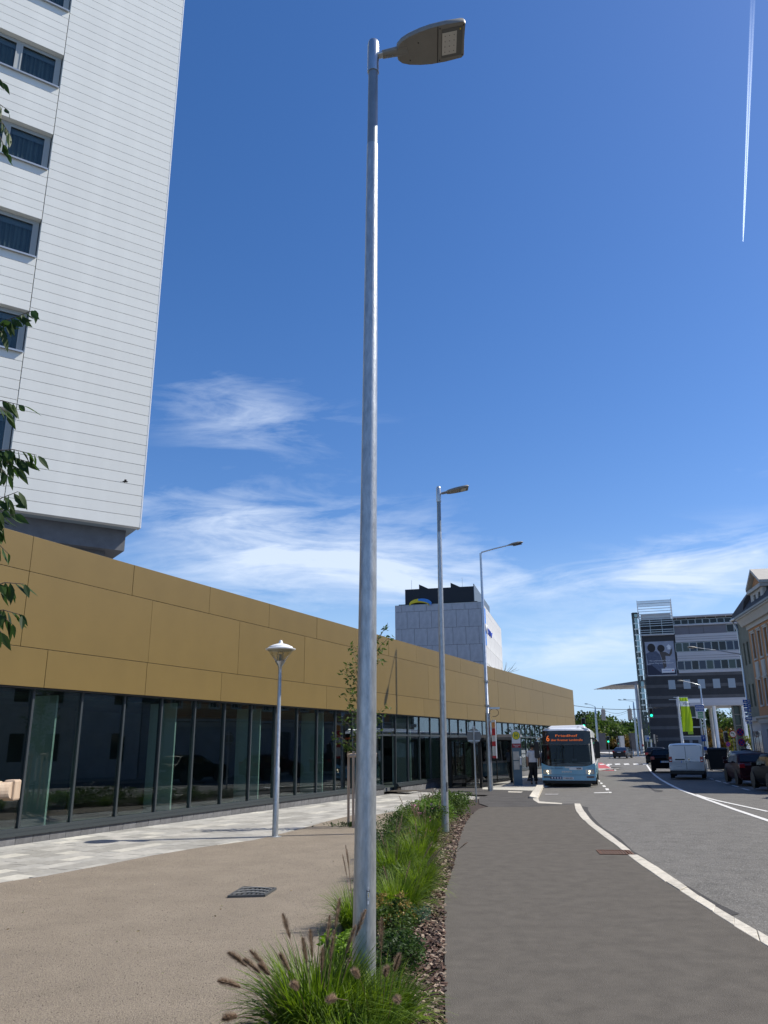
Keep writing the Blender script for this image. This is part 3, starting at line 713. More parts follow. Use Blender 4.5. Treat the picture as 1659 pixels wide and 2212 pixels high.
for x0 in (15.5, 16.8, 18.1, 19.4): dwin(x0, 21.05, 1.25, 1.45, M['far_glass'])
for k in range(12): dwin(6.55 + 1.25 * k, 22.85, 1.2, .9, M['far_glass'])
db(6.4, W_, -.5, .1, zs(22.55), zs(22.78)).build('balcony_edge', M['band_white'], DB)
db(6.4, W_, -1.1, DP, zs(24.02), zs(24.3)).build('roof', M['band_white'], DB)
for x0 in range(9): db(7 + 1.7 * x0, 7.05 + 1.7 * x0, -1.0, -.2, zs(23.8), zs(24.01)).build('roof_bracket', M['white'], DB)
for x in (4.4, 7.0, 9.5, 12.05, 14.6, 17.1):
    db(x, x + 1.2, -.05, .04, zs(11.1), zs(12.75)).build('pale_window', mat('pale window blind', (.20, .24, .30), .12, spec=.9) if x < 5 else bpy.data.materials['pale window blind'], DB)  # even blue-grey gloss for this row of pale windows
# balcony corner: rails, open steel frame on top
for z in (21.2, 21.6, 22.0, 22.75, 23.2, 23.6, 24.0, 24.35): MB().bx(.3, 6.4, -.55, -.5, zs(z), zs(z) + .09).build('rail', M['alu'], DB)
for x in (.3, 2.2, 4.3, 6.35): db(x, x + .07, -.5, -.44, zs(21.05), zs(24.4)).build('rail_post', M['alu'], DB)
db(.46, 6.3, -.5, .1, zs(21.02), zs(21.18)).build('balcony_floor', M['band_white'], DB)
db(.5, 6.2, .0, .1, zs(22.6), zs(24.0)).build('balcony_glazing', M['far_glass'], DB)
db(1.9, 4.2, -.02, .0, zs(21.3), zs(22.3)).build('balcony_window', M['far_glass'], DB)
db(4.4, 6.2, -.02, .0, zs(21.3), zs(22.3)).build('balcony_window', M['blue_glass'], DB)
db(.7, 6.1, .6, 6, zs(24.02), zs(25.2)).build('plant_room', M['render_grey'], DB)
for k in range(7):
    z = 24.5 + k * .5
    for y in (-.6, 6.0): db(.25, 6.3, y, y + .07, zs(z), zs(z) + .1).build('frame_rail', M['alu'], DB)
    for x in (.25, 6.3): db(x, x + .07, -.52, 6.0, zs(z), zs(z) + .1).build('frame_rail', M['alu'], DB)
for k in range(7): db(.33, 6.29, .0 + k * .9, .07 + k * .9, zs(27.62), zs(27.7)).build('frame_slat', M['alu'], DB)
for x in (.22, 6.34):
    for y in (-.62, 6.02): db(x, x + .1, y, y + .1, zs(24.31), zs(27.75)).build('frame_post', M['white'], DB)
# glass stair tower at the left
db(-.95, .44, .3, 6, 0, .05).build('stair_floor', M['stripe_b'], DB)
MB().bx(-.95, -.8, -.1, .06, 0, zs(25.3)).bx(.28, .44, -.1, .06, 0, zs(25.3)).bx(-.95, -.8, 5.8, 5.95, 0, zs(25.3)).build('stair_frame', M['green_glass'], DB)
for k in range(23):
    z = .8 + k * 1.08
    db(-.8, .28, -.06, .02, zs(z), zs(z) + .07).build('stair_rail', M['dark_metal'], DB)
    db(-.95, -.85, .07, 5.7, zs(z), zs(z) + .07).build('stair_rail', M['dark_metal'], DB)
gls = mat('stair glass', (.32, .52, .52), .12, spec=.8)
for k in range(23):
    z = .87 + k * 1.08; m = gls if 7 < k and k % 4 != 3 else M['green_glass']
    db(-.42, .1, .03, .06, zs(z) + .04, zs(z) + .97).build('stair_pane', m, DB)
    db(-.79, -.44, .03, .06, zs(z) + .04, zs(z) + .97).build('stair_pane', M['green_glass'], DB)
db(-.96, .45, -.12, 6, zs(25.31), zs(25.5)).build('stair_roof', M['dark_metal'], DB)
# ground floor: glass front inside the passage, columns
db(5.4, 9.2, 1.2, 8, .0, zs(8.04)).build('shop_block', mat('shop grey', (.20, .22, .25), .5), DB)
for z in (2.7, 4.3, 6.0): db(5.45, 9.15, 1.1, 1.19, zs(z), zs(z) + .12).build('shop_beam', M['alu'], DB)
for z0, z1, m in ((6.2, 7.9, 'green_glass'), (4.5, 5.9, 'far_glass'), (2.85, 4.2, 'far_glass')): db(5.6, 9.05, 1.13, 1.19, zs(z0), zs(z1)).build('shop_glass', M[m], DB)
lime = mat('lime green', (.33, .48, .03), .5)
for x, z in ((7.0, 4.8), (6.9, 3.1)): db(x, x + .9, 1.08, 1.12, zs(z), zs(z) + 1.0).build('green_poster', lime, DB)
for x in (6.0, 7.5): db(x, x + 1.0, 1.08, 1.12, zs(1.5), zs(2.1)).build('shop_sign', M['stripe_a'], DB)
col = None
for x, y in ((11.75, .6), (16.6, .6), (11.75, 12), (16.6, 12), (21, .6)):
    if col is None: o = MB().lathe([(.3, 0), (.3, ZG + 8.0)], 16).build('column', M['white'], DB, smooth=60); col = o.data
    else: o = link('column', col, DB)
    o.location = (x, y, 0)
MB().bx(14.9, 15.2, 3, 3.3, 0, zs(8)).bx(16.2, 16.5, 3, 3.3, 0, zs(8)).bx(15.2, 16.2, 3.1, 3.2, zs(4.5), zs(4.7)).bx(15.2, 16.2, 3.1, 3.2, zs(6.4), zs(6.6)).bx(15.2, 16.2, 3.1, 3.2, zs(1.8), zs(2)).build('lift_frame', M['grey_metal'], DB)
db(14.95, 16.45, 3.32, 5, 0, zs(8)).build('lift_shaft', M['green_glass'], DB)
# poster hung on the wall
def pp(pts, m, k, nm):
    b = MB(); b.rings([[(x, -.08 - .004 * k, zs(z)) for x, z in pts], [(x, -.075 - .004 * k, zs(z)) for x, z in pts]]); return b.build(nm, m, PO)
PO = db(.95, 6.08, -.075, -.04, zs(13.6), zs(19.9)).build('poster', mat('poster sky', (.20, .23, .31), .6, c2=(.32, .34, .40), vs=.6), DB)
def el(cx, cz, rx, rz, n=14): return [(cx + rx * math.cos(2 * math.pi * i / n), cz + rz * math.sin(2 * math.pi * i / n)) for i in range(n)]
pdark = mat('poster dark', (.018, .014, .014), .6); pbl = mat('poster shirt', (.05, .065, .11), .6, c2=(.10, .12, .18), vs=3); pgr = mat('poster jumper', (.07, .06, .055), .6); pjean = mat('poster jeans', (.015, .02, .045), .6)
pwh = mat('poster white', (.62, .64, .68), .6)
pp([(1.0, 15.6), (1.0, 13.65), (6.0, 13.65), (6.0, 14.6), (5.3, 14.9), (4.9, 14.0), (3.8, 15.3), (2.6, 15.6)], pjean, 1, 'poster_legs')
pp([(1.0, 17.7), (1.9, 18.1), (2.9, 18.1), (3.5, 17.4), (3.9, 15.0), (3.6, 13.9), (1.8, 15.6), (1.2, 15.9)], pbl, 2, 'poster_shirt')
pp([(3.4, 18.0), (4.5, 17.9), (5.1, 17.5), (5.5, 18.4), (5.75, 18.5), (5.6, 17.6), (5.2, 17.1), (4.4, 17.2), (4.4, 15.2), (3.9, 14.9), (3.7, 16.8)], pgr, 3, 'poster_jumper')
pp(el(2.05, 18.75, .72, .82), pdark, 2, 'poster_head'); pp(el(3.75, 18.6, .66, .68), pdark, 4, 'poster_head'); pp(el(1.95, 18.35, .42, .35), pdark, 3, 'poster_beard')
pp([(4.9, 18.35), (5.45, 18.35), (5.45, 18.85), (5.6, 18.85), (5.15, 19.3), (4.7, 18.85), (4.9, 18.85)], pwh, 4, 'poster_house')
pp([(3.5, 14.1), (5.75, 14.1), (5.75, 14.85), (3.5, 14.85)], pwh, 5, 'poster_box')
pp([(1.0, 13.62), (6.05, 13.62), (6.05, 13.7), (1.0, 13.7)], pwh, 5, 'poster_hem')
text('poster_text', 'Wir unterstützen Sie auf', .26, pwh, PO, (3.3, -.1, zs(16.35)), FRONT, 3.7, .004)
text('poster_text', 'Ihrem Weg zum Wohntraum.', .26, pwh, PO, (3.6, -.1, zs(15.9)), FRONT, 4.3, .004)
text('poster_text', 'SPARKASSE', .24, mat('poster blue', (.02, .08, .35), .6), PO, (4.45, -.105, zs(14.5)), FRONT, 1.4, .004)
pp(el(5.45, 14.5, .14, .14, 10), mat('poster red', (.55, .02, .03), .6), 6, 'poster_dot')
# flat wing roof on a tall white column behind the stair
WR = thing('wing_roof', (51.4, 165, -.53), 0, 'thin pale wing shaped canopy on a tall white column left of the dark office', 'canopy')
wr = at(*crop(2300, 2200, 2.211)(232, 1100), 165); w2 = at(*crop(2300, 2200, 2.211)(470, 1040), 165)
MB().rings([[(wr.x - 51.4, 0, wr.z + .53), (wr.x - 51.4, 14, wr.z + .53), (wr.x - 51.3, 14, wr.z + .6), (wr.x - 51.3, 0, wr.z + .6)], [(8, 0, wr.z + .6), (8, 14, wr.z + .6), (8, 14, wr.z + 2.4), (8, 0, wr.z + 2.4)]]).build('roof', M['band_white'], WR)
for k in range(6): B(wr.x - 51.4 + .8 + k, wr.x - 51.4 + .95 + k, -.01, 13.9, wr.z + .5, wr.z + .53 + .02).build('rib', M['render_grey'], WR)
MB().lathe([(.42, 0), (.36, wr.z + .5)], 16).build('column', M['white'], WR, smooth=60)

# ---------------------------------------------------------------- orange house on the right
OB = thing('orange_house', (O0.x, O0.y, 0), frame(OA), 'orange plastered old house with pale window surrounds and pediment at the right edge', 'building')
M['orange'] = mat('orange plaster', (.50, .24, .10), .85, var=.07, vs=1.5)
M['trim'] = mat('cream trim', (.50, .47, .41), .8, var=.06, vs=3)
M['stone_low'] = mat('grey rusticated base', (.36, .36, .37), .85, var=.08, vs=2)
M['roof_dark'] = mat('weathered roof tiles', (.055, .045, .04), .8, var=.35, vs=5)
M['green_wall'] = mat('grey green plaster', (.20, .20, .15), .85, var=.12, vs=1.5)
OL = 24.
wx = [.3 + 1.72 * k for k in range(14)]
def wall_with_holes(nm, m, x0, x1, z0, z1, holes, par, y0=0, y1=.3):
    """wall slab built as piers and spandrels around its openings"""
    b = MB(); hx = sorted(set([(a, c) for a, c, _, _ in holes])); x = x0
    for a, c in hx:
        if a > x: b.bx(x, a, y0, y1, z0, z1)
        hz = sorted([(p, q) for aa, cc, p, q in holes if (aa, cc) == (a, c)]); z = z0
        for p, q in hz: b.bx(a, c, y0, y1, z, p); z = q
        b.bx(a, c, y0, y1, z, z1); x = c
    if x < x1: b.bx(x, x1, y0, y1, z0, z1)
    return b.build(nm, m, par)
holes = [(x + .12, x + .88, 7.75, 9.6) for x in wx if x + 1 < OL] + [(x + .12, x + .88, 4.4, 6.2) for x in wx if x + 1 < OL]
wall_with_holes('wall', M['orange'], -.45, OL, 3.62, 10.0, holes, OB)
B(-.45, OL, .31, 10, 3.6, 11).build('inner_wall', M['int_dark'], OB)
wo_ = None
for x in wx:
    if x + 1 > OL: break
    for zb, zt in ((7.75, 9.6), (4.4, 6.2)):
        h = zt - zb
        key = h > 1.82
        if wo_ is None or key not in wo_:
            wo_ = wo_ or {}
            w = MB().bx(0, .12, -.06, .02, -.12, h + .1).bx(.88, 1.0, -.06, .02, -.12, h + .1).bx(.12, .88, -.06, .02, h, h + .1).bx(.12, .88, -.1, .02, -.12, 0).bx(-.04, 1.04, -.12, -.0, h + .101, h + .2).build('window', M['trim'], OB)
            MB().bx(.12, .17, .12, .17, 0, h).bx(.83, .88, .12, .17, 0, h).bx(.48, .52, .12, .17, 0, h).bx(.17, .48, .12, .17, h * .65, h * .65 + .05).bx(.52, .83, .12, .17, h * .65, h * .65 + .05).build('frame', M['trim'], w)
            B(.12, .88, .18, .2, 0, h).build('pane', M['far_glass'], w); wo_[key] = w; o = w
        else: o = dup(wo_[key], parent=OB)
        o.location = (x, 0, zb)
    if x == wx[0]: pn = MB().bx(0, 1, -.05, -.001, 0, 1.1).bx(.12, .88, -.08, -.051, .12, .98).build('spandrel_panel', M['trim'], OB); o = pn
    else: o = link('spandrel_panel', pn.data, OB)
    o.location = (x, 0, 6.42)
for a, b, c_, d in ((-.5, OL, 10.0, 10.3), ): B(a, b, -.12, .3, c_, d).build('frieze', M['trim'], OB)
MB().ext([(0.3, 10.3), (-.35, 10.3), (-.45, 10.5), (-.62, 10.75), (-.75, 10.8), (-.75, 11.0), (.3, 11.0)], 'x', -.9, OL).build('cornice', M['trim'], OB)
B(-.9, OL, -.82, -.76, 10.9, 11.06).build('gutter', M['grey_metal'], OB)
MB().ext([(-.3, 3.62), (-.3, 3.5), (-.14, 3.4), (-.14, 3.1), (.3, 3.1), (.3, 3.62)], 'x', -.6, OL).build('belt_course', M['trim'], OB)
holes = [(1.0, 2.2, 0.3, 2.7), (3.6, 5.0, .9, 2.6), (6.2, 7.6, .9, 2.6), (9, 10.4, .9, 2.6), (12, 13.3, .3, 2.7)]
wall_with_holes('ground_floor_wall', M['stone_low'], -.45, OL, -.3, 3.1, holes, OB, -.02, .3)
for a, b, c_, d in holes: B(a, b, .16, .2, c_, d).build('dark_opening', M['int_dark'], OB)
MB().ext([(-.6, 11.0), (1.0, 13.2), (5, 14.0), (10, 14.0), (10, 11)], 'x', -.45, OL).build('roof', M['roof_dark'], OB)
# pedimented dormer
def dormer(x, w=3.4):
    d = thing('dormer', (x, .0, 11.05)); d.parent = OB
    wall_with_holes('wall', M['trim'], 0, w, 0, 1.35, [(.75, 1.4, .25, 1.15), (2.0, 2.65, .25, 1.15)], d, 0, .25)
    B(0.02, w - .02, .26, 3, 0, 1.34).build('cheek', M['int_dark'], d)
    MB().ext([(.02, 1.62), (w - .02, 1.62), (w / 2, 2.55)], 'y', .1, 3.4).build('pediment', M['orange'], d)
    MB().bx(-.2, w + .2, -.2, .4, 1.36, 1.6).build('pediment_base', M['trim'], d)
    for sg in (0, 1):
        a = (-.25, 1.6) if sg == 0 else (w + .25, 1.6); p = (w / 2, 2.75)
        MB().ext([a, p, (p[0], p[1] + .22), (a[0], a[1] + .22)], 'y', -.22, 3.5).build('raking_cornice', M['trim'], d)
    for a in (.75, 2.0): B(a, a + .65, .12, .15, .25, 1.15).build('pane', M['far_glass'], d); 
    return d
dm = dormer(1.5)
d2 = dup(dm, (9, .0, 11.05), parent=OB); d3 = dup(dm, (16.5, .0, 11.05), parent=OB)
# grey green neighbour beyond the orange house
GN = thing('green_grey_house', (O0.x - OD.x * .5, O0.y - OD.y * .5, 0), frame(OA), 'grey green plastered corner house with drooping dark roof beyond the orange house', 'building')
holes = [(-1.5, -.95, 7.6, 9.3), (-2.6, -2.1, 7.6, 9.3), (-1.5, -.95, 4.4, 6.1), (-2.6, -2.1, 4.4, 6.1)]
wall_with_holes('wall', M['green_wall'], -3.4, -.1, -.4, 11.2, holes, GN, .12, .45)
B(-3.38, -.1, .46, 9, -.4, 11.2).build('inner_wall', M['green_wall'], GN)
for a, b, c_, d in holes: B(a, b, .3, .33, c_, d).build('pane', M['far_glass'], GN)
MB().rings([[(-3.7, -.3, 11.2), (-3.7, 9, 11.2), (.3, 9, 11.2), (.3, -.3, 11.2)], [(-3.5, -.15, 11.8), (-3.5, 9, 11.8), (.3, 9, 12.2), (.3, -.1, 12.2)], [(-2.6, .6, 12.9), (-2.6, 9, 12.9), (.3, 9, 13.3), (.3, .6, 13.3)], [(-.5, 2.2, 13.7), (-.5, 9, 13.7), (.3, 9, 13.9), (.3, 2.2, 13.9)]]).build('roof', M['roof_dark'], GN, smooth=50)
MB().tube([(-3.5, -.35, 11.25), (.2, -.35, 11.2)], .09, 8).build('gutter', M['alu'], GN)
MB().tube([(-3.55, -.3, 11.3), (-3.5, -.1, 10.9), (-3.42, .05, 10.4), (-3.42, .05, 3)], .07, 8).build('downpipe', M['alu'], GN)
B(-3.5, -.1, -.25, .12, 3.3, 3.6).build('belt_course', M['trim'], GN)
B(-3.39, -.1, .05, .119, -.4, 3.3).build('shopfront', M['render_grey'], GN)
for x in (-3.2, -2.1, -1.1): B(x, x + .8, .02, .049, .1, 2.6).build('shop_door', M['far_glass'], GN)
# further houses of the row, nearer than the frame: they throw the road shade and stand in the shop reflections
def house(nm, s0, s1, h, mt, label, gab=None, out=0.):
    hs_ = thing(nm, (O0.x + OD.x * s0, O0.y + OD.y * s0, 0), frame(OA), label, 'building'); w = s1 - s0
    hh = [(x, x + .9, z, z + 1.5) for x in [1 + 2.1 * k for k in range(int((w - 1.5) / 2.1))] for z in (1.0, 4.2, 7.2) if z + 2 < h]
    wall_with_holes('wall', mt, 0, w, -.2, h, hh, hs_, out, out + .3)
    B(.01, w - .01, out + .31, 10, -.2, h).build('inner_wall', M['int_dark'], hs_)
    for a, b, c_, d in hh: B(a, b, out + .15, out + .18, c_, d).build('pane', M['far_glass'], hs_)
    if gab: MB().ext([(0, h), (w, h), (w / 2, h + gab)], 'y', out, 10).build('gable', mt, hs_)
    MB().ext([(out - .4, h + .001), (5, h + 2.2), (10, h + .001)], 'x', 0, w).build('roof', M['roof_dark'], hs_)
    return hs_
house('reflection_gap_filler', 24.1, 26.1, 4.6, M['stone_low'], 'added low block closing the gap between the orange and the gabled house, outside the frame')  # unseen block added to close a bright gap in the glass reflections
house('white_house', 26.2, 30.6, 8.2, M['render_grey'], 'plain pale rendered house with gable, outside the frame at right', 1.6)
house('low_house', 30.7, 40.9, 7.2, M['trim'], 'low cream house next to the pale gabled one, outside the frame')
house('tall_house', 41, 66, 9.5, mat('pink plaster', (.35, .22, .16), .85), 'long plain plastered house opposite the glass front, outside the frame', out=1.5)

# ---------------------------------------------------------------- far white building, park wall
FB = at(*far5(930, 460), 330); FE = at(*far5(1440, 460), 330)
fb = thing('far_building', (FB.x - 4, 330, -.53), 0, 'far low white building with dark flat roof behind the trees', 'building')
w = FE.x - FB.x + 24
zt = FB.z + .53; B(0, w, 0, 20, 0, zt - 3.6).build('wall', M['white'], fb); B(-1, w + 1, -.8, 20, zt - 3.59, zt).build('roof', M['dark_metal'], fb)
x = 2
while x < w - 4: B(x, x + 3, -.06, -.001, zt - 9, zt - 5.6).build('window', M['far_glass'], fb); x += 6.3
pw = None
for i, (a, b, h) in enumerate(((690, 820, 1.), (1100, 1175, .8), (1310, 1395, 1.))):
    p = at(*far5(a, 940), 215); q_ = at(*far5(b, 940), 215)
    B(p.x, q_.x, 215, 217, -.53, p.z + 3.6 * h).build('park_wall', M['stripe_b'] if i != 1 else M['render_grey'], label=('dark grey garden wall left of the signal posts', 'light concrete block between the park trees', 'dark grey wall segment beside the tall lamp post')[i], cat='wall')
bench = B(-40, 230, 206, 207, -.53, -.05).build('low_wall', M['concrete'], label='long low concrete wall bordering the far plaza', cat='wall')
# ---------------------------------------------------------------- street lamps
def luminaire(par, loc, rz, tilt, s=1.):
    """flat LED head; local +X points away from the pole"""
    h = thing('luminaire', loc, rz); h.parent = par; h.rotation_euler = (0, -tilt, rz); h.scale = (s * .97, s * 1.27, s)
    top = [(.0, .07), (.04, .105), (.12, .135), (.24, .16), (.36, .175), (.52, .18), (.70, .172), (.725, .15), (.72, 0)]
    out = [(x, y) for x, y in top] + [(x, -y) for x, y in top[::-1][1:]]
    def ring(k, z, sh=0): return [((x - .36) * k + .36, y * k, z) for x, y in out]
    MB().rings([ring(.985, -.028), ring(1, -.01), ring(1, .012), ring(.94, .035), ring(.7, .05)]).build('housing', M['lamp_grey'], h, smooth=45)
    MB().bx(.425, .432, -.17, .17, -.032, -.0275).build('seam', M['black'], h)
    MB().bx(.47, .69, -.135, .135, -.033, -.0285).build('optic_frame', M['grey_metal'], h)
    B(.475, .63, -.105, .105, -.036, -.0335).build('led_panel', mat('led optic', (.55, .55, .52), .25) if 'led optic' not in bpy.data.materials else bpy.data.materials['led optic'], h)
    dd = None
    for i in range(3):
        for j in range(4):
            if dd is None: o = MB().lathe([(.0042, -.003), (.0042, 0)], 8).build('led', M['grey_metal'], h); dd = o.data
            else: o = link('led', dd, h)
            o.location = (.505 + i * .048, -.075 + j * .05, -.037)
    B(.66, .672, -.12, -.108, -.036, -.033).build('yellow_dot', bpy.data.materials['yellow sign'], h)
    for x, y in ((.13, .09), (.22, -.06), (.45, .15), (.7, .14), (.7, -.14), (.45, -.15)): MB().lathe([(.006, -.004), (.006, 0)], 8, (x, y, -.0285)).build('screw', M['black'], h)
    MB().tube([(-.16, 0, .0), (.05, 0, .0), (.1, 0, .005)], [.035, .043, .043], 12).bx(-.0, .1, -.05, .05, -.03, .03).build('spigot', M['lamp_grey'], h, smooth=50)
    MB().tube([(-.26, 0, 0), (-.15, 0, 0)], .03, 12).build('stub', M['galv'], h, smooth=50)
    for x in (-.12, -.06): MB().tube([(x, 0, -.03), (x, 0, -.055)], .006, 6).build('bolt', M['galv'], h)
    return h
def big_lamp(loc, h, label, r0=.088, hatch=True, ls=1.):
    t = thing('street_lamp', loc, 0, label, 'street lamp', 'tall galvanised street lamps along the planting bed')
    k = h / 8.8
    MB().tube([(0, 0, -.1), (0, 0, .06), (0, 0, 3 * k), (0, 0, 7.5 * k)], [r0, r0, .073, .054], 24).build('pole', M['galv_pole'], t, smooth=60)
    MB().tube([(0, 0, 7.5 * k), (0, 0, 8.5 * k), (0, 0, h - .1)], [.051, .048, .047], 24).build('pole_top', M['grey_metal_blue'], t, smooth=60)
    MB().lathe([(.058, h - .42), (.060, h - .41), (.060, h - .07), (.052, h - .03), (.03, h - .005), (.0, h)], 20).build('cap_sleeve', M['galv'], t, smooth=60)
    luminaire(t, (.245 * ls, -.02, h - .17), R(-3), R(12), ls)
    if hatch:
        a0, a1 = R(-78), R(-22); rr = []; rr2 = []
        for z in (.18, .85):
            rr.append([( (r0 + .002 - z * .004) * math.cos(a0 + (a1 - a0) * i / 6), (r0 + .002 - z * .004) * math.sin(a0 + (a1 - a0) * i / 6), z) for i in range(7)])
        b = MB(); b.rings(rr, cap=False, close=False); b.build('access_door', M['galv_pole'], t, smooth=60, fix=False)
    return t
M['grey_metal_blue'] = mat('upper pole steel', (.24, .28, .31), .5, metal=.6, var=.1, vs=6)  # thinner upper section; reflected sky is put into its darker blue
p = G(785, 2205)
L1 = big_lamp((p.x, p.y, 0), 8.86, 'tall thick galvanised street lamp pole in the foreground with black sticker near its foot'); L1.rotation_euler.y = .0113
# sticker wrapped on the pole
st_az = R(-62); rz_ = .0875
def wrap(nm, m, z0, z1, a0, a1, dr, par):
    rr = [[((.0875 - (z0 + z1) / 2 * .0052 + dr) * math.cos(a0 + (a1 - a0) * i / 5), (.0875 - (z0 + z1) / 2 * .0052 + dr) * math.sin(a0 + (a1 - a0) * i / 5), z) for i in range(6)] for z in (z0, z1)]
    return MB().rings(rr, cap=False, close=False).build(nm, m, par, fix=False)
stk = thing('sticker', (p.x, p.y, 0), 0, 'small upright black sticker with white and yellow print on the foreground pole', 'sticker')
zs0 = at(800, 1952, p.y).z; zs1 = at(800, 1918, p.y).z
stk.rotation_euler.y = .0113
wrap('backing', M['black'], zs0, zs1, R(-79), R(-63), .003, stk)
wrap('print', mat('sticker yellow', (.6, .45, .08), .6), zs0 + .055, zs1 - .02, R(-72.5), R(-69.5), .0045, stk)
for i in range(7): wrap('print', M['white'], zs0 + .05 + i * .012, zs0 + .056 + i * .012, R(-76), R(-66), .0042, stk)
wrap('print', M['white'], zs0 + .01, zs0 + .032, R(-75), R(-67), .0045, stk)
p = G(962, 1797)
L2 = big_lamp((p.x, p.y, 0), 8.10, 'second galvanised street lamp pole rising from the planting bed', .085, ls=.8); L2.rotation_euler.y = .0074
k = thing('sticker', (p.x, p.y, 0), 0, 'tiny black sticker on the second lamp pole', 'sticker'); k.rotation_euler.y = .0074; wrap('backing', M['black'], .85, 1.05, R(-60), R(-40), .004, k)
# older lamp by the bus stop
p = G(1060, 1712); p = p * (35.9 / p.y)
def arm_lamp(loc, h, reach, adir, label, group, thick=.09, split=.5, arm=.35, col='galv', up=.25):
    t = thing('street_lamp', loc, 0, label, 'street lamp', group); c, s = math.cos(adir), math.sin(adir)
    z1 = h * split
    MB().tube([(0, 0, -.1), (0, 0, z1)], [thick, thick * .9], 14).build('lower_pole', M[col], t, smooth=60)
    MB().tube([(0, 0, z1), (0, 0, z1 + .02), (0, 0, h)], [thick * .88, thick * .7, thick * .45], 14).build('upper_pole', M[col], t, smooth=60)
    MB().tube([(0, 0, h - .05), (c * .06, s * .06, h + .04), (c * reach * .5, s * reach * .5, h + up * .6), (c * reach, s * reach, h + up)], [.035, .033, .03, .028], 8).build('arm', M[col], t, smooth=60)
    hd = thing('lamp_head', (c * reach, s * reach, h + up)); hd.parent = t; hd.rotation_euler = (0, -.12, adir)
    MB().rings([[(x, y * w, z * q) for y, z in ((-1, 0), (-.8, .6), (0, 1), (.8, .6), (1, 0), (.7, -.5), (0, -.7), (-.7, -.5))] for x, w, q in ((-.05, .03, .03), (.05, .05, .05), (.2, .12, .08), (.45, .14, .08), (.62, .10, .05), (.68, .04, .02))]).build('housing', M['lamp_grey'], hd, smooth=60)
    MB().bx(.2, .6, -.09, .09, -.075, -.04).build('lens', M['far_glass'], hd)
    return t
L3 = arm_lamp((p.x, p.y, gz(p.y)), at(1039, 1195, p.y).z - gz(p.y), 1.35, R(-22), 'slim street lamp with a bent arm behind the round sign at the bus stop', 'arm street lamps', .115, .31)
MB().bx(.0, .55, -.03, .03, 3.42, 3.5).build('bracket', M['galv'], L3)
MB().tube([(.3 + .2 * math.cos(a * math.pi / 8), 0, 3.32 - .2 + .17 * math.sin(a * math.pi / 8) + .15) for a in range(-5, 10)], .012, 6).build('cable_loop', M['dark_metal'], L3)
for z in (3.55, 4.6, 2.6): MB().lathe([(.12, z), (.12, z + .06)], 14).build('clamp', M['galv'], L3)
sg = thing('notice_board', (p.x + .17, p.y - .02, gz(p.y)), R(-70), 'narrow red and white timetable strip fixed edge-on to the lamp pole', 'notice')
MB().bx(0, .35, -.02, .02, 1.35, 2.95).build('board', M['white'], sg)
redm = mat('sign red', (.55, .02, .03), .5)
for a, b in ((1.35, 1.45), (1.85, 2.05), (2.3, 2.6)): B(.01, .34, -.024, .024, a, b).build('red_field', redm, sg)
B(.02, .33, -.024, .024, 2.62, 2.85).build('orange_field', mat('sign orange', (.7, .3, .08), .5), sg)
# park lantern
p = G(594, 1808)
PL = thing('park_lantern', (p.x, p.y, 0), 0, 'slim park lantern with inverted glass cone and flat round hood', 'lantern')
MB().lathe([(.14, -.05), (.14, .012), (.065, .02), (.062, 1.4), (.052, 1.42), (.038, 3.55)], 16).build('pole', M['galv_pole'], PL, smooth=40)
MB().lathe([(.04, 3.5), (.045, 3.58), (.12, 3.70), (.11, 3.71), (.0, 3.7)], 24).build('collar', M['galv'], PL, smooth=50)
lg = glass('lantern glass', (.8, .8, .76), 1.5, .1)
MB().lathe([(.105, 3.705), (.29, 3.95)], 32).build('glass_cone', lg, PL, smooth=60, fix=False)
MB().lathe([(.30, 3.955), (.335, 3.96), (.34, 3.98), (.28, 4.0), (.27, 4.025), (.17, 4.07), (.06, 4.10), (.045, 4.13), (.03, 4.17), (.0, 4.18)], 32).build('hood', M['white'], PL, smooth=40)
MB().lathe([(.31, 3.945), (.31, 3.954)], 32).build('reflector', mat('lamp reflector', (.5, .46, .36), .3), PL)
MB().tube([(0, 0, 3.7), (0, 0, 3.86)], .035, 10).tube([(.06, 0, 3.72), (.06, 0, 3.9), (-.02, 0, 3.92)], .012, 6).tube([(-.07, 0, 3.72), (-.05, 0, 3.93)], .01, 6).build('lamp_bulb', mat('bulb holder', (.35, .3, .2), .4), PL)
# round sign seen from behind
p = G(1029, 1732); zc = at(1021, 1590, p.y).z; RS = thing('round_sign', (p.x, p.y, gz(p.y)), R(-8), 'round traffic sign seen from its grey back on a thin post', 'traffic sign'); zc -= gz(p.y)
MB().tube([(0, 0, -.1), (0, 0, zc + .3)], .03, 12).build('post', M['galv'], RS, smooth=60)
MB().disc((0, .035, zc), (0, 1, 0), .255, .012, 32).build('plate', M['lamp_grey'], RS, smooth=30)
MB().bx(-.2, .2, .022, .036, zc + .14, zc + .18).bx(-.2, .2, .022, .036, zc - .18, zc - .14).build('rail', M['galv'], RS)
MB().lathe([(.04, zc + .29), (.035, zc + .33), (0, zc + .34)], 12).build('cap', M['galv'], RS)
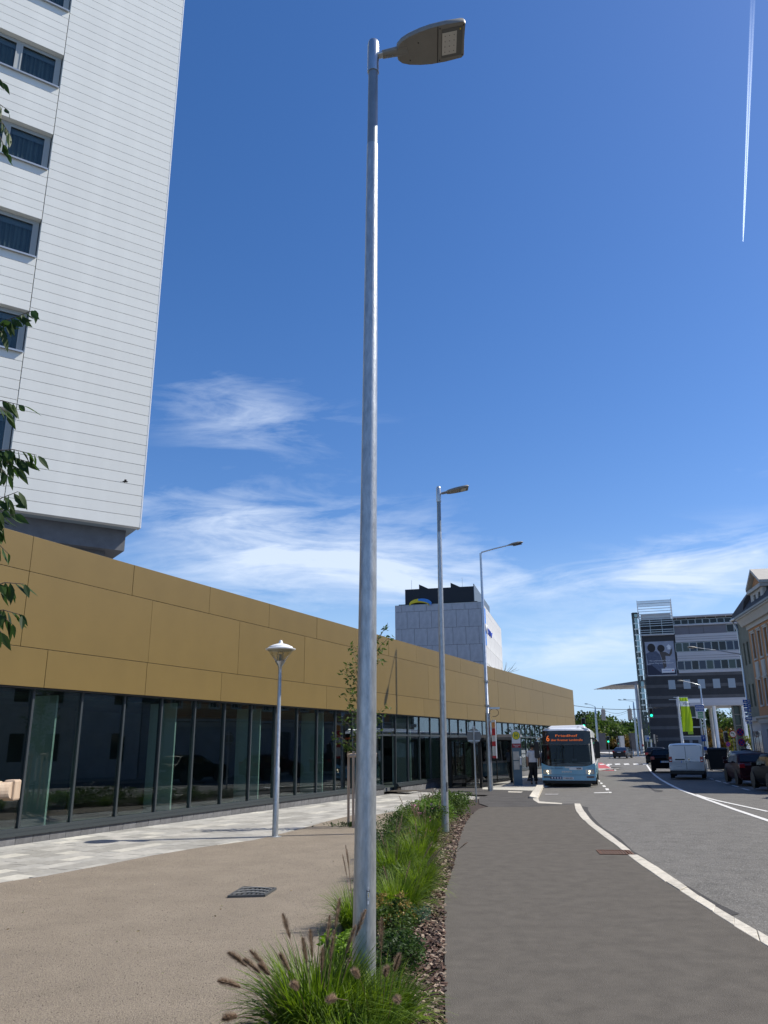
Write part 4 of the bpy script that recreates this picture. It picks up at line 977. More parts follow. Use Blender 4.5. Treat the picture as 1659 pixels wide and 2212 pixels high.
# further arm lamps
def far_lamp(base, top, Y, reach, adir, label, thick=.1, split=.5, up=.25):
    b = at(*base, Y); t_ = at(*top, Y); g = gz(Y)
    return arm_lamp((t_.x if abs(b.x - t_.x) > 1.5 else b.x, Y, g), t_.z - g, reach, adir, label, 'arm street lamps', thick, split, up=up)
far_lamp((1631, 1640), crop(2400, 2300, 2.6587)(1365, 740), 58, 3.1, R(176), 'tall lamp with long arm standing in front of the orange house', .12, .4, .55)
far_lamp(far4(1000, 300), crop(2400, 2300, 2.6587)(920, 1060), 84, 1.6, R(176), 'lamp with pale head above the blue direction sign', .11, .75, .45)
far_lamp(far5(1425, 1035), far5(1340, 62), 150, 2.1, R(178), 'tall dark lamp post left of the glass stair tower', .2, .85, .3)
far_lamp(far5(668, 1010), far5(608, 160), 150, 1.2, R(160), 'tall lamp post above the bus roof before the park trees', .2, .85, .5)
q_ = at(*far5(1465, 45), 158); arm_lamp((q_.x + 1.0, 158, -.53), q_.z + .53, 3.6, R(178), 'lamp arm reaching left from behind the glass stair', 'arm street lamps', .12, .5)

# ---------------------------------------------------------------- bus shelter and stop totem
a = G(1040, 1702); b = G(1106, 1692); sd = (b - a); sa_ = math.atan2(sd.y, sd.x); SW_ = sd.length
SH = thing('bus_shelter', (a.x, a.y, gz(a.y)), sa_, 'dark framed glass bus shelter with flat roof', 'bus shelter')
zr_ = 2.15
for x in (0, SW_):
    MB().bx(x - .06, x + .06, -.06, .06, 0, zr_).build('post', M['black'], SH)
    MB().bx(x - .06, x + .06, 1.44, 1.56, 0, zr_).build('post', M['black'], SH)
MB().bx(.06, SW_ - .06, -.03, .03, .12, .2).bx(.06, SW_ - .06, -.03, .03, 2.07, 2.15).bx(SW_ * .5 - .02, SW_ * .5 + .02, -.03, .03, .2, 2.07).build('frame', M['black'], SH)
sgl = glass('shelter glass', (.3, .31, .32), 1.9)
B(.06, SW_ / 2 - .02, -.01, .01, .2, 2.07).build('glass_panel', sgl, SH); B(SW_ / 2 + .02, SW_ - .06, -.01, .01, .2, 2.07).build('glass_panel', sgl, SH)
B(.1, SW_ - .1, 1.49, 1.51, .2, 2.07).build('back_panel', M['black'], SH)
B(-.02, .0, .1, 1.4, .2, 2.07).build('side_panel', sgl, SH)
MB().ext([(-.25, zr_ + .001), (SW_ + .3, zr_ + .001), (SW_ + 1.3, zr_ + .22), (SW_ + 1.3, zr_ + .3), (SW_ + .2, zr_ + .16), (-.25, zr_ + .1)], 'y', -.3, 2.1).build('roof', M['dark_metal'], SH)
B(SW_ + .02, SW_ + 1.32, -.32, -.305, zr_ + .16, zr_ + .26).build('roof_edge', M['alu'], SH)
MB().bx(.4, SW_ - .4, .9, 1.3, .43, .47).build('bench_seat', M['dark_metal'], SH)
for x in (.7, SW_ - .7): B(x, x + .05, 1.0, 1.2, 0, .43).build('bench_leg', M['dark_metal'], SH)
B(SW_ - .9, SW_ - .3, -.35 + .32, -.04 + .015, .9, 1.9).build('timetable', M['dark_metal'], SH) if False else None
p = G(1120, 1697)
TT = thing('stop_totem', (p.x - .0, p.y, gz(p.y)), R(3), 'pale blue bus stop totem with round yellow H sign', 'bus stop sign')
tw = .215
MB().bx(-tw, tw, 0, .12, 0, 2.3).build('case', mat('totem blue shaded', (.06, .11, .14), .4, c2=(.12, .20, .25), vs=.8, stretch=(.3, 1, 1.4)), TT)  # the shelter's shade is put into the darkened case colour
B(-tw, tw, -.01, -.001, 1.98, 2.62).build('header', M['white'], TT); B(-tw, tw, 0, .12, 2.301, 2.62).build('header_back', M['render_grey'], TT)
MB().disc((0, -.011, 2.36), (0, -1, 0), .2, .006, 24).build('ring', mat('stop green', (.02, .22, .06), .5), TT); MB().disc((0, -.018, 2.36), (0, -1, 0), .175, .006, 24).build('disc', mat('stop yellow', (.8, .62, .02), .5), TT)
text('letter_h', 'H', .2, bpy.data.materials['stop green'], TT, (0, -.03, 2.36), FRONT, .16, .004, bold=.006)
B(-tw, tw, -.012, -.002, 1.78, 1.97).build('name_plate', mat('plate dark red', (.30, .01, .02), .5), TT)
text('stop_name', 'Traisenpark', .055, M['white'], TT, (0, -.02, 1.90), FRONT, .36, .003); text('stop_name', 'Süd', .055, M['white'], TT, (0, -.02, 1.825), FRONT, .16, .003)
for x0, z0, x1, z1 in ((-.19, 1.2, .1, 1.6), (-.18, .75, .1, 1.15)): B(x0, x1, -.02, -.002, z0, z1).build('timetable', M['pave'][3], TT)
MB().bx(.11, .2, -.12, -.002, .95, 1.35).build('ticket_box', M['white'], TT, bevel=.03)

# ---------------------------------------------------------------- signals, wires, signs
sigg = emis('signal green', (.02, 1., .55), 1.6); siggy = mat('signal back', (.42, .40, .35), .6)
def signal(c, h, rz, label, green=False, face=True, hang=.35, parent_post=None, z0=None):
    """three lens signal head, height h, centred at c; local -Y is its face"""
    t = thing('traffic_signal', tuple(c), rz, label, 'traffic light', 'traffic signals at the crossing'); w = h * .36
    MB().bx(-w / 2, w / 2, 0, h * .2, -h / 2, h / 2).build('housing', M['dark_metal'], t, bevel=h * .02)
    MB().ext([(-w * .62, -h * .55), (w * .62, -h * .55), (w * .62, h * .52), (w * .45, h * .6), (-w * .45, h * .6), (-w * .62, h * .52)], 'y', h * .2 + .001, h * .23).build('backing_board', siggy, t)
    for i in range(3):
        z = h * (.3 - .3 * i); m = sigg if (green and i == 2) else M['black']
        MB().disc((0, -.001, z), (0, -1, 0), w * .4, .01, 16).build('lens', m, t)
        b = MB(); b.rings([[(w * .42 * math.cos(a), -.001 if k == 0 else -h * .16, z + w * .42 * math.sin(a)) for a in [math.pi * (j / 8 * 1.3 - .15) for j in range(9)]] for k in (0, 1)], cap=False, close=False); b.build('visor', M['dark_metal'], t, fix=False)
    if hang: MB().tube([(0, h * .1, h * .6), (0, h * .1, h * .6 + hang)], .03, 6).build('hanger', M['grey_metal'], t)
    return t
c3 = crop(2400, 2680, 5.184); Y = 92
def S_(cr, x, y, Y): return at(*cr(x, y), Y)
signal(S_(far5, 757, 320, Y), 1.05, R(180 - 8), 'left hanging traffic signal showing its pale back over the crossing')
signal(S_(far5, 1282, 308, Y), 1.05, R(140), 'hanging traffic signal with dark side lenses beside the tall lamp post')
signal(S_(c3, 850, 655, Y), 1.0, R(-10), 'hanging traffic signal showing green in front of the dark office', True)
sgn = signal(S_(far5, 380, 475, 78), .85, R(-12), 'green traffic signal just above the bus roof', True, hang=0)
MB().tube([(0, .2, -.4), (0, .2, -S_(far5, 380, 475, 78).z - .5)], .06, 8).build('post', M['galv'], sgn)
def wire(pts, Y0, Y1, sag, label, r=.018):
    a = at(*pts[0], Y0); b = at(*pts[1], Y1); P = []
    for i in range(17):
        t = i / 16; q = a.lerp(b, t); q.z -= sag * 4 * t * (1 - t); P.append(q)
    MB().tube(P, r, 5).build('overhead_wire', M['dark_metal'], label=label, cat='wire', group='overhead wires')
wire((far5(190, 138), far5(1850, 180)), 92, 92, .3, 'main signal wire from the gold building to the lime flag', .03)
wire((far5(730, 195), far5(1290, 188)), 91.6, 91.6, .55, 'short slack cable looping between the two hanging signals')
wire((c3(900, 552), c3(1330, 470)), 92, 92, .25, 'wire rising from the green signal towards the lime flag')
wire((far5(500, 350), far5(1400, 180)), 96, 92, .5, 'thin slanting wire behind the hanging signals', .01)
def post_signal(cr, x, ytop, ybot, Y, h, rz, label, green):
    t = S_(cr, x, ytop, Y); o = signal(t - Vector((0, 0, h / 2)), h, rz, label, green, hang=0)
    MB().tube([(0, .15, h / 2), (0, .15, -(t.z - h / 2 - gz(Y)))], .055, 8).build('post', M['grey_metal'], o); return o
post_signal(far5, 848, 735, 1020, 126, .9, R(-15), 'post mounted green signal left of the dark car', True)
post_signal(far5, 1040, 770, 1000, 140, .9, R(60), 'post mounted signal seen side-on right of the other green one', True)
post_signal(c3, 945, 1115, 1390, 100, .95, R(95), 'signal on a pale post in front of the striped wall', False)
o = post_signal(far4, 1218, 355, 560, 80, .9, R(-5), 'dark signal with small white arrow left of the no-turn sign', False)
q_ = S_(c3, 5, 1130, 130)
# direction board on posts above the van
def board(nm, cr, x0, y0, x1, y1, Y, m, label, cat, rz=0, post=True, grp=None):
    a = S_(cr, x0, y0, Y); b = S_(cr, x1, y1, Y); cx = (a.x + b.x) / 2; w = abs(b.x - a.x); zt = max(a.z, b.z); zb = min(a.z, b.z); g = gz(Y)
    t = thing(nm, (cx, Y, g), rz, label, cat, grp)
    B(-w / 2, w / 2, -.02, .02, zb - g, zt - g).build('plate', m, t)
    if post: MB().tube([(0, .06, -.1), (0, .06, zt - g - .03)], .04, 8).build('post', M['galv'], t)
    return t, w, zb - g, zt - g
bluem = mat('sign blue plate', (.015, .10, .45), .4); greenm = mat('sign green', (.04, .35, .16), .5)
c4 = crop(2700, 2680, 5.12)
t, w, z0, z1 = board('direction_sign', c4, 180, 485, 398, 765, 70, M['white'], 'stacked blue and white direction boards above the van roof', 'road sign')
h = (z1 - z0) / 4
for i, (m, s, tm) in enumerate(((bluem, 'S33 Wien Linz', 'white'), (bluem, 'B1 Krems', 'white'), (greenm, 'Zentrum', 'white'), (greenm, 'Bahnhof', 'white'))):
    z = z1 - h * (i + .5); ww = w * (.94 if i < 2 else .55)
    B(-ww / 2, ww / 2, -.026, -.0205, z - h * .38, z + h * .38).build('sign_field', m, t)
    text('sign_text', s, h * .36, M['white'], t, (0, -.032, z), FRONT, ww * .8, .003, bold=.004)
for a_, b_, l in (((335, 885), (392, 940), 'upper'), ((372, 1045), (418, 1095), 'lower')):
    t, w, z0, z1 = board('small_green_sign', c4, a_[0], a_[1], b_[0], b_[1], 68, M['white'], l + ' small white and green sign on the post beside the van', 'road sign')
    B(-w * .42, w * .42, -.026, -.0205, z0 + (z1 - z0) * .2, z0 + (z1 - z0) * .5).build('sign_field', greenm, t)
t, w, z0, z1 = board('parking_sign', c4, 308, 1098, 410, 1225, 62, bluem, 'blue parking garage sign with a white P under a roof', 'road sign')
text('letter_p', 'P', (z1 - z0) * .42, M['white'], t, (0, -.03, z0 + (z1 - z0) * .5), FRONT, w * .36, .004, bold=.012)
MB().rings([[(x, y, z0 + (z1 - z0) * q) for x, q in ((-w * .4, .76), (0, .93), (w * .4, .76), (w * .4, .82), (0, .98), (-w * .4, .82))] for y in (-.028, -.021)]).build('roof_mark', M['white'], t)
t, w, z0, z1 = board('round_blue_sign', c4, 360, 1330, 432, 1402, 60, bluem, 'small round blue sign low beside the van', 'road sign', post=False)
def rsign(cr, x, y, r, Y, kind, label, s=1):
    c = S_(cr, x, y, Y); e_ = S_(cr, x + r, y, Y); rad = (e_.x - c.x) * s; g = gz(Y)
    t = thing('round_sign', (c.x, Y, g), R(-4), label, 'traffic sign', 'round restriction signs'); z = c.z - g
    MB().tube([(0, .05, -.1), (0, .05, z + rad * .8)], .035, 8).build('post', M['grey_metal'], t)
    MB().disc((0, 0, z), (0, -1, 0), rad, .012, 28).build('rim', redm, t)
    MB().disc((0, -.013, z), (0, -1, 0), rad * .82, .004, 28).build('face', M['white'] if kind == 'turn' else mat('deep sign blue', (.01, .02, .22), .5) if 'deep sign blue' not in bpy.data.materials else bpy.data.materials['deep sign blue'] if kind != 'turn' else M['white'], t)
    if kind == 'turn':
        b = MB(); b.rings([[(px * rad, y_, z + pz * rad) for px, pz in ((.45, -.45), (.3, -.5), (.12, .1), (-.25, .22), (-.3, .05), (-.62, .35), (-.2, .55), (-.22, .4), (.25, .28))] for y_ in (-.022, -.018)]); b.build('arrow', M['black'], t)
    else:
        b = MB(); b.rings([[(px * rad, y_, z + pz * rad) for px, pz in ((-.62, .5), (-.5, .62), (.62, -.5), (.5, -.62))] for y_ in (-.022, -.018)]); b.build('bar', redm, t)
        if kind == 'x': b = MB(); b.rings([[(px * rad, y_, z + pz * rad) for px, pz in ((.62, .5), (.5, .62), (-.62, -.5), (-.5, -.62))] for y_ in (-.026, -.023)]); b.build('bar', redm, t)
    return t
rsign(c4, 1100, 1040, 74, 62, 'x', 'upper round no stopping sign right of the no-turn sign')
rsign(c4, 1125, 1245, 72, 60, 'x', 'lower round no stopping sign above the dark red saloon')
rsign(c4, 950, 1078, 68, 66, 'turn', 'round no left turn sign with black arrow')
rsign(c4, 855, 1282, 47, 78, 'bar', 'small far round no parking sign beside the white column')
# stack of blue signs on the tall lamp
P_ = S_(c4, 1235, 640, 57)
t = thing('sign_stack', (P_.x, 57, gz(57)), R(4), 'stack of blue lane and street signs on the lamp post by the orange house', 'road sign')
for i, (y0, y1, w_) in enumerate(((385, 455, 1.), (462, 545, 1.), (550, 635, .95), (645, 715, .9), (722, 800, .9), (812, 885, .8))):
    za = S_(c4, 1235, y0, 57).z - gz(57); zb = S_(c4, 1235, y1, 57).z - gz(57); m = bluem if i not in (3, 5) else M['white']; fx = M['white'] if m == bluem else bluem
    w2_ = .26 * w_; B(-w2_, w2_, -.14, -.12, zb + .015, za - .01).build('plate', m, t)
    s = ('←', '←', '←', 'P a', '1', 'P 2')[i]
    if i < 3:
        zc = (za + zb) / 2; hh = (za - zb) * .28
        b = MB(); b.rings([[(px, y_, zc + pz) for px, pz in ((-.21, 0), (-.1, hh), (-.1, hh * .4), (.0, hh * .4), (.0, -hh * .4), (-.1, -hh * .4), (-.1, -hh))] for y_ in (-.15, -.142)]); b.build('arrow', fx, t)
        B(.06, .2, -.15, -.142, zc - hh, zc - hh * .4).build('mark', fx, t); B(.06, .2, -.15, -.142, zc + hh * .2, zc + hh).build('mark', fx, t)
    else: text('sign_text', s, (za - zb) * .5, fx, t, (0, -.15, (za + zb) / 2), FRONT, .36, .004, bold=.004)
# bus stop over the road, banner
t, w, z0, z1 = board('stop_sign_far', c3, 715, 1120, 815, 1240, 104, mat('pale sign', (.30, .36, .42), .5), 'pale square sign with a blue dot at the foot of the stair tower', 'sign'); MB().disc((w * .22, -.021, (z0 + z1) / 2), (0, -1, 0), w * .24, .006, 16).build('dot', bluem, t)
t, w, z0, z1 = board('yellow_stop_sign', c3, 818, 1205, 875, 1258, 104, mat('pale yellow', (.5, .48, .15), .5), 'small yellow sign right of the pale square sign', 'sign')
t, w, z0, z1 = board('timetable_totem', c3, 835, 1275, 880, 1400, 104, mat('totem pale blue', (.16, .30, .42), .5), 'pale blue timetable totem in front of the striped wall', 'sign')
B(-w * .35, w * .35, -.026, -.0205, z0 + .2, z0 + 1.2).build('sheet_of_paper', M['white'], t)
t, w, z0, z1 = board('red_notice', c3, 658, 1300, 700, 1345, 150, redm, 'small red and white notice by the foot of the white column', 'sign')
FLG = thing('banner', (0, 0, 0), 0, 'tall lime green vertical banner with white band on a white mast', 'banner'); Y = 98; g = gz(Y)
b0 = S_(c3, 1490, 1250, Y); b1 = S_(c3, 1372, 330, Y); FLG.location = (b0.x, Y, g)
xk = (b1.x - b0.x)
MB().tube([(0, 0, -.1), (xk * 0, 0, b1.z - g)], [.17, .11], 10).build('mast', M['white'], FLG, smooth=60)
hz = b1.z - g
MB().bx(-.5, 1.25, -.02, .02, hz - .1, hz - .03).bx(-1.1, -.1, -.02, .02, hz - .35, hz - .3).build('top_bar', M['alu'], FLG)
zbm = S_(c3, 1520, 1040, Y).z - g
def cloth(nm, za, zb, m):
    n = 22; mm = 8; b = MB(); o = 0; pts = []
    for i in range(n + 1):
        t_ = i / n; z = za + (zb - za) * t_; tt = (hz - z) / (hz - zbm)
        w_ = .95 + .5 * math.sin(min(1, tt) * 2.6) * (.75)
        for j in range(mm + 1): pts.append((.15 + w_ * j / mm, -.12 * math.sin(j * 1.3 + tt * 4) - .16 * math.sin(tt * 5 + j * .25) - .03, z))
    b._a(pts, [(i * (mm + 1) + j, i * (mm + 1) + j + 1, (i + 1) * (mm + 1) + j + 1, (i + 1) * (mm + 1) + j) for i in range(n) for j in range(mm)])
    return b.build(nm, m, FLG, smooth=80, fix=False)
dz = hz - .1 - zbm
lm = leafmat('lime cloth', (.36, .50, .02), (.38, .54, .04), .3, .2)
cloth('cloth', hz - .1, hz - .1 - dz * .11, lm); cloth('white_band', hz - .1 - dz * .11, hz - .1 - dz * .26, leafmat('white cloth', (.7, .72, .7), (.75, .77, .75), .3, .3)); cloth('cloth', hz - .1 - dz * .26, zbm, lm)
text('banner_text', 'Wien', .42, M['grey_metal'], FLG, (.8, -.42, hz - .1 - dz * .19), FRONT, .8, .004)
# bollards and short posts
for i, (cr, x, y, hpx) in enumerate(((far5, 1338, 1045, 90), (c3, 765, 1400, 80), (c4, 600, 1435, 110), (c4, 903, 1385, 70), (c4, 1462, 1440, 100))):
    q_ = G(*cr(x, y)); Yb = min(q_.y, 150); s_ = at(*cr(x, y - hpx), Yb); a_ = at(*cr(x, y), Yb); hh = max(.7, s_.z - a_.z)
    MB().lathe([(.09, 0), (.09, hh - .1), (.06, hh), (0, hh + .02)], 10).build('bollard', M['blue_post'] if i == 0 and 'blue_post' in M else M['alu'], loc=(a_.x, Yb, gz(Yb)), smooth=50, label=('short blue grey bollard left of the tall lamp post', 'short pale post at the foot of the stair tower', 'white post behind the dark container', 'pale stub post next to the small round sign', 'white post by the house corner')[i], cat='bollard')
rl = thing('railing', (0, 0, 0), 0, 'low tubular railing along the far pavement near the bollard', 'railing')
a_ = at(*far5(1205, 1008), 150); b_ = at(*far5(1560, 1010), 150); 
for z in (-.25, .25): MB().tube([(a_.x, 150, a_.z + z * 1.2), (b_.x, 150, b_.z + z * 1.2)], .05, 6).build('rail', M['grey_metal'], rl)
for i in range(5):
    x = a_.x + (b_.x - a_.x) * i / 4; MB().tube([(x, 150, -.55), (x, 150, a_.z + .35)], .05, 6).build('rail_post', M['grey_metal'], rl)
# contrail
c0_ = ray(1605, 522).normalized() * 15000; c1_ = ray(1628, -40).normalized() * 15000
ctm = bpy.data.materials.new('contrail ice'); ctm.use_nodes = True; tt_ = ctm.node_tree; tt_.nodes.clear()
em = nd(tt_, 'ShaderNodeAddShader'); d1_ = nd(tt_, 'ShaderNodeBsdfDiffuse'); d2_ = nd(tt_, 'ShaderNodeBsdfTranslucent'); d1_.inputs[0].default_value = d2_.inputs[0].default_value = (1, 1, 1, 1); tt_.links.new(d1_.outputs[0], em.inputs[0]); tt_.links.new(d2_.outputs[0], em.inputs[1])
tp = nd(tt_, 'ShaderNodeBsdfTransparent'); lw = nd(tt_, 'ShaderNodeLayerWeight'); lw.inputs[0].default_value = .3
gm = nd(tt_, 'ShaderNodeTexCoord'); gr_ = nd(tt_, 'ShaderNodeSeparateXYZ'); tt_.links.new(gm.outputs['Generated'], gr_.inputs[0])
mr = nd(tt_, 'ShaderNodeMapRange'); mr.inputs[1].default_value = 0; mr.inputs[2].default_value = 1; mr.inputs[3].default_value = .3; mr.inputs[4].default_value = .0; tt_.links.new(gr_.outputs['Z'], mr.inputs[0])
iv = nd(tt_, 'ShaderNodeMath', operation='SUBTRACT'); iv.inputs[0].default_value = 1; tt_.links.new(lw.outputs['Facing'], iv.inputs[1])
ml_ = nd(tt_, 'ShaderNodeMath', operation='MULTIPLY'); tt_.links.new(mr.outputs[0], ml_.inputs[0]); tt_.links.new(iv.outputs[0], ml_.inputs[1])
mx = nd(tt_, 'ShaderNodeMixShader'); tt_.links.new(ml_.outputs[0], mx.inputs[0]); tt_.links.new(tp.outputs[0], mx.inputs[1]); tt_.links.new(em.outputs[0], mx.inputs[2])
oo = nd(tt_, 'ShaderNodeOutputMaterial'); tt_.links.new(mx.outputs[0], oo.inputs[0])
ct = MB()
sid = (c1_ - c0_).cross(c0_).normalized()
for s_ in (-1, 1):
    ct.tube([c0_, c0_.lerp(c1_, .06) + sid * s_ * 6, c0_.lerp(c1_, .3) + sid * s_ * 11, c0_.lerp(c1_, .6) + sid * s_ * 15, c1_ + sid * s_ * 19], [2, 5, 9, 14, 20], 12, cap=False)
ct.build('contrail', ctm, label='thin white aircraft contrail fading upward at the right of the sky', cat='contrail', smooth=80, fix=False)
# ---------------------------------------------------------------- city bus
bl_ = G(1176, 1698); br_ = G(1287, 1698); bc = (bl_ + br_) / 2
BUS = thing('city_bus', (bc.x, bc.y + .1, gz(bc.y) - .05), frame(105), 'light blue city bus at the stop with orange lettering on its destination display', 'bus')
M['bus_blue'] = mat('bus light blue', (.20, .45, .60), .22, coat=.6, spec=.5)
M['bus_white'] = mat('bus white', (.78, .80, .82), .3, coat=.4)
M['bus_black'] = mat('bus black gloss', (.008, .009, .011), .08, spec=.6)
M['tyre'] = mat('tyre', (.012, .012, .012), .8); M['rim'] = mat('wheel rim', (.30, .31, .32), .35, metal=.7)
hw = 1.29; BLn = 11.9; H0, H1 = .32, 2.62
def outline(k=0., z=0):   # plan outline with rounded front corners
    pts = [(-hw + k, BLn), (-hw + k, .5), (-hw + .06 + k, .22), (-hw + .22 + k, .06 + k), (-hw + .5, .0 + k), (0, -.05 + k), (hw - .5, .0 + k), (hw - .22 - k, .06 + k), (hw - .06 - k, .22), (hw - k, .5), (hw - k, BLn)]
    return [(x, y, z) for x, y in pts]
MB().rings([outline(.05, H0), outline(0, H0 + .12), outline(0, .98)]).build('lower_body', M['bus_blue'], BUS, smooth=35)
MB().rings([outline(.005, .981), outline(.02, 1.0), outline(.05, 2.0), outline(.09, 2.5), outline(.14, H1)], cap=False).build('front_shell', M['bus_black'], BUS, smooth=40) if False else None
# sides and rear above the waist, pillars either side of windscreen
for sx in (-1, 1):
    MB().rings([[(sx * (hw - .0), .55, .98), (sx * (hw - .0), BLn, .98), (sx * (hw - .08), BLn, .98), (sx * (hw - .08), .55, .98)], [(sx * (hw - .12), .55, H1), (sx * (hw - .12), BLn, H1), (sx * (hw - .2), BLn, H1), (sx * (hw - .2), .55, H1)]]).build('side_wall', M['bus_white'], BUS)
    for k in range(7):
        y = .75 + k * 1.55
        def sp(z, o=.006): return sx * (hw + o - .12 * (z - .98) / (H1 - .98))
        MB().rings([[(sp(1.1), y, 1.1), (sp(1.1), y + 1.45, 1.1), (sp(2.3), y + 1.45, 2.3), (sp(2.3), y, 2.3)], [(sp(1.1, -.01), y, 1.1), (sp(1.1, -.01), y + 1.45, 1.1), (sp(2.3, -.01), y + 1.45, 2.3), (sp(2.3, -.01), y, 2.3)]]).build('side_window', M['far_glass'], BUS)
    MB().rings([[(sx * (hw - .0), .5, .985), (sx * (hw - .06), .22, .985), (sx * (hw - .2), .07, .985), (sx * (hw - .26), .12, .985), (sx * (hw - .1), .55, .985)], [(sx * (hw - .12), .5, H1), (sx * (hw - .17), .26, H1), (sx * (hw - .3), .14, H1), (sx * (hw - .36), .2, H1), (sx * (hw - .22), .55, H1)]]).build('front_pillar', M['bus_white'] if sx > 0 else M['bus_black'], BUS, smooth=50)
MB().bx(-hw + .1, hw - .1, BLn - .1, BLn, .98, H1).build('rear_wall', M['bus_white'], BUS)
MB().rings([outline(.13, H1 - .005), outline(.18, H1 + .07), outline(.4, H1 + .13)]).build('roof', M['bus_white'], BUS, smooth=40)
MB().rings([[(-.95, .6, H1 + .1), (.95, .6, H1 + .1), (.95, 6, H1 + .1), (-.95, 6, H1 + .1)], [(-.75, .75, H1 + .24), (.85, .75, H1 + .27), (.85, 6, H1 + .27), (-.75, 6, H1 + .24)]]).build('roof_pod', M['bus_white'], BUS, bevel=.04)
for x in (.55, .62): B(x, x + .015, .3, .32, H1 + .08, H1 + .2).build('antenna', M['black'], BUS)
# front: black surround, display, windscreen, header
def fy(x, z): return -.05 + .12 * (abs(x) / hw) ** 3.2 + .07 * max(0, z - .98)
def fpanel(nm, x0, x1, z0f, z1f, m, off=0, n=12, th=.02, par=None, sm=50):
    rr = []
    for i in range(n + 1):
        x = x0 + (x1 - x0) * i / n; z0_ = z0f(x) if callable(z0f) else z0f; z1_ = z1f(x) if callable(z1f) else z1f
        rr.append([(x, fy(x, z0_) - off, z0_), (x, fy(x, z1_) - off, z1_), (x, fy(x, z1_) - off + th, z1_), (x, fy(x, z0_) - off + th, z0_)])
    return MB().rings(rr).build(nm, m, par or BUS, smooth=sm)
xw = hw - .13
fpanel('front_top', -xw, xw, 1.98, lambda x: H1 - .0 - .05 * (abs(x) / xw) ** 4, M['bus_black'], .03)
fpanel('windscreen_frame', -xw, xw, .93, 1.0, M['bus_black'], .03)
for a, b in ((-xw, -xw + .07), (xw - .07, xw)): fpanel('screen_edge', a, b, 1.0, 1.98, M['bus_black'], .03, n=2)
wsg = glass('windscreen glass', (.42, .44, .45), 1.35)
fpanel('windscreen', -xw + .07, xw - .07, lambda x: 1.0, 1.93, wsg, .028, th=.006)
fpanel('header_strip', -xw + .03, xw - .05, 1.94, 1.965, M['grey_metal'], .045)
fpanel('windscreen_shade', -xw + .07, xw - .07, lambda x: .985, lambda x: 1.16 - .05 * (1 - (x / xw) ** 2), M['bus_black'], .034)
fpanel('display_glass', -xw + .12, xw - .32, 2.03, 2.50, mat('display dark blue', (.006, .008, .020), .15), .034)
om = emis('led orange', (1., .22, .04), .42)
text('route_number', '6', .27, om, BUS, (-.88, -.10, 2.235), FRONT, .15, .003, bold=.006)
for s_, x_, z_, h_, w_ in (('Friedhof', .0, 2.37, .11, 1.05), ('über Kremser Landstraße', .02, 2.17, .10, 1.5)):
    text('destination', s_, h_, om, BUS, (x_, -.09, z_), FRONT, w_, .003)
# interior seen through the screen
B(-hw + .15, hw - .15, .3, .5, .5, .99).build('dashboard', M['black'], BUS)
B(-hw + .2, hw - .2, 5.0, 5.1, .6, 2.4).build('cabin_back', M['int_dark'], BUS)
yel = mat('yellow rail', (.55, .50, .03), .4)
MB().tube([(-1.0, .6, 1.22), (-.2, .6, 1.26)], .018, 6).tube([(-.9, .7, 1.25), (-.8, .7, 1.5), (-.6, .7, 1.6)], .018, 6).tube([(-.45, .9, 1.2), (-.35, .9, 1.6)], .018, 6).tube([(-.55, 1.6, 1.0), (-.55, 1.6, 2.2)], .018, 6).tube([(-.2, 1.6, 1.0), (-.2, 1.6, 2.2)], .018, 6).build('yellow_rails', yel, BUS)
MB().bx(-.02, .02, .4, .44, 1.0, 2.0).bx(.9, .93, .4, .44, 1.0, 1.95).build('cab_partition', M['grey_metal'], BUS)
B(.2, .42, .12, .13, 1.2, 1.3).build('route_card', M['white'], BUS)
MB().tube([(.75, .62, 1.12), (.55, .62, 1.2)], .02, 6).build('wiper', M['black'], BUS)
for a, b in (((-.9, 1.05), (-.1, 1.12)), ((.9, 1.05), (.15, 1.12))):
    MB().tube([(a[0], fy(a[0], 1.05) - .05, a[1]), (b[0], fy(b[0], 1.1) - .05, b[1])], .012, 5).build('wiper', M['black'], BUS)
# waistline blue nose rising at the sides, lights, plate, marks
fpanel('nose', -hw + .02, hw - .02, .56, lambda x: .94 + .18 * max(0, (abs(x) / hw - .55) / .45) ** 2, M['bus_blue'], .036)
fpanel('bumper', -hw + .02, hw - .02, .30, .55, M['bus_blue'], .045)
fpanel('bumper_line', -.85, .85, .553, .562, M['black'], .05)
fpanel('skirt', -hw + .05, hw - .05, .16, .295, M['black'], .0, th=.3)
hl = emis('headlight', (1, .86, .6), 1.6); chrome = mat('lamp chrome', (.5, .5, .5), .15, metal=.9)
for sx in (-1, 1):
    x0, x1 = sorted((sx * (hw - .08), sx * (hw - .48)))
    fpanel('headlight', x0, x1, .60, .80, chrome, .042, n=5)
    for q, dx_ in ((.70, .30), (.64, .33)): MB().disc((sx * (hw - dx_), fy(sx * (hw - dx_), q) - .045, q + (.02 if dx_ == .3 else -.03)), (0, -1, 0), .055 if dx_ == .3 else .03, .008, 14).build('lamp', hl, BUS)
    x0, x1 = sorted((sx * (hw - .1), sx * (hw - .45))); fpanel('fog_light', x0, x1, .42, .50, mat('fog lamp', (.14, .10, .10), .2) if sx > 0 else M['grey_metal'], .052, n=5)
fpanel('number_plate', -.28, .22, .35, .46, M['white'], .055, n=3)
text('plate_text', 'P 4859 DR', .06, M['black'], BUS, (-.03, -.125, .405), FRONT, .42, .003)
text('maker_name', 'MAN', .07, M['alu'], BUS, (-.08, -.105, .70), FRONT, .46, .004, bold=.005)
text('operator_name', 'Dr. Richard', .07, mat('dark blue print', (.01, .04, .14), .5), BUS, (-.55, -.10, .86), FRONT, .55, .003)
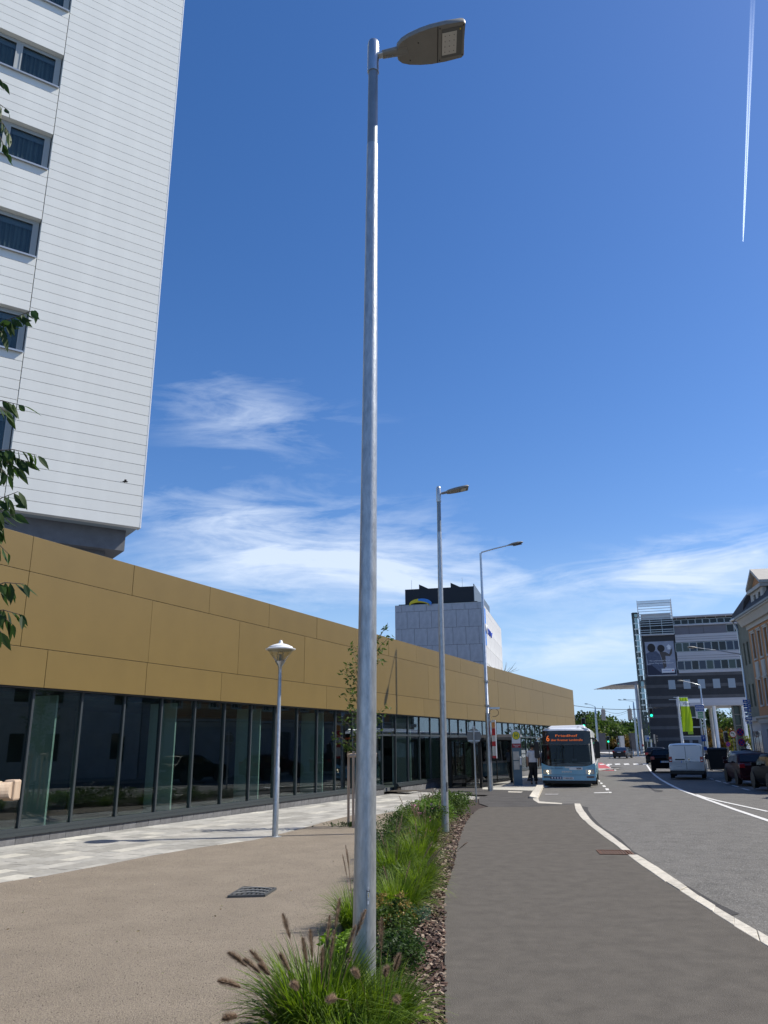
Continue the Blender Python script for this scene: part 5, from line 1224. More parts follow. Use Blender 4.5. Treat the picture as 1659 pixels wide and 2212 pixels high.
fpanel('association_sign', .05, .68, .79, .91, M['white'], .05, n=4); text('association_text', 'VOR', .06, M['black'], BUS, (.5, -.12, .85), FRONT, .24, .003, bold=.004)
fpanel('badge_row', -.88, -.32, .36, .48, bpy.data.materials['dark blue print'], .052, n=4)
for i in range(4): MB().disc((-.78 + i * .13, -.115, .42), (0, -1, 0), .04, .004, 12).build('badge', M['white'], BUS)
fpanel('vent', -.65, -.3, .60, .76, M['bus_blue'], .041, n=3)
MB().ext([(-.17, .93), (.1, .93), (.06, .87), (-.13, .87)], 'y', -.10, -.085).build('emblem', M['alu'], BUS)
# mirrors
for sx in (-1, 1):
    w = .5 if sx > 0 else .42
    MB().tube([(sx * (hw - .15), .1, 2.25), (sx * (hw + .12), -.15, 2.2), (sx * (hw + .2), -.2, 2.05)], .035, 6).build('mirror_arm', M['black'], BUS)
    MB().rings([[(sx * (hw + .14) + dx, -.25 + dy, z) for dx, dy in ((-.12 * k, -.06 * k), (.12 * k, -.06 * k), (.12 * k, .1 * k), (-.12 * k, .1 * k))] for z, k in ((1.32, .7), (1.38, 1), (2.0, 1), (2.1, .75))]).build('mirror', M['black'], BUS, bevel=.02)
def wheel(par, x, y, r, w, name='wheel'):
    wl = thing(name, (x, y, r)); wl.parent = par; sg = 1 if x > 0 else -1
    n = 20
    rr = [[(sg * (dx * w), rad * r * math.cos(2 * math.pi * j / n), rad * r * math.sin(2 * math.pi * j / n)) for j in range(n)] for dx, rad in ((-.5, .62), (-.5, .93), (-.35, 1), (.35, 1), (.5, .93), (.5, .62))]
    MB().rings(rr).build('tyre', M['tyre'], wl, smooth=40)
    rr = [[(sg * (dx * w), rad * r * math.cos(2 * math.pi * j / n), rad * r * math.sin(2 * math.pi * j / n)) for j in range(n)] for dx, rad in ((.502, .62), (.47, .56), (.40, .5), (.44, .18), (.50, .1))]
    MB().rings(rr).build('rim', M['rim'], wl, smooth=30)
    b = MB()
    for q in range(5):
        a = 2 * math.pi * q / 5 + .4; b.quad(*[(sg * w * .485, r * (.55 if k in (1, 2) else .2) * math.cos(a + da), r * (.55 if k in (1, 2) else .2) * math.sin(a + da)) for k, da in ((0, -.35), (1, -.22), (2, .22), (3, .35))])
    b.build('rim_slots', M['black'], wl) 
    return wl
for sx in (-1, 1):
    for y in (2.4, 8.4):
        wheel(BUS, sx * (hw - .15), y, .42, .28)
        b = MB(); b.disc((sx * (hw - .02), y, .46), (sx, 0, 0), .5, .025, 20); b.build('wheel_arch', M['black'], BUS)

# ---------------------------------------------------------------- cars
def car(name, loc, az, label, paint, prof, w=1.8, cat='car', plate='P 71', wheels=(.85, 3.4), wr=.32, group='cars parked and waiting on the right of the road', rear=None, sc=1., glassm=None, tail=(.78, .98, .26), van=False):
    """prof: stations (y from the rear bumper forward, z top, z belt, width factor). Local -Y is the car's rear, seen by the camera."""
    c = thing(name, (loc[0], loc[1], gz(loc[1])), frame(az + 90), label, cat, group); c.scale = (sc, sc, sc)
    hw_ = w / 2; gm_ = glassm or M['far_glass']
    def ring(y, zt, zb, k, zbot=.24):
        tw_ = hw_ * k * (.86 if not van else .93)
        if zt - zb < .1: tw_ = hw_ * k * .96
        half = [(0, zbot), (hw_ * k * .88, zbot), (hw_ * k * .97, zbot + .1), (hw_ * k, zbot + .32), (hw_ * k * .985, zb - .04), (hw_ * k * .96, zb), (tw_ * 1.02, zb + (zt - zb) * .82), (tw_ * .93, zb + (zt - zb) * .96), (tw_ * .55, zt + .0), (0, zt + .015)]
        return [(x, y, z) for x, z in half] + [(-x, y, z) for x, z in half[-2:0:-1]]
    rr = [ring(*p) for p in prof]
    body = MB().rings(rr).build('body', paint, c, smooth=50)
    def P_(i, j, s, f=0.): # point j of ring i, side s
        p = Vector(rr[i][j]); return Vector((s * abs(p.x), p.y, p.z))
    def patch(nm, i0, i1, s, a, b, e0=.04, e1=.04, off=.006, m=None):
        q = []
        for (i, ee, other) in ((i0, e0, i1), (i1, e1, i0)):
            for u_ in (a, b):
                lo, hi = P_(i, 5, s), P_(i, 6, s); pA = lo.lerp(hi, u_); lo2, hi2 = P_(other, 5, s), P_(other, 6, s); pB = lo2.lerp(hi2, u_)
                q.append(pA.lerp(pB, ee))
        n_ = (q[1] - q[0]).cross(q[2] - q[0]).normalized(); n_ = n_ if n_.x * s > 0 else -n_
        qq = [q[0], q[1], q[3], q[2]]
        return MB().rings([[p + n_ * off for p in qq], [p - n_ * .01 for p in qq]]).build(nm, m or gm_, c)
    def rearpatch(nm, i0, i1, wf, e0, e1, m, off=.008, z=None):
        q = []
        for i, ee, o_ in ((i0, e0, i1), (i1, e1, i0)):
            a_, b_ = P_(i, 8, 1).lerp(P_(o_, 8, 1), ee), None; q.append((P_(i, 6, 1).x * wf, a_.y, a_.z if z is None else z[0 if i == i0 else 1]))
        (x0, y0, z0), (x1, y1, z1) = q; n_ = Vector((0, z0 - z1, y1 - y0)).normalized(); n_ = n_ if n_.y < 0 or n_.z > 0 else -n_
        sgn = -1 if i1 < len(rr) / 2 else 1; n_ = Vector((0, sgn * abs(n_.y), abs(n_.z)))
        qq = [Vector((-x0, y0, z0)), Vector((x0, y0, z0)), Vector((x1, y1, z1)), Vector((-x1, y1, z1))]
        return MB().rings([[p + n_ * off for p in qq], [p - n_ * .012 for p in qq]]).build(nm, m, c)
    red = bpy.data.materials.get('tail lamp red') or mat('tail lamp red', (.30, .012, .015), .15, spec=.8)
    if rear: rear(c, P_, patch, rearpatch, red, hw_)
    blackp = M['black']
    MB().bx(-hw_ * .9, hw_ * .9, prof[0][0] - .03, prof[0][0] + .2, .22, .42).build('rear_bumper', blackp if van else paint, c, bevel=.03)
    z0, z1, ww = tail
    for s in (-1, 1):
        x0, x1 = sorted((s * hw_ * .97, s * (hw_ * .97 - ww))); y_ = prof[0][0] if not van else prof[0][0]
        MB().bx(x0, x1, y_ - .022, y_ + .12, z0, z1).build('tail_light', red, c, bevel=.02)
        MB().tube([(s * hw_ * .93, prof[-1][0] - 1.75, .96 if not van else 1.1), (s * (hw_ + .08), prof[-1][0] - 1.75, 1.0 if not van else 1.12)], .03, 6).bx(*sorted((s * (hw_ + .05), s * (hw_ + .25))), prof[-1][0] - 1.85, prof[-1][0] - 1.72, .95 if not van else 1.0, 1.1 if not van else 1.32).build('mirror', paint if not van else blackp, c, bevel=.02)
        for y in wheels:
            wheel(c, s * (hw_ - .11), y, wr, .21)
            b = MB(); b.disc((s * (hw_ - .03), y, wr + .02), (s, 0, 0), wr * 1.16, .035, 20); b.build('wheel_arch', M['black'], c)
    pz = .55 if van is False else .62
    return c
def plate_(c, z, y, s='P 482 KX', w=.5):
    B(-w / 2, w / 2, y - .015, y, z - .055, z + .055).build('number_plate', M['white'], c); B(-w / 2, -w / 2 + .04, y - .018, y - .0155, z - .05, z + .05).build('plate_band', bpy.data.materials['bright blue'], c)
    text('plate_text', s, .06, M['black'], c, (.02, y - .02, z), FRONT, w * .8, .002)
# white van
vw = mat('van white', (.74, .75, .76), .3, coat=.3)
def vrear(c, P_, patch, rp, red, hw_):
    MB().bx(-.012, .012, -.004, .01, .5, 1.78).build('door_seam', M['grey_metal'], c)
    MB().bx(-.66, .66, -.003, .01, 1.84, 1.855).bx(-.80, .80, -.006, .01, .5, .51).build('door_gap', M['grey_metal'], c)
    MB().bx(-.60, -.07, -.02, .01, 1.02, 1.09).build('handle_recess', M['black'], c)
    for a_, b_ in ((-.74, -.05), (.05, .74)):
        MB().bx(a_, b_, -.006, -.001, 1.18, 1.76).build('door_panel', vw, c, bevel=.004)
    MB().disc((.16, -.002, 1.07), (0, -1, 0), .065, .012, 20).build('badge_disc', chrome, c)
    MB().ext([(.11, 1.1), (.13, 1.1), (.16, 1.04), (.19, 1.1), (.21, 1.1), (.17, 1.01), (.15, 1.01)], 'y', -.02, -.0145).build('badge_letters', M['black'], c)
    plate_(c, .93, -.004, 'PL 482 HB', .54)
    text('van_script', 'Transporter', .03, M['grey_metal'], c, (-.42, -.006, .68), FRONT, .34, .002)
    B(-.93, .93, -.08, .3, .24, .46).build('bumper_cover', M['black'], c, bevel=.03)
    for s in (-1, 1):
        x0, x1 = sorted((s * .79, s * .9)); B(x0, x1, -.024, -.0225, .99, 1.05).build('reversing_light', M['white'], c)
        for i0, i1, a, b in ((3, 4, .05, .75),): patch('side_window', i0, i1, s, a, b, .35, .05)
vprof = [(.0, .95, .9, .97), (.03, 1.3, 1.1, .985), (.12, 1.88, 1.12, .975), (.5, 1.95, 1.15, 1.0), (3.3, 1.95, 1.15, 1.0), (3.75, 1.72, 1.12, .98), (4.15, 1.2, 1.1, .95), (4.6, .95, .9, .85)]
pL, pR = G(1455, 1680), G(1523, 1680); pc = (pL + pR) / 2
van = car('white_van', (pc.x - .62, pc.y - 1.5), 22, 'white delivery van seen from behind with red tail lights and closed rear doors', vw, vprof, 1.92, 'van', wheels=(.9, 3.7), wr=.33, rear=vrear, sc=1.0, tail=(.92, 1.22, .17), van=True)
MB().rings([[(x, -.0 + .03, z) for x, z in ((-.84, 1.15), (.84, 1.15), (.80, 1.84), (-.80, 1.84))], [(x, -.0 + .0, z) for x, z in ((-.90, .5), (.90, .5), (.78, 1.86), (-.78, 1.86))]]) if False else None
B(-.93, .93, .0, .1, .45, 1.1).build('rear_lower_panel', vw, van, bevel=.02)
MB().rings([[(-.93, .0, 1.08), (.93, .0, 1.08), (.93, .2, 1.08), (-.93, .2, 1.08)], [(-.84, .01, 1.84), (.84, .01, 1.84), (.84, .2, 1.84), (-.84, .2, 1.84)], [(-.78, .06, 1.9), (.78, .06, 1.9), (.78, .2, 1.9), (-.78, .2, 1.9)]]).build('rear_doors', vw, van, bevel=.02)
black_p = mat('black car paint', (.004, .004, .005), .5, spec=.08); dred = mat('dark red car paint', (.03, .004, .006), .35, spec=.15); grey_p = mat('dark blue car paint', (.008, .010, .016), .3, coat=.2); anth = mat('anthracite car paint', (.012, .013, .015), .35, spec=.15)
hatch = [(.0, .6, .55, .92), (.02, .9, .86, .97), (.25, 1.0, .93, 1.0), (.62, 1.42, .96, .99), (1.2, 1.47, .96, 1.0), (2.2, 1.45, .94, 1.0), (3.0, .98, .93, .99), (3.75, .86, .82, .95), (4.05, .6, .55, .85)]
sedan = [(.0, .6, .55, .9), (.03, .92, .88, .95), (.55, 1.0, .93, 1.0), (1.15, 1.36, .94, .99), (1.6, 1.43, .94, 1.0), (2.5, 1.40, .93, 1.0), (3.3, .96, .91, .99), (4.2, .82, .78, .95), (4.55, .58, .52, .85)]
def hrear(c, P_, patch, rp, red, hw_):
    rp('rear_window', 2, 3, .86, .12, .12, M['far_glass'], .02)
    for s in (-1, 1):
        patch('side_window', 3, 4, s, .06, .9, .05, .02); patch('side_window', 4, 5, s, .06, .9, .05, .02); patch('side_window', 5, 6, s, .06, .85, .05, .45)
    rp('windscreen', 5, 6, .8, .08, .1, M['far_glass'], .01); plate_(c, .66, -.01, 'P 39 TL')
def srear(c, P_, patch, rp, red, hw_):
    rp('rear_window', 2, 3, .88, .1, .1, M['blue_glass'], .02)
    for s in (-1, 1):
        patch('side_window', 3, 4, s, .06, .85, .0, .02); patch('side_window', 4, 5, s, .06, .9, .05, .02); patch('side_window', 5, 6, s, .06, .85, .05, .45)
    rp('windscreen', 5, 6, .8, .08, .1, M['far_glass'], .01); plate_(c, .78, -.012, 'PL 164 FD')
p = G(1441, 1668); car('black_estate', (p.x - .1, p.y + .0), 20, 'black hatchback waiting just in front of the white van', black_p, hatch, 1.8, rear=hrear, sc=1.1)
p = G(1421, 1650); car('dark_hatchback', (p.x - .2, p.y), 22, 'dark hatchback furthest ahead in the waiting line', anth, hatch, 1.78, rear=hrear, sc=1.15)
p = G(1586, 1676); car('dark_saloon', (p.x - 1.0, p.y - 5), 16, 'very dark red saloon parked right of the white van', dred, sedan, 1.82, rear=srear, sc=1.05)
p = G(1634, 1700); car('dark_red_hatchback', (p.x + .9, p.y + 1.5), 12, 'dark red hatchback parked at the right edge with bright side windows', dred, hatch, 1.78, rear=hrear)
p = G(1668, 1712); car('black_hatchback', (p.x + .95, p.y - .3), 11, 'black car cut off by the right edge of the picture', black_p, hatch, 1.8, rear=hrear)
p = G(1338, 1638); car('far_saloon', (p.x, p.y), 30, 'dark saloon crossing the junction far behind the bus', grey_p, sedan, 1.85, rear=srear, sc=1.12, group='cars driving at the junction')
# dark waste container beside the saloon
p = G(1532, 1664)
WC = thing('waste_container', (p.x + .3, p.y - 1, gz(p.y)), R(-14), 'tall black wheeled container behind the dark saloon', 'container')
MB().rings([[(x * .6, y * .5, z) for x, y in ((-1, -1), (1, -1), (1, 1), (-1, 1))] for z in (.12,)] + [[(x * .72, y * .6, 1.5) for x, y in ((-1, -1), (1, -1), (1, 1), (-1, 1))]]).build('bin', M['black'], WC, bevel=.03)
MB().rings([[(x * .76, y * .64, z) for x, y in ((-1, -1), (1, -1), (1, 1), (-1, 1))] for z in (1.51, 1.58)] + [[(x * .6, y * .5, 1.68) for x, y in ((-1, -1), (1, -1), (1, 1), (-1, 1))]]).build('lid', M['dark_metal'], WC, bevel=.02)
for x in (-.5, .5):
    for y in (-.4, .4): MB().tube([(x - .03, y, .08), (x + .03, y, .08)], .08, 10).build('castor', M['tyre'], WC)

# ---------------------------------------------------------------- people
skin_m = mat('skin', (.36, .21, .14), .6); hair_m = mat('dark hair', (.015, .010, .008), .7)
def skinmesh(nm, joints, edges, m, par, sub=1):
    me = bpy.data.meshes.new(nm); me.from_pydata([j[0] for j in joints], edges, []); me.materials.append(m)
    o = bpy.data.objects.new(nm, me); COL.objects.link(o); o.parent = par
    md = o.modifiers.new('skin', 'SKIN'); md.use_smooth_shade = True
    sv_ = me.skin_vertices[0].data
    for i, j in enumerate(joints):
        r = j[1]; sv_[i].radius = (r, r) if not isinstance(r, tuple) else r
    sv_[0].use_root = True
    s = o.modifiers.new('sub', 'SUBSURF'); s.levels = sub; s.render_levels = sub
    dg = bpy.context.evaluated_depsgraph_get(); m2 = bpy.data.meshes.new_from_object(o.evaluated_get(dg)); m2.name = nm
    bpy.data.objects.remove(o)
    return link(nm, m2, par)
def person(loc, rz, label, top, bottom, h=1.75, step=.12, armfwd=.05, longhair=False, shoes=None, wide=1., sleeve=.5):
    p = thing('person', (loc[0], loc[1], gz(loc[1]) + (loc[2] if len(loc) > 2 else 0)), rz, label, 'person'); s = h / 1.75
    V_ = lambda x, y, z: (x * s * wide, y * s, z * s)
    hip, ch, nk, hd = V_(0, 0, .95), V_(0, -.01, 1.28), V_(0, 0, 1.50), V_(0, -.01, 1.64)
    J_ = [(hip, (.125 * s * wide, .085 * s)), (V_(0, 0, 1.1), (.125 * s * wide, .09 * s)), (ch, (.17 * s * wide, .11 * s)), (V_(0, 0, 1.42), (.12 * s, .08 * s)), (nk, .05 * s), (V_(0, 0, 1.57), .055 * s), (hd, (.078 * s, .092 * s)), (V_(0, 0, 1.73), (.05 * s, .06 * s))]
    E_ = [(i, i + 1) for i in range(7)]
    for sg in (-1, 1):
        b = len(J_); ay = armfwd * (1 if sg > 0 else -1)
        J_ += [(V_(sg * .19, 0, 1.42), .055 * s), (V_(sg * .235, .02, 1.17), .045 * s), (V_(sg * .24, -.04 + ay, .93), .032 * s), (V_(sg * .235, -.06 + ay, .84), (.022 * s, .04 * s)), (V_(sg * .23, -.07 + ay, .76), (.014 * s, .03 * s)), (V_(sg * .20, -.10 + ay, .82), .012 * s)]
        E_ += [(3, b), (b, b + 1), (b + 1, b + 2), (b + 2, b + 3), (b + 3, b + 4), (b + 3, b + 5)]
        b = len(J_); ly = step * sg
        J_ += [(V_(sg * .09, 0, .87), .09 * s), (V_(sg * .10, -abs(ly) * .2, .5), .06 * s), (V_(sg * .10, ly, .09), .04 * s), (V_(sg * .11, ly - .13, .035), (.035 * s, .03 * s))]
        E_ += [(0, b), (b, b + 1), (b + 1, b + 2), (b + 2, b + 3)]
    skinmesh('body', J_, E_, skin_m, p)
    g_ = 1.14
    sh = [(V_(0, 0, .86), (.165 * s * wide, .118 * s)), (J_[1][0], (.16 * s * wide, .118 * s)), (J_[2][0], (.188 * s * wide, .128 * s)), (J_[3][0], (.14 * s, .095 * s)), (V_(0, 0, 1.47), .06 * s)]
    eS = [(0, 1), (1, 2), (2, 3), (3, 4)]
    for sg in (-1, 1):
        b = len(sh); sh += [(V_(sg * .19, 0, 1.42), .07 * s), (V_(sg * .225, .01, 1.42 - .26 * (sleeve / .5)), .062 * s)]; eS += [(3, b), (b, b + 1)]
    skinmesh('shirt', sh, eS, top, p)
    tr = [(V_(0, 0, .93), (.15 * s * wide, .106 * s)), (V_(0, 0, 1.04), (.14 * s * wide, .1 * s))]; eT = [(0, 1)]
    for sg in (-1, 1):
        b = len(tr); ly = step * sg
        tr += [(V_(sg * .09, 0, .84), .105 * s), (V_(sg * .10, -abs(ly) * .2, .5), .078 * s), (V_(sg * .10, ly, .1), .062 * s)]; eT += [(0, b), (b, b + 1), (b + 1, b + 2)]
    skinmesh('trousers', tr, eT, bottom, p)
    def oval(rx, ry, z): return [(rx * s * wide * math.cos(2 * math.pi * j / 18), ry * s * math.sin(2 * math.pi * j / 18), z * s) for j in range(18)]
    MB().rings([oval(.15, .115, .84), oval(.168, .125, .92), oval(.165, .122, 1.0)]).build('waistband', bottom, p, smooth=60); MB().rings([oval(.172, .13, .97), oval(.172, .13, 1.05), oval(.168, .125, 1.2)]).build('shirt_hem', top, p, smooth=60)
    for sg in (-1, 1):
        y = step * sg * s; MB().rings([[(sg * .105 * s + dx * k, y + dy, z) for dx, dy in ((-.045, -.17), (.045, -.17), (.045, .07), (-.045, .07))] for z, k in ((0, 1), (.05, 1), (.09, .7))]).build('shoe', shoes or M['black'], p, bevel=.015)
    hz_ = 1.66 * s
    hm = MB(); rr = []
    for i in range(7):
        a = math.pi * (.5 - i / 6 * (.62 if not longhair else .8)); rr.append([(.088 * s * math.cos(a) * math.cos(t_), (.025 if not longhair else .03) * s + .10 * s * math.cos(a) * math.sin(t_), hz_ + .11 * s * math.sin(a)) for t_ in [2 * math.pi * j / 12 for j in range(12)]])
    rr = rr[::-1]; rr[-1] = [(x * .05, y, z) for x, y, z in rr[-1]]
    hm.rings(rr).build('hair', hair_m, p, smooth=60)
    fm = MB(); fm.tube([(0, -.095 * s, 1.665 * s), (0, -.118 * s, 1.63 * s), (0, -.098 * s, 1.62 * s)], [.008, .014, .008], 6); fm.build('nose', skin_m, p)
    for sg in (-1, 1): MB().lathe([(.0, -.02), (.014, 0), (0, .03)], 6, (sg * .082 * s, 0, 1.64 * s)).build('ear', skin_m, p)
    for sg in (-1, 1): MB().lathe([(0, -.007), (.009, 0), (0, .007)], 6, (sg * .03 * s, -.092 * s, 1.665 * s)).build('eye', M['black'], p)
    return p
wht = mat('white shirt', (.62, .64, .68), .8, var=.08, vs=12); blk_t = mat('black trousers', (.010, .010, .012), .8); pur = mat('mauve top', (.30, .22, .32), .8, c2=(.14, .1, .2), vs=14); dk = mat('dark clothes', (.008, .008, .010), .85)
p = G(1151, 1696); person((p.x, p.y - .4, .06), R(175), 'man in white short sleeved shirt and black trousers walking along the bus, seen from behind', wht, blk_t, 1.86, .07, wide=1.12)
p = G(1130, 1684); person((p.x + .0, 45.5, .04), R(120), 'woman in mauve patterned top and black trousers beside the stop totem', pur, blk_t, 1.66, .16, longhair=True)
p = G(1162, 1684); person((p.x, 46, .04), R(190), 'person in pale top half hidden behind the man in the white shirt', mat('grey shirt', (.35, .36, .38), .8), dk, 1.75, .1)
p = G(1611, 1668); person((at(1613, 1640, 52).x, 52, .05), R(185), 'bulky person in black standing in front of the orange house', dk, dk, 1.84, .05, wide=1.5, sleeve=.9)
# ---------------------------------------------------------------- vegetation
rv = random.Random(11)
def leaf(b, c, size, d=None, w=.45, droop=0, fold=.0, rnd=rv):
    """one pointed leaf of four faces"""
    if d is None:
        a = rnd.uniform(0, 2 * math.pi); z = rnd.uniform(-.8, .6); s = math.sqrt(1 - z * z); d = Vector((s * math.cos(a), s * math.sin(a), z))
    up = Vector((rnd.uniform(-1, 1), rnd.uniform(-1, 1), rnd.uniform(-1, 1))); x = d.cross(up)
    if x.length < 1e-3: x = Vector((1, 0, 0))
    x.normalize(); n = x.cross(d).normalized(); L_ = size; W2 = size * w / 2; c = Vector(c)
    o = len(b.v)
    b.v += [tuple(c), tuple(c + d * L_ * .4 + x * W2 + n * fold * L_), tuple(c + d * L_ * .4 - n * .0), tuple(c + d * L_ * .4 - x * W2 + n * fold * L_), tuple(c + d * L_ - n * droop * L_)]
    b.f += [(o, o + 1, o + 2), (o, o + 2, o + 3), (o + 1, o + 4, o + 2), (o + 2, o + 4, o + 3)]; b.fm += [b.mi] * 4
def bigleaf(b, c, size, d, w, rnd=rv):
    up = Vector((rnd.uniform(-1, 1), rnd.uniform(-1, 1), rnd.uniform(-.4, 1))); x = d.cross(up)
    if x.length < 1e-3: x = Vector((1, 0, 0))
    x.normalize(); n = x.cross(d).normalized(); c = Vector(c); o = len(b.v); cu = rnd.uniform(.05, .22); fo = rnd.uniform(.03, .12)
    st = ((0, 0), (.14, .55), (.34, 1.), (.56, .9), (.78, .5), (1, 0))
    for t_, k in st:
        p = c + d * size * t_ - n * size * cu * t_ * t_
        b.v += [tuple(p + x * size * w * .5 * k + n * fo * size * k * .5), tuple(p), tuple(p - x * size * w * .5 * k + n * fo * size * k * .5)]
    for i in range(5):
        a = o + 3 * i; b.f += [(a, a + 3, a + 4, a + 1), (a + 1, a + 4, a + 5, a + 2)]; b.fm += [b.mi] * 2
def simple_leaf(b, c, size, rnd=rv, w=.6):
    a = rnd.uniform(0, 2 * math.pi); z = rnd.uniform(-1, 1); s = math.sqrt(1 - z * z); d = Vector((s * math.cos(a), s * math.sin(a), z)) * size
    e = Vector((rnd.uniform(-1, 1), rnd.uniform(-1, 1), rnd.uniform(-1, 1))).cross(d); e = e.normalized() * size * w * .5; c = Vector(c); o = len(b.v)
    b.v += [tuple(c - d * .5), tuple(c + e), tuple(c + d * .5), tuple(c - e)]; b.f.append((o, o + 1, o + 2, o + 3)); b.fm.append(b.mi)
bark = mat('bark', (.10, .08, .06), .9, var=.3, vs=20, bump=.5, bs=30)
LM = {k: leafmat('leaves ' + k, a, c) for k, a, c in (('deep', (.018, .04, .012), (.05, .09, .022)), ('mid', (.035, .07, .015), (.085, .13, .03)), ('yellow', (.09, .11, .02), (.15, .16, .035)), ('rust', (.14, .06, .015), (.10, .09, .03)), ('dark', (.012, .024, .012), (.03, .05, .02)))}
def far_tree(loc, h, r, label, lm, leaf_s=.45, n=2600, trunk=.22, seed=0, conifer=False):
    rn = random.Random(seed); t = thing('tree', (loc[0], loc[1], gz(loc[1])), rn.uniform(0, 6), label, 'tree', 'park trees beyond the crossing')
    tb = MB(); tb.tube([(0, 0, -.2), (rn.uniform(-.1, .1), 0, h * .35), (rn.uniform(-.3, .3), 0, h * .8)], [trunk, trunk * .7, trunk * .2], 8)
    for k in range(7):
        a = rn.uniform(0, 6.28); z = h * rn.uniform(.25, .6); tb.tube([(0, 0, z), (r * .45 * math.cos(a), r * .45 * math.sin(a), z + h * .14), (r * .8 * math.cos(a), r * .8 * math.sin(a), z + h * .2)], [trunk * .35, trunk * .2, trunk * .06], 5)
    tb.build('trunk', bark, t)
    b = MB(); cl = []
    for i in range(26):
        a = rn.uniform(0, 6.28); u_ = rn.random(); z = h * (.22 + .74 * u_)
        rad = r * ((1 - u_) ** .7 if conifer else math.sin(math.pi * min(1, max(.08, .12 + u_ * .86))) ** .6) * rn.uniform(.3, .95)
        cl.append((Vector((rad * math.cos(a), rad * math.sin(a), z)), r * rn.uniform(.22, .42)))
    for i in range(n):
        c, cr_ = cl[rn.randrange(len(cl))]
        d = Vector((rn.gauss(0, 1), rn.gauss(0, 1), rn.gauss(0, .8))); d = d.normalized() * cr_ * rn.uniform(.55, 1.08)
        simple_leaf(b, c + d, leaf_s * rn.uniform(.6, 1.2), rn)
    b.build('crown', lm, t, fix=False); return t
def ft(cr, x, ytop, Y, r, label, lm, seed, **k):
    t = at(*cr(x, ytop), Y); far_tree((t.x, Y), t.z - gz(Y), r, label, lm, seed=seed, **k)
Yt = 225
ft(far5, 330, 380, 240, 8, 'dark tree partly hidden by the gold building corner', LM['dark'], 1, leaf_s=1.0)
ft(far5, 560, 360, 232, 7.5, 'tallest bright green tree above the bus roof', LM['mid'], 2, leaf_s=.9, n=3400)
ft(far5, 720, 450, 228, 7, 'green tree right of the tallest one', LM['mid'], 3, leaf_s=.9, n=3200)
ft(far5, 880, 450, 240, 6.5, 'dark rounded tree before the far white building', LM['deep'], 4, leaf_s=.9)
ft(far5, 1040, 600, 226, 6, 'low olive green tree in the middle of the park', LM['mid'], 5, leaf_s=.8)
ft(far5, 1160, 530, 238, 5, 'dark tree in front of the right part of the far building', LM['deep'], 6, leaf_s=.8)
ft(far5, 1310, 520, 236, 6.5, 'dark spreading tree beside the tall lamp post', LM['deep'], 7, leaf_s=.8, n=3200)
ft(far5, 1310, 700, 222, 3.2, 'small yellow green tree beside the tall lamp post', LM['yellow'], 8, leaf_s=.6, n=1600)
ft(far5, 1140, 780, 221, 4.4, 'low rust coloured bush between the park trees', LM['rust'], 9, leaf_s=.6, n=2000)
ft(far5, 1430, 430, 250, 4, 'dark conifer behind the white column', LM['dark'], 10, conifer=True, leaf_s=.8, n=2200)
ft(far5, 820, 720, 224, 5, 'shady low tree behind the left signal posts', LM['dark'], 15, leaf_s=.7, n=2200)
ft(far5, 960, 640, 226, 5, 'mid green round tree near the garden wall', LM['mid'], 16, leaf_s=.7, n=2200)
ft(far5, 650, 640, 224, 5, 'bright low tree just above the bus side', LM['yellow'], 17, leaf_s=.7, n=2200)
ft(c4, 440, 620, 185, 5, 'dull green tree seen through the passage at the left', LM['deep'], 11, leaf_s=.7)
ft(c4, 500, 560, 200, 3, 'dark conifer tip seen through the passage', LM['dark'], 12, conifer=True, leaf_s=.6)
ft(c4, 770, 690, 190, 8.5, 'big rounded dark green tree seen through the passage', LM['deep'], 13, leaf_s=.75, n=4200)
ft(c4, 880, 800, 180, 4.5, 'green tree before the rounded one under the passage', LM['mid'], 18, leaf_s=.6, n=2200)
ft(c4, 560, 1010, 176, 4.4, 'orange brown shrub seen through the passage', LM['rust'], 14, leaf_s=.5, n=1800)
ft(c4, 740, 1000, 178, 3.6, 'rust red shrub between the passage columns', LM['rust'], 19, leaf_s=.5, n=1600)
ft(c4, 1240, 1130, 90, .9, 'small potted yellow green tree by the house corner', LM['yellow'], 20, leaf_s=.22, n=700, trunk=.05)
ft(c4, 1000, 1110, 172, 3.5, 'yellow green bush at the far side of the passage', LM['yellow'], 21, leaf_s=.5, n=1600)
# soft dark hedge mass along the park edge
b = MB()
for i in range(9000):
    x = rv.uniform(50, 200); y = rv.uniform(219, 223); z = rv.uniform(-.5, 1.6) * rv.uniform(.5, 1.1); simple_leaf(b, (x, y, z), .8)
b.build('hedge', LM['dark'], kind='stuff', label='dark low hedge running along the park edge', cat='hedge', fix=False)
b = MB()
for i in range(5000):
    x = rv.uniform(30, 250); simple_leaf(b, (x, rv.uniform(345, 360), -.5 + 13.5 * rv.random() * (.8 + .2 * math.sin(x * .35) + .12 * math.sin(x * 1.3))), 2.)
b.build('woodland', LM['dark'], kind='stuff', label='distant dark woodland behind the far building', cat='woodland', fix=False)
# bare twigs above the gold roof
q_ = at(1085, 1438, 66); TT2 = thing('bare_shrub', (q_.x, 66, 3.), 0, 'small bare twiggy treetop above the far gold roof edge', 'tree'); b = MB()
for i in range(14):
    a = rv.uniform(-1, 1); b.tube([(0, 0, 0), (a * .5, 0, q_.z - 3.6), (a * 1.4, rv.uniform(-.3, .3), q_.z - 3 + rv.uniform(-.4, .3))], [.03, .02, .006], 4)
b.build('twigs', bark, TT2)

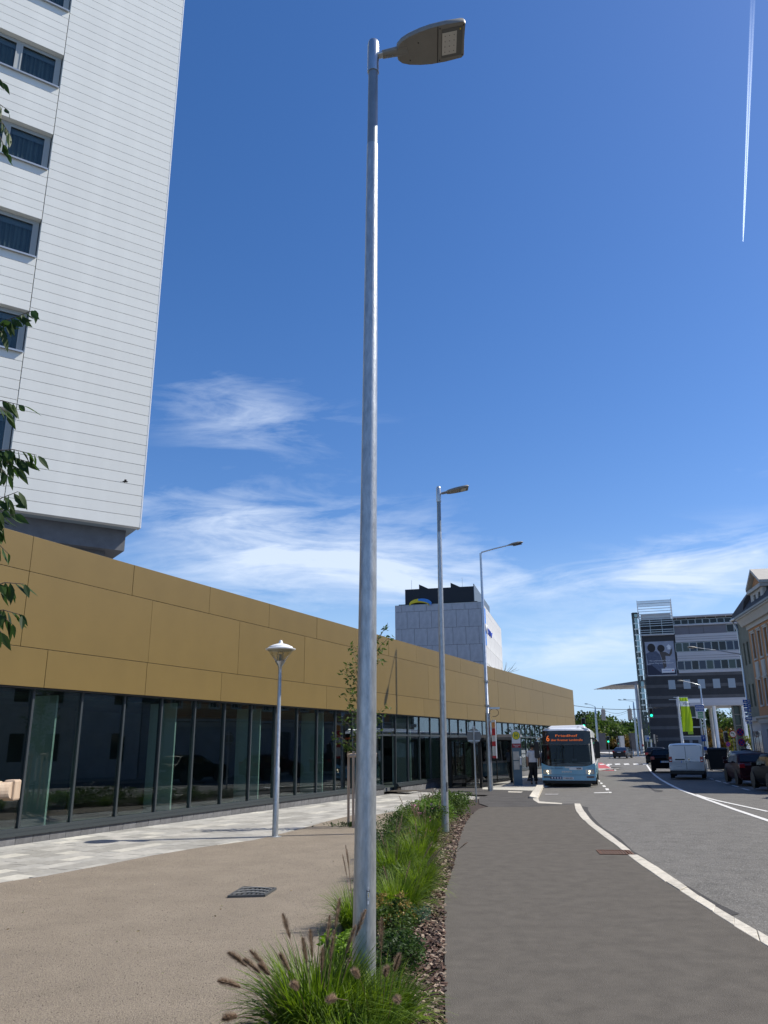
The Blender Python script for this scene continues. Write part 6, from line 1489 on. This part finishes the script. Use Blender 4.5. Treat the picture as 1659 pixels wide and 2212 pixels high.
# staked young tree behind the lamp pole
SB = G(787, 1786); ST = thing('staked_tree', (SB.x, SB.y, 0), 0, 'slender young tree held by wooden stakes behind the foreground lamp pole', 'tree')
YD = SB.y; X0 = SB.x
top = at(838, 1345, YD)
tb = MB(); tb.tube([(0, 0, 0), (.0, .0, 1.6), (.05, 0, 3.2), (.28, 0, 4.3), (top.x - X0, 0, top.z)], [.028, .024, .018, .012, .004], 8); 
tips = [(838, 1352), (842, 1375), (826, 1400), (822, 1425), (738, 1445), (750, 1430), (758, 1405), (745, 1470), (765, 1395), (770, 1480), (742, 1505), (760, 1500), (750, 1520), (736, 1550), (755, 1540), (716, 1580), (740, 1600), (765, 1570), (728, 1600), (825, 1530), (832, 1540), (820, 1580), (775, 1430), (790, 1500), (800, 1450), (808, 1560), (770, 1610), (745, 1440), (752, 1490)]
lb = MB()
for x, y in tips:
    q_ = at(x, y, YD + rv.uniform(-.35, .35)); e = Vector((q_.x - X0, q_.y - YD, q_.z)); s0 = Vector((.05 * (e.z / 4), 0, max(1.5, e.z - .75)))
    mid = s0.lerp(e, .55) + Vector((0, 0, .08)); tb.tube([s0, mid, e], [.009, .006, .003], 4)
    for i in range(17):
        t_ = rv.uniform(.35, 1.05); c = s0.lerp(e, t_) + Vector((rv.gauss(0, .05), rv.gauss(0, .07), rv.gauss(0, .05)))
        leaf(lb, c, rv.uniform(.10, .15), w=.42, droop=.2, fold=.08)
tb.build('trunk', bark, ST, smooth=60); lb.build('crown', LM['mid'], ST, fix=False)
wood = mat('weathered stake wood', (.42, .30, .20), .8, c2=(.55, .43, .32), vs=4, stretch=(6, 6, .7), bump=.2)
SK = thing('tree_stakes', (SB.x, SB.y, 0), 0, 'pale wooden stakes with a cross rail round the young tree', 'tree stake')
for i, (px, dy) in enumerate(((752.5, .15), (763, -.25), (800, .2), (806, -.2))):
    x = at(px, 1780, YD + dy).x - X0; MB().tube([(x, dy, -.05), (x * 1.0, dy, at(px, 1628, YD).z + .06)], .035 if i > 1 else .032, 10).build('stake', wood, SK, smooth=60)
zc = at(757, 1631, YD).z; xa = at(749, 1631, YD).x - X0
MB().tube([(xa, .15, zc), (.3, .2, zc)], .045, 10).build('rail', wood, SK, smooth=60); MB().tube([(at(760, 1631, YD).x - X0 - .04, -.25, zc - .01), (.3, -.2, zc)], .045, 10).build('rail', wood, SK, smooth=60)
MB().tube([(0, 0, .9), (0, 0, 1.9)], .038, 10).build('trunk_guard', M['white'], ST, smooth=60)
b = MB()
for i in range(420):
    a = rv.uniform(0, 6.28); r_ = abs(rv.gauss(0, .28)); simple_leaf(b, (-.25 + r_ * math.cos(a) * 1.6, .1 + r_ * math.sin(a) * .8, rv.uniform(.01, .10)), rv.uniform(.05, .09), w=.35)
b.build('ground_plants', LM['deep'], loc=(SB.x, SB.y, 0), label='low dark green weeds round the foot of the tree stakes', cat='weeds', kind='stuff', fix=False)

# near tree at the left, mostly outside the frame: its hanging sprays reach in
NT = thing('near_tree', (-3.75, 5.2, 0), 0, 'young street tree outside the left edge whose leafy sprays hang into view', 'tree')
tb = MB(); tb.tube([(0, 0, 0), (0, 0, 2.2), (.1, 0, 5), (.15, 0, 8.2)], [.07, .06, .045, .012], 10); lb = MB()
sprays = [((8, 180), (-40, 150), 7), ((20, 240), (-50, 205), 11), ((18, 335), (-30, 250), 15), ((22, 290), (-30, 230), 12), ((1, 590), (-30, 545), 3), ((78, 668), (-60, 735), 16), ((45, 690), (-60, 740), 12), ((8, 720), (-60, 700), 6), ((56, 878), (-50, 870), 9), ((20, 895), (-50, 860), 7), ((86, 985), (-30, 975), 13), ((66, 1000), (-30, 985), 11), ((45, 1015), (-40, 985), 12), ((18, 1030), (-40, 985), 11), ((44, 1060), (-40, 1110), 8), ((38, 1090), (-40, 1130), 7), ((10, 1105), (-40, 1120), 6), ((36, 1110), (-50, 1150), 8), ((12, 1140), (-50, 1160), 7), ((22, 1200), (-40, 1160), 5), ((58, 1262), (-40, 1275), 9), ((28, 1280), (-40, 1265), 7), ((52, 1330), (-40, 1325), 11), ((30, 1350), (-40, 1320), 8), ((6, 1370), (-40, 1340), 5)]
for (x1, y1), (x0, y0), n in sprays:
    Yd = 5.0 + rv.uniform(-.12, .12); e = at(x1, y1, Yd) - Vector((-3.75, 5.2, 0)); s_ = at(x0, y0, Yd + .03) - Vector((-3.75, 5.2, 0))
    root = Vector((.08, 0, max(2.3, s_.z - .4))); mid = s_.lerp(e, .5) + Vector((0, 0, .03))
    tb.tube([root, s_, mid, e - (e - mid) * .12], [.018, .006, .0035, .002], 5)
    for i in range(n):
        t_ = (i + .6) / n; base = s_.lerp(mid, t_ * 2) if t_ < .5 else mid.lerp(e, t_ * 2 - 1)
        d = ((e - s_).normalized() * .45 + Vector((rv.uniform(-.35, .35), rv.uniform(-.4, .4), -.75 + rv.uniform(-.35, .5)))).normalized()
        bigleaf(lb, base, rv.uniform(.10, .15), d, .34)
for i in range(2600):
    z = rv.uniform(2.6, 8.4); r_ = 1.25 * math.sin(math.pi * (z - 2.2) / 6.6) ** .7 * math.sqrt(rv.random()); a = rv.uniform(0, 6.28); x = r_ * math.cos(a)
    c = Vector((.08 + x, r_ * math.sin(a), z))
    w_ = c + Vector((-3.75, 5.2, 0)); 
    if w_.x > -.487 * (.96 * w_.y + .28 * (w_.z - 1.9)) - .22: continue
    leaf(lb, c, rv.uniform(.07, .11), w=.38, droop=.1, fold=.07)
tb.build('trunk', bark, NT, smooth=60); lb.build('crown', LM['deep'], NT, fix=False)
NS = thing('tree_stakes', (-3.75, 5.2, 0), 0, 'thick round cross rail of tree stakes cut off by the left edge', 'tree stake')
zc = at(10, 1708, 5.3).z
xe = at(20, 1708, 5.3).x + 3.75 - .04; dxe = xe
pale = mat('pale stake wood', (.58, .46, .30), .75, c2=(.70, .60, .44), vs=5, stretch=(.6, 5, 5), bump=.2, bs=20)
MB().tube([(-.6, .1, zc), (dxe - .02, .1, zc)], .058, 18).build('rail', pale, NS, smooth=50)
MB().rings([[(dxe - .018, .1 + .052 * math.cos(a), zc + .052 * math.sin(a)) for a in [2 * math.pi * j / 16 for j in range(16)]], [(dxe + .03, .16 + .05 * math.cos(a), zc + .052 * math.sin(a)) for a in [2 * math.pi * j / 16 for j in range(16)]]]).build('rail_end', wood, NS)
B(dxe - .03, dxe + .045, .16, .26, zc - .066, zc + .062).build('cross_rail', wood, NS, bevel=.012)
MB().lathe([(.006, -.003), (.006, .003)], 8, (dxe - .09, .042, zc)).build('screw', M['black'], NS)
MB().tube([(dxe - .20, .12, 0), (dxe - .16, .12, zc - .055)], .036, 12).build('stake', pale, NS, smooth=60)
MB().tube([(-.55, .12, 0), (-.55, .12, zc - .055)], .036, 12).build('stake', pale, NS, smooth=60)

# ---------------------------------------------------------------- fountain grass, shrubs, mulch
gm = leafmat('grass blades', (.028, .065, .008), (.16, .24, .03), 6., .35); gm2 = leafmat('bright grass blades', (.04, .085, .010), (.19, .27, .035), 6., .4)
plm = leafmat('seed plume', (.13, .09, .065), (.34, .26, .19), 25., .4)
def blade(b, base, az_, L_, w, lean, rn):
    n = 6; p = Vector(base); d = Vector((math.cos(az_), math.sin(az_), 0)); s_ = Vector((-d.y, d.x, 0)); th = R(90) - lean * rn.uniform(.25, .55); o = len(b.v); curl = lean * rn.uniform(.9, 1.5) / n
    tw = rn.uniform(-.5, .5)
    for i in range(n + 1):
        t_ = i / n; ww = w * (1 - t_ ** 2) * .5 + .0004; ss = s_ * math.cos(tw * t_) + Vector((0, 0, 1)) * math.sin(tw * t_)
        b.v += [tuple(p - ss * ww), tuple(p + ss * ww)]; p = p + (d * math.cos(th) + Vector((0, 0, 1)) * math.sin(th)) * (L_ / n); th -= curl * (.5 + t_)
    for i in range(n): b.f.append((o + 2 * i, o + 2 * i + 1, o + 2 * i + 3, o + 2 * i + 2)); b.fm.append(0)
def plume(b, base, tip_, L_, r, rn, bn=230):
    """bottle brush: bristles round the last L_ of the stalk"""
    base, tip_ = Vector(base), Vector(tip_); d = (tip_ - base).normalized(); x = d.cross(Vector((0, 0, 1))); x = x.normalized() if x.length > .01 else Vector((1, 0, 0)); y = x.cross(d)
    s0 = tip_ - d * L_
    def bend(t_): return Vector((0, 0, -1)) * .10 * L_ * t_ * t_
    b.tube([s0 + bend(0), s0 + d * L_ * .3 + bend(.3), s0 + d * L_ * .8 + bend(.8), tip_ + bend(1)], [r * .1, r * .22, r * .16, r * .03], 6)
    for i in range(bn):
        t_ = rn.random(); rr_ = r * (math.sin(math.pi * min(1, .14 + t_ * .82)) ** .7) * rn.uniform(.6, 1.2); a = rn.uniform(0, 6.28)
        c = s0 + d * L_ * t_ + bend(t_); q = (x * math.cos(a) + y * math.sin(a)); e = c + q * rr_ + d * rr_ * 1.25; pw_ = q.cross(d) * .0009; o = len(b.v)
        b.v += [tuple(c - pw_ * 1.5), tuple(c + pw_ * 1.5), tuple(e)]; b.f.append((o, o + 1, o + 2)); b.fm.append(0)
def clump(loc, r, hgt, nb, plumes, label, m=gm, seed=0, bw=.009, bn=230, pr=.016, pL=.13, side=1.):
    rn = random.Random(seed); t = thing('fountain_grass', (loc[0], loc[1], gz(loc[1]) - .01), 0, label, 'ornamental grass', 'fountain grasses in the planting bed'); b = MB()
    for i in range(nb):
        a = rn.uniform(0, 6.283); q = r * .32 * math.sqrt(rn.random()); blade(b, (q * math.cos(a), q * math.sin(a), 0), a + rn.gauss(0, .5), hgt * rn.uniform(.7, 1.28), bw * rn.uniform(.6, 1.3), R(rn.uniform(25, 105)), rn)
    b.build('blades', m, t, kind='stuff', fix=False)
    for i, pl in enumerate(plumes):
        b = MB(); e = Vector(pl[:3]); bs_ = Vector((e.x * .18, e.y * .18, .05)); mid = bs_.lerp(e, .6) + Vector((0, 0, .06 * e.length)); L_ = (pl[3] if len(pl) > 3 else pL) * 1.5
        b.tube([bs_, mid, e - (e - mid).normalized() * L_ * .6], [.0022, .0018, .0014], 4); plume(b, mid, e, L_, pr, rn, bn); b.build('seed_plume', plm, t, fix=False)
    return t
# foreground clump: plume tips placed by where they stand round the plant
FX, FY = -.45, 5.9
def pl_at(px, py, Y, L_=.13): q = at(px, py, Y); return (q.x - FX, q.y - FY, q.z, L_)
k7d = crop(800, 3300, 1.508)
pls = [(*pl_at(*k7d(150, 650), 5.3), ), pl_at(*k7d(280, 640), 5.55), pl_at(*k7d(90, 812), 5.0, .15), pl_at(*k7d(472, 425), 5.8, .12), pl_at(*k7d(455, 660), 5.4, .12), pl_at(*k7d(530, 830), 5.0, .12), pl_at(*k7d(590, 560), 5.7), pl_at(*k7d(635, 515), 5.8), pl_at(*k7d(752, 430), 5.9, .15), pl_at(*k7d(812, 330), 6.1, .14), pl_at(*k7d(120, 1045), 4.8, .1), pl_at(*k7d(240, 690), 5.3), pl_at(*k7d(330, 725), 5.3, .1), pl_at(*k7d(780, 520), 5.9, .14), pl_at(*k7d(905, 490), 5.8, .14), pl_at(*k7d(965, 400), 6.0, .13), pl_at(*k7d(710, 620), 5.6, .13)]
clump((FX, FY), .6, .58, 1700, pls, 'large fountain grass clump at the foot of the foreground lamp pole with dark plumes', gm, 1, bw=.013, bn=620, pr=.031)
FX, FY = .1, 6.1
pls = [pl_at(*k7d(1040, 750), 5.2, .14), pl_at(*k7d(905, 930), 4.8, .12), pl_at(*k7d(1190, 440), 5.9, .16), pl_at(*k7d(1310, 655), 5.5, .15), pl_at(*k7d(1320, 930), 5.0, .14), pl_at(*k7d(1235, 740), 5.4, .11)]
clump((FX - .15, FY), .45, .42, 1000, pls, 'bright fountain grass clump right of the foreground lamp pole', gm2, 2, bw=.012, bn=620, pr=.030)
clump((-.2, 5.4), .5, .42, 900, [], 'fountain grass clump at the very bottom edge of the picture', gm, 14, bw=.008)
# second group
def kk(x, y): return k8(x, y)
def pset(pts, X, Yc): return [(at(*k8(x, y), Yc).x - X, rv.uniform(-.1, .1), at(*k8(x, y), Yc + rv.uniform(-.1, .1)).z - gz(Yc), L_) for x, y, L_ in pts]
c_ = (.12, 9.9); clump(c_, .55, .48, 1000, pset([(860, 775, .15), (640, 835, .12), (1125, 650, .2), (1040, 620, .16), (1010, 300, .0) if False else (1085, 700, .16)], *c_), 'bright fountain grass clump behind the sedum right of the pole', gm2, 3, pr=.022)
c_ = (.38, 11.2); clump(c_, .5, .42, 800, pset([(1325, 632, .1), (1180, 560, .12)], *c_), 'fountain grass clump leaning over the mulch edge', gm2, 4, pr=.02)
c_ = (-.33, 9.3); clump(c_, .42, .45, 600, pset([(330, 660, .16), (310, 722, .16), (345, 690, .14)], *c_), 'fountain grass clump peeking out left of the foreground pole', gm, 5, pr=.022)
c_ = (.1, 12.5); clump(c_, .6, .55, 800, pset([(610, 540, .16), (650, 600, .2), (755, 445, .18), (775, 480, .14), (800, 400, .2)], *c_), 'fountain grass clump with many upright plumes in the mid bed', gm, 6, pr=.026, bn=150)
c_ = (.5, 13.8); clump(c_, .65, .55, 800, pset([(850, 505, .22), (905, 440, .2), (1000, 520, .18), (935, 570, .18)], *c_), 'fountain grass clump left of the second lamp foot', gm2, 7, pr=.028, bn=150)
c_ = (.8, 17); clump(c_, .65, .5, 650, pset([(860, 305, .2), (905, 345, .2), (980, 305, .18), (980, 420, .3), (1170, 470, .3), (1130, 520, .3)], *c_), 'fountain grass clump whose plumes stand before the pale paving', gm, 8, pr=.034, bn=110)
c_ = (1.2, 19.6); clump(c_, .6, .45, 500, pset([(1055, 320, .2), (1100, 300, .2), (1290, 480, .3), (1195, 370, .3)], *c_), 'fountain grass clump round the second lamp pole', gm2, 9, pr=.036, bn=90)
c_ = (1.9, 11.2); clump((.55, 12.6), .4, .36, 500, [], 'low green grass tuft along the mulch strip', gm2, 10)
# shrubs
def shrub(loc, rx, ry, h, n, ls, m, label, seed, extra=None):
    rn = random.Random(seed); t = thing('low_shrub', (loc[0], loc[1], gz(loc[1])), 0, label, 'shrub', 'low shrubs in the planting bed'); b = MB(); sb = MB()
    cl = [(Vector((rn.uniform(-.75, .75) * rx, rn.uniform(-.75, .75) * ry, rn.uniform(.25, .8) * h)), rn.uniform(.18, .32) * (rx + ry) * .6) for _ in range(16)]
    for c, r_ in cl: sb.tube([(0, 0, 0), (c.x * .6, c.y * .6, c.z * .6), tuple(c)], [.008, .006, .003], 4)
    for i in range(n):
        c, r_ = cl[rn.randrange(16)]; d = Vector((rn.gauss(0, 1), rn.gauss(0, 1), rn.gauss(.25, .8))).normalized() * r_ * rn.uniform(.5, 1.1); q = c + d; q.z = max(.02, min(q.z, h * 1.08))
        leaf(b, q, ls * rn.uniform(.6, 1.3), w=.5, droop=.15, fold=.08, rnd=rn)
    sb.build('stems', bark, t); b.build('foliage', m, t, fix=False)
    if extra:
        em_, ne, sz = extra; b = MB()
        for i in range(ne):
            c, r_ = cl[rn.randrange(16)]; q = c + Vector((rn.gauss(0, .5), rn.gauss(0, .5), 1)).normalized() * r_ * rn.uniform(.85, 1.15)
            for k in range(9): simple_leaf(b, q + Vector((rn.gauss(0, sz), rn.gauss(0, sz), rn.gauss(0, sz * .5))), sz * 1.1, rn, .9)
        b.build('flower_heads', em_, t, kind='stuff', fix=False)
    return t
sedm = leafmat('dried flower heads', (.20, .16, .035), (.36, .25, .09), 8., .2); pink = leafmat('pink petals', (.6, .25, .35), (.75, .4, .5), 8., .3); whitef = leafmat('white petals', (.7, .68, .6), (.8, .78, .7), 8., .3)
shrub((.04, 8.8), .27, .42, .40, 2300, .042, LM['mid'], 'dense green shrub with dried yellow brown flower heads right of the foreground pole', 1, (sedm, 120, .02))
shrub((.05, 7.7), .24, .5, .28, 2400, .042, LM['deep'], 'low dark green shrub beside the foreground pole foot', 2)
shrub((-.42, 7.2), .16, .2, .48, 500, .06, leafmat('lime leaves', (.12, .22, .02), (.22, .34, .05), 5., .4), 'small bright lime green shoot left of the foreground pole', 3)
shrub((.30, 9.5), .2, .2, .18, 700, .03, leafmat('blue green leaves', (.05, .10, .06), (.10, .16, .10), 5., .3), 'low blue green herb next to the bark mulch', 4)
shrub((1.75, 23.2), .6, 1.2, .5, 2400, .07, LM['mid'], 'rounded green bush at the far end of the planting bed', 5, (whitef, 12, .02))
shrub((1.25, 21.3), .55, 1.0, .45, 2200, .07, leafmat('fresh leaves', (.07, .14, .02), (.14, .22, .05), 4., .4), 'fresh green bush behind the second lamp pole', 6)
shrub((.95, 19.0), .4, .6, .6, 1200, .06, LM['mid'], 'rose bush with pink blooms beside the second lamp pole', 7, (pink, 9, .035))
shrub((.45, 15.6), .45, .7, .4, 1200, .05, LM['mid'], 'green filler shrub between the grasses in the mid bed', 8, (sedm, 14, .02))
shrub((-.05, 14.6), .3, .7, .35, 1000, .05, LM['deep'], 'dark filler shrub at the gravel edge of the bed', 9)
shrub((2.1, 26.2), .5, 1.2, .45, 1600, .07, LM['mid'], 'last low bush before the side path', 10)
b = MB()
for x, y in ((1255, 235), (1335, 250), (1300, 270), (1190, 270), (1325, 262), (1275, 262)):
    q_ = at(*k8(x, y), 24); b.tube([(q_.x - rv.uniform(-.1, .1), 24, .2), (q_.x, 24, q_.z)], .008, 4)
    for k_ in range(10): simple_leaf(b, (q_.x + rv.gauss(0, .02), 24, q_.z - rv.uniform(0, .3)), .05)
b.build('flower_stalks', LM['deep'], label='thin seed stalks sticking up from the last bushes of the bed', cat='flowers', kind='stuff', fix=False)
for i_, (x_, y_) in enumerate(((-.1, 11.3), (-.05, 16.4), (.2, 18.2), (.3, 20.2), (.5, 22.0), (.85, 24.2), (1.4, 26.6), (2.0, 28.2))):
    shrub((x_, y_), .3, .75, .3, 900, .05, LM['deep'] if i_ % 2 else LM['mid'], ('dark', 'leafy', 'low', 'matted', 'small', 'trailing', 'tufted', 'last')[i_] + ' ground cover at the gravel side, ' + ('beside the dense grass', 'left of the middle plumes', 'before the rose bush', 'left of the second lamp pole', 'behind the second lamp pole', 'beside the fresh green bush', 'near the far end', 'at the far tip')[i_], 30 + i_)
for i_, (x_, y_, n_) in enumerate(((.75, 18.4, 350), (.6, 20.6, 300), (1.5, 24.6, 300), (1.0, 23.0, 260))):
    q3 = [(rv.uniform(-.5, .4), rv.uniform(-.3, .3), rv.uniform(.5, .8), .2) for _ in range(5)]
    clump((x_, y_), .55, .45, n_, q3, ('grass tuft with dark plumes behind the rose bush', 'grass tuft just left of the second lamp pole', 'grass tuft near the far end of the bed', 'grass tuft between the two far bushes')[i_], gm if i_ % 2 else gm2, 50 + i_, pr=.035, bn=90)
# bark mulch
chip = [mat('bark chip ' + n, c, .9, var=.2, vs=20) for n, c in (('brown', (.10, .055, .038)), ('dark', (.045, .026, .02)), ('pale', (.30, .23, .17)))]
b = MB(); pb = [(p_[0], p_[1]) for p_ in bed]
for i in range(14000):
    u_ = rv.random(); y = 3.8 + 20 * u_ ** 1.9
    xr = None
    for (x0_, y0_), (x1_, y1_) in zip([(q[0], q[1]) for q in MU], [(q[0], q[1]) for q in MU][1:]):
        if min(y0_, y1_) <= y <= max(y0_, y1_): xr = x0_ + (x1_ - x0_) * (y - y0_) / (y1_ - y0_ + 1e-9)
    if xr is None: continue
    x = xr - abs(rv.gauss(0, .45)) + .01
    if not inpoly((x, y), pb): continue
    s_ = rv.uniform(.008, .022) * (1 + u_); b.mi = rv.choices((0, 1, 2), (5, 5, 4))[0]
    b.M = Matrix.Translation((x, y, gz(y) - .012 + rv.uniform(0, .018))) @ Matrix.Rotation(rv.uniform(0, 6.28), 4, 'Z') @ Matrix.Rotation(rv.uniform(-.6, .6), 4, 'X') @ Matrix.Rotation(rv.uniform(-.5, .5), 4, 'Y')
    b.bx(-s_, s_, -s_ * .45, s_ * .45, -s_ * .15, s_ * .15)
b.build('bark_mulch', chip, kind='stuff', label='brown bark mulch strip along the dark footpath', cat='mulch', fix=False)
# gravel grit and scattered leaves
b = MB(); gv = [mat('grit ' + n, c, .9) for n, c in (('light', (.34, .29, .25)), ('dark', (.14, .115, .095)), ('mid', (.24, .20, .17)))]
pg = [(p_[0], p_[1]) for p_ in gravel]
for i in range(26000):
    y = 4.2 + 12.5 * rv.random() ** 2.; x = rv.uniform(-.56 * y - .3, 1.2)
    if not inpoly((x, y), pg): continue
    s_ = rv.uniform(.002, .006); b.mi = rv.choices((0, 1, 2), (2, 3, 4))[0]; o = len(b.v); z = .006
    b.v += [(x - s_, y - s_, z), (x + s_, y - s_ * .6, z), (x + s_ * .2, y + s_, z), (x, y, z + s_ * 1.1)]; b.f += [(o, o + 1, o + 3), (o + 1, o + 2, o + 3), (o + 2, o, o + 3)]; b.fm += [b.mi] * 3
b.build('grit', gv, kind='stuff', label='fine loose grit scattered over the beige gravel square', cat='gravel', fix=False)
b = MB()
for i in range(70):
    y = rv.uniform(5, 16); x = rv.uniform(-.5 * y, .2)
    if inpoly((x, y), pg): leaf(b, (x, y, .012), rv.uniform(.02, .04), Vector((rv.uniform(-1, 1), rv.uniform(-1, 1), .1)).normalized(), fold=.1)
b.build('fallen_leaves', leafmat('dry leaves', (.2, .15, .08), (.5, .45, .3), 9., .1), kind='stuff', label='few dry fallen leaves on the gravel square', cat='leaves', fix=False)
# raised drain grate in the gravel
q4 = gpx(k7d, [(150, 358), (240, 303), (430, 310), (362, 352)])
dc = sum(q4, Vector((0, 0))) / 4
DR = thing('square_drain', (dc.x, dc.y, .02), 0, 'square dark drain grate with curved bars standing slightly proud of the gravel', 'drain')
L4 = [Vector((q.x - dc.x, q.y - dc.y)) for q in q4]
def bil(u_, v_): return L4[0].lerp(L4[3], u_).lerp(L4[1].lerp(L4[2], u_), v_)
def strip(u0, v0, u1, v1, w_, z0, z1, curve=0):
    rr = []
    for i in range(9):
        t_ = i / 8; u_ = u0 + (u1 - u0) * t_; v_ = v0 + (v1 - v0) * t_ + curve * math.sin(math.pi * t_); a_ = bil(u_ - w_, v_); c_ = bil(u_ + w_, v_); rr.append([(a_.x, a_.y, z0), (c_.x, c_.y, z0), (c_.x, c_.y, z1), (a_.x, a_.y, z1)])
    return rr
B0 = MB(); B0.rings([[(p_.x, p_.y, z) for p_ in L4] for z in (-.1, -.012)]); B0.build('pit', M['black'], DR)
iron = mat('cast iron', (.10, .105, .105), .5, metal=.4)
fr = MB()
for a_, c_ in ((0, 1), (1, 2), (2, 3), (3, 0)):
    p1, p2 = L4[a_], L4[c_]; n_ = Vector((-(p2 - p1).y, (p2 - p1).x)).normalized() * .014; fr.rings([[(p1.x - n_.x, p1.y - n_.y, z_) , (p1.x + n_.x, p1.y + n_.y, z_), (p2.x + n_.x, p2.y + n_.y, z_), (p2.x - n_.x, p2.y - n_.y, z_)] for z_ in (-.05, .014)])
fr.build('frame', iron, DR)
for i in range(7): MB().rings(strip(.1 + i * .135, .04, .1 + i * .135 - .02, .96, .022 if i % 2 else .035, -.01, .010, .0)).build('bar', iron, DR)
for i in range(3):
    rr = [];
    for j in range(9):
        t_ = j / 8; v_ = .2 + i * .3 + .14 * math.sin(t_ * 3.14); a_ = bil(.05 + .9 * t_, v_ - .035); c_ = bil(.05 + .9 * t_, v_ + .035); rr.append([(a_.x, a_.y, .0105), (c_.x, c_.y, .0105), (c_.x, c_.y, .019), (a_.x, a_.y, .019)])
    MB().rings(rr).build('curved_bar', M['lamp_grey'], DR)
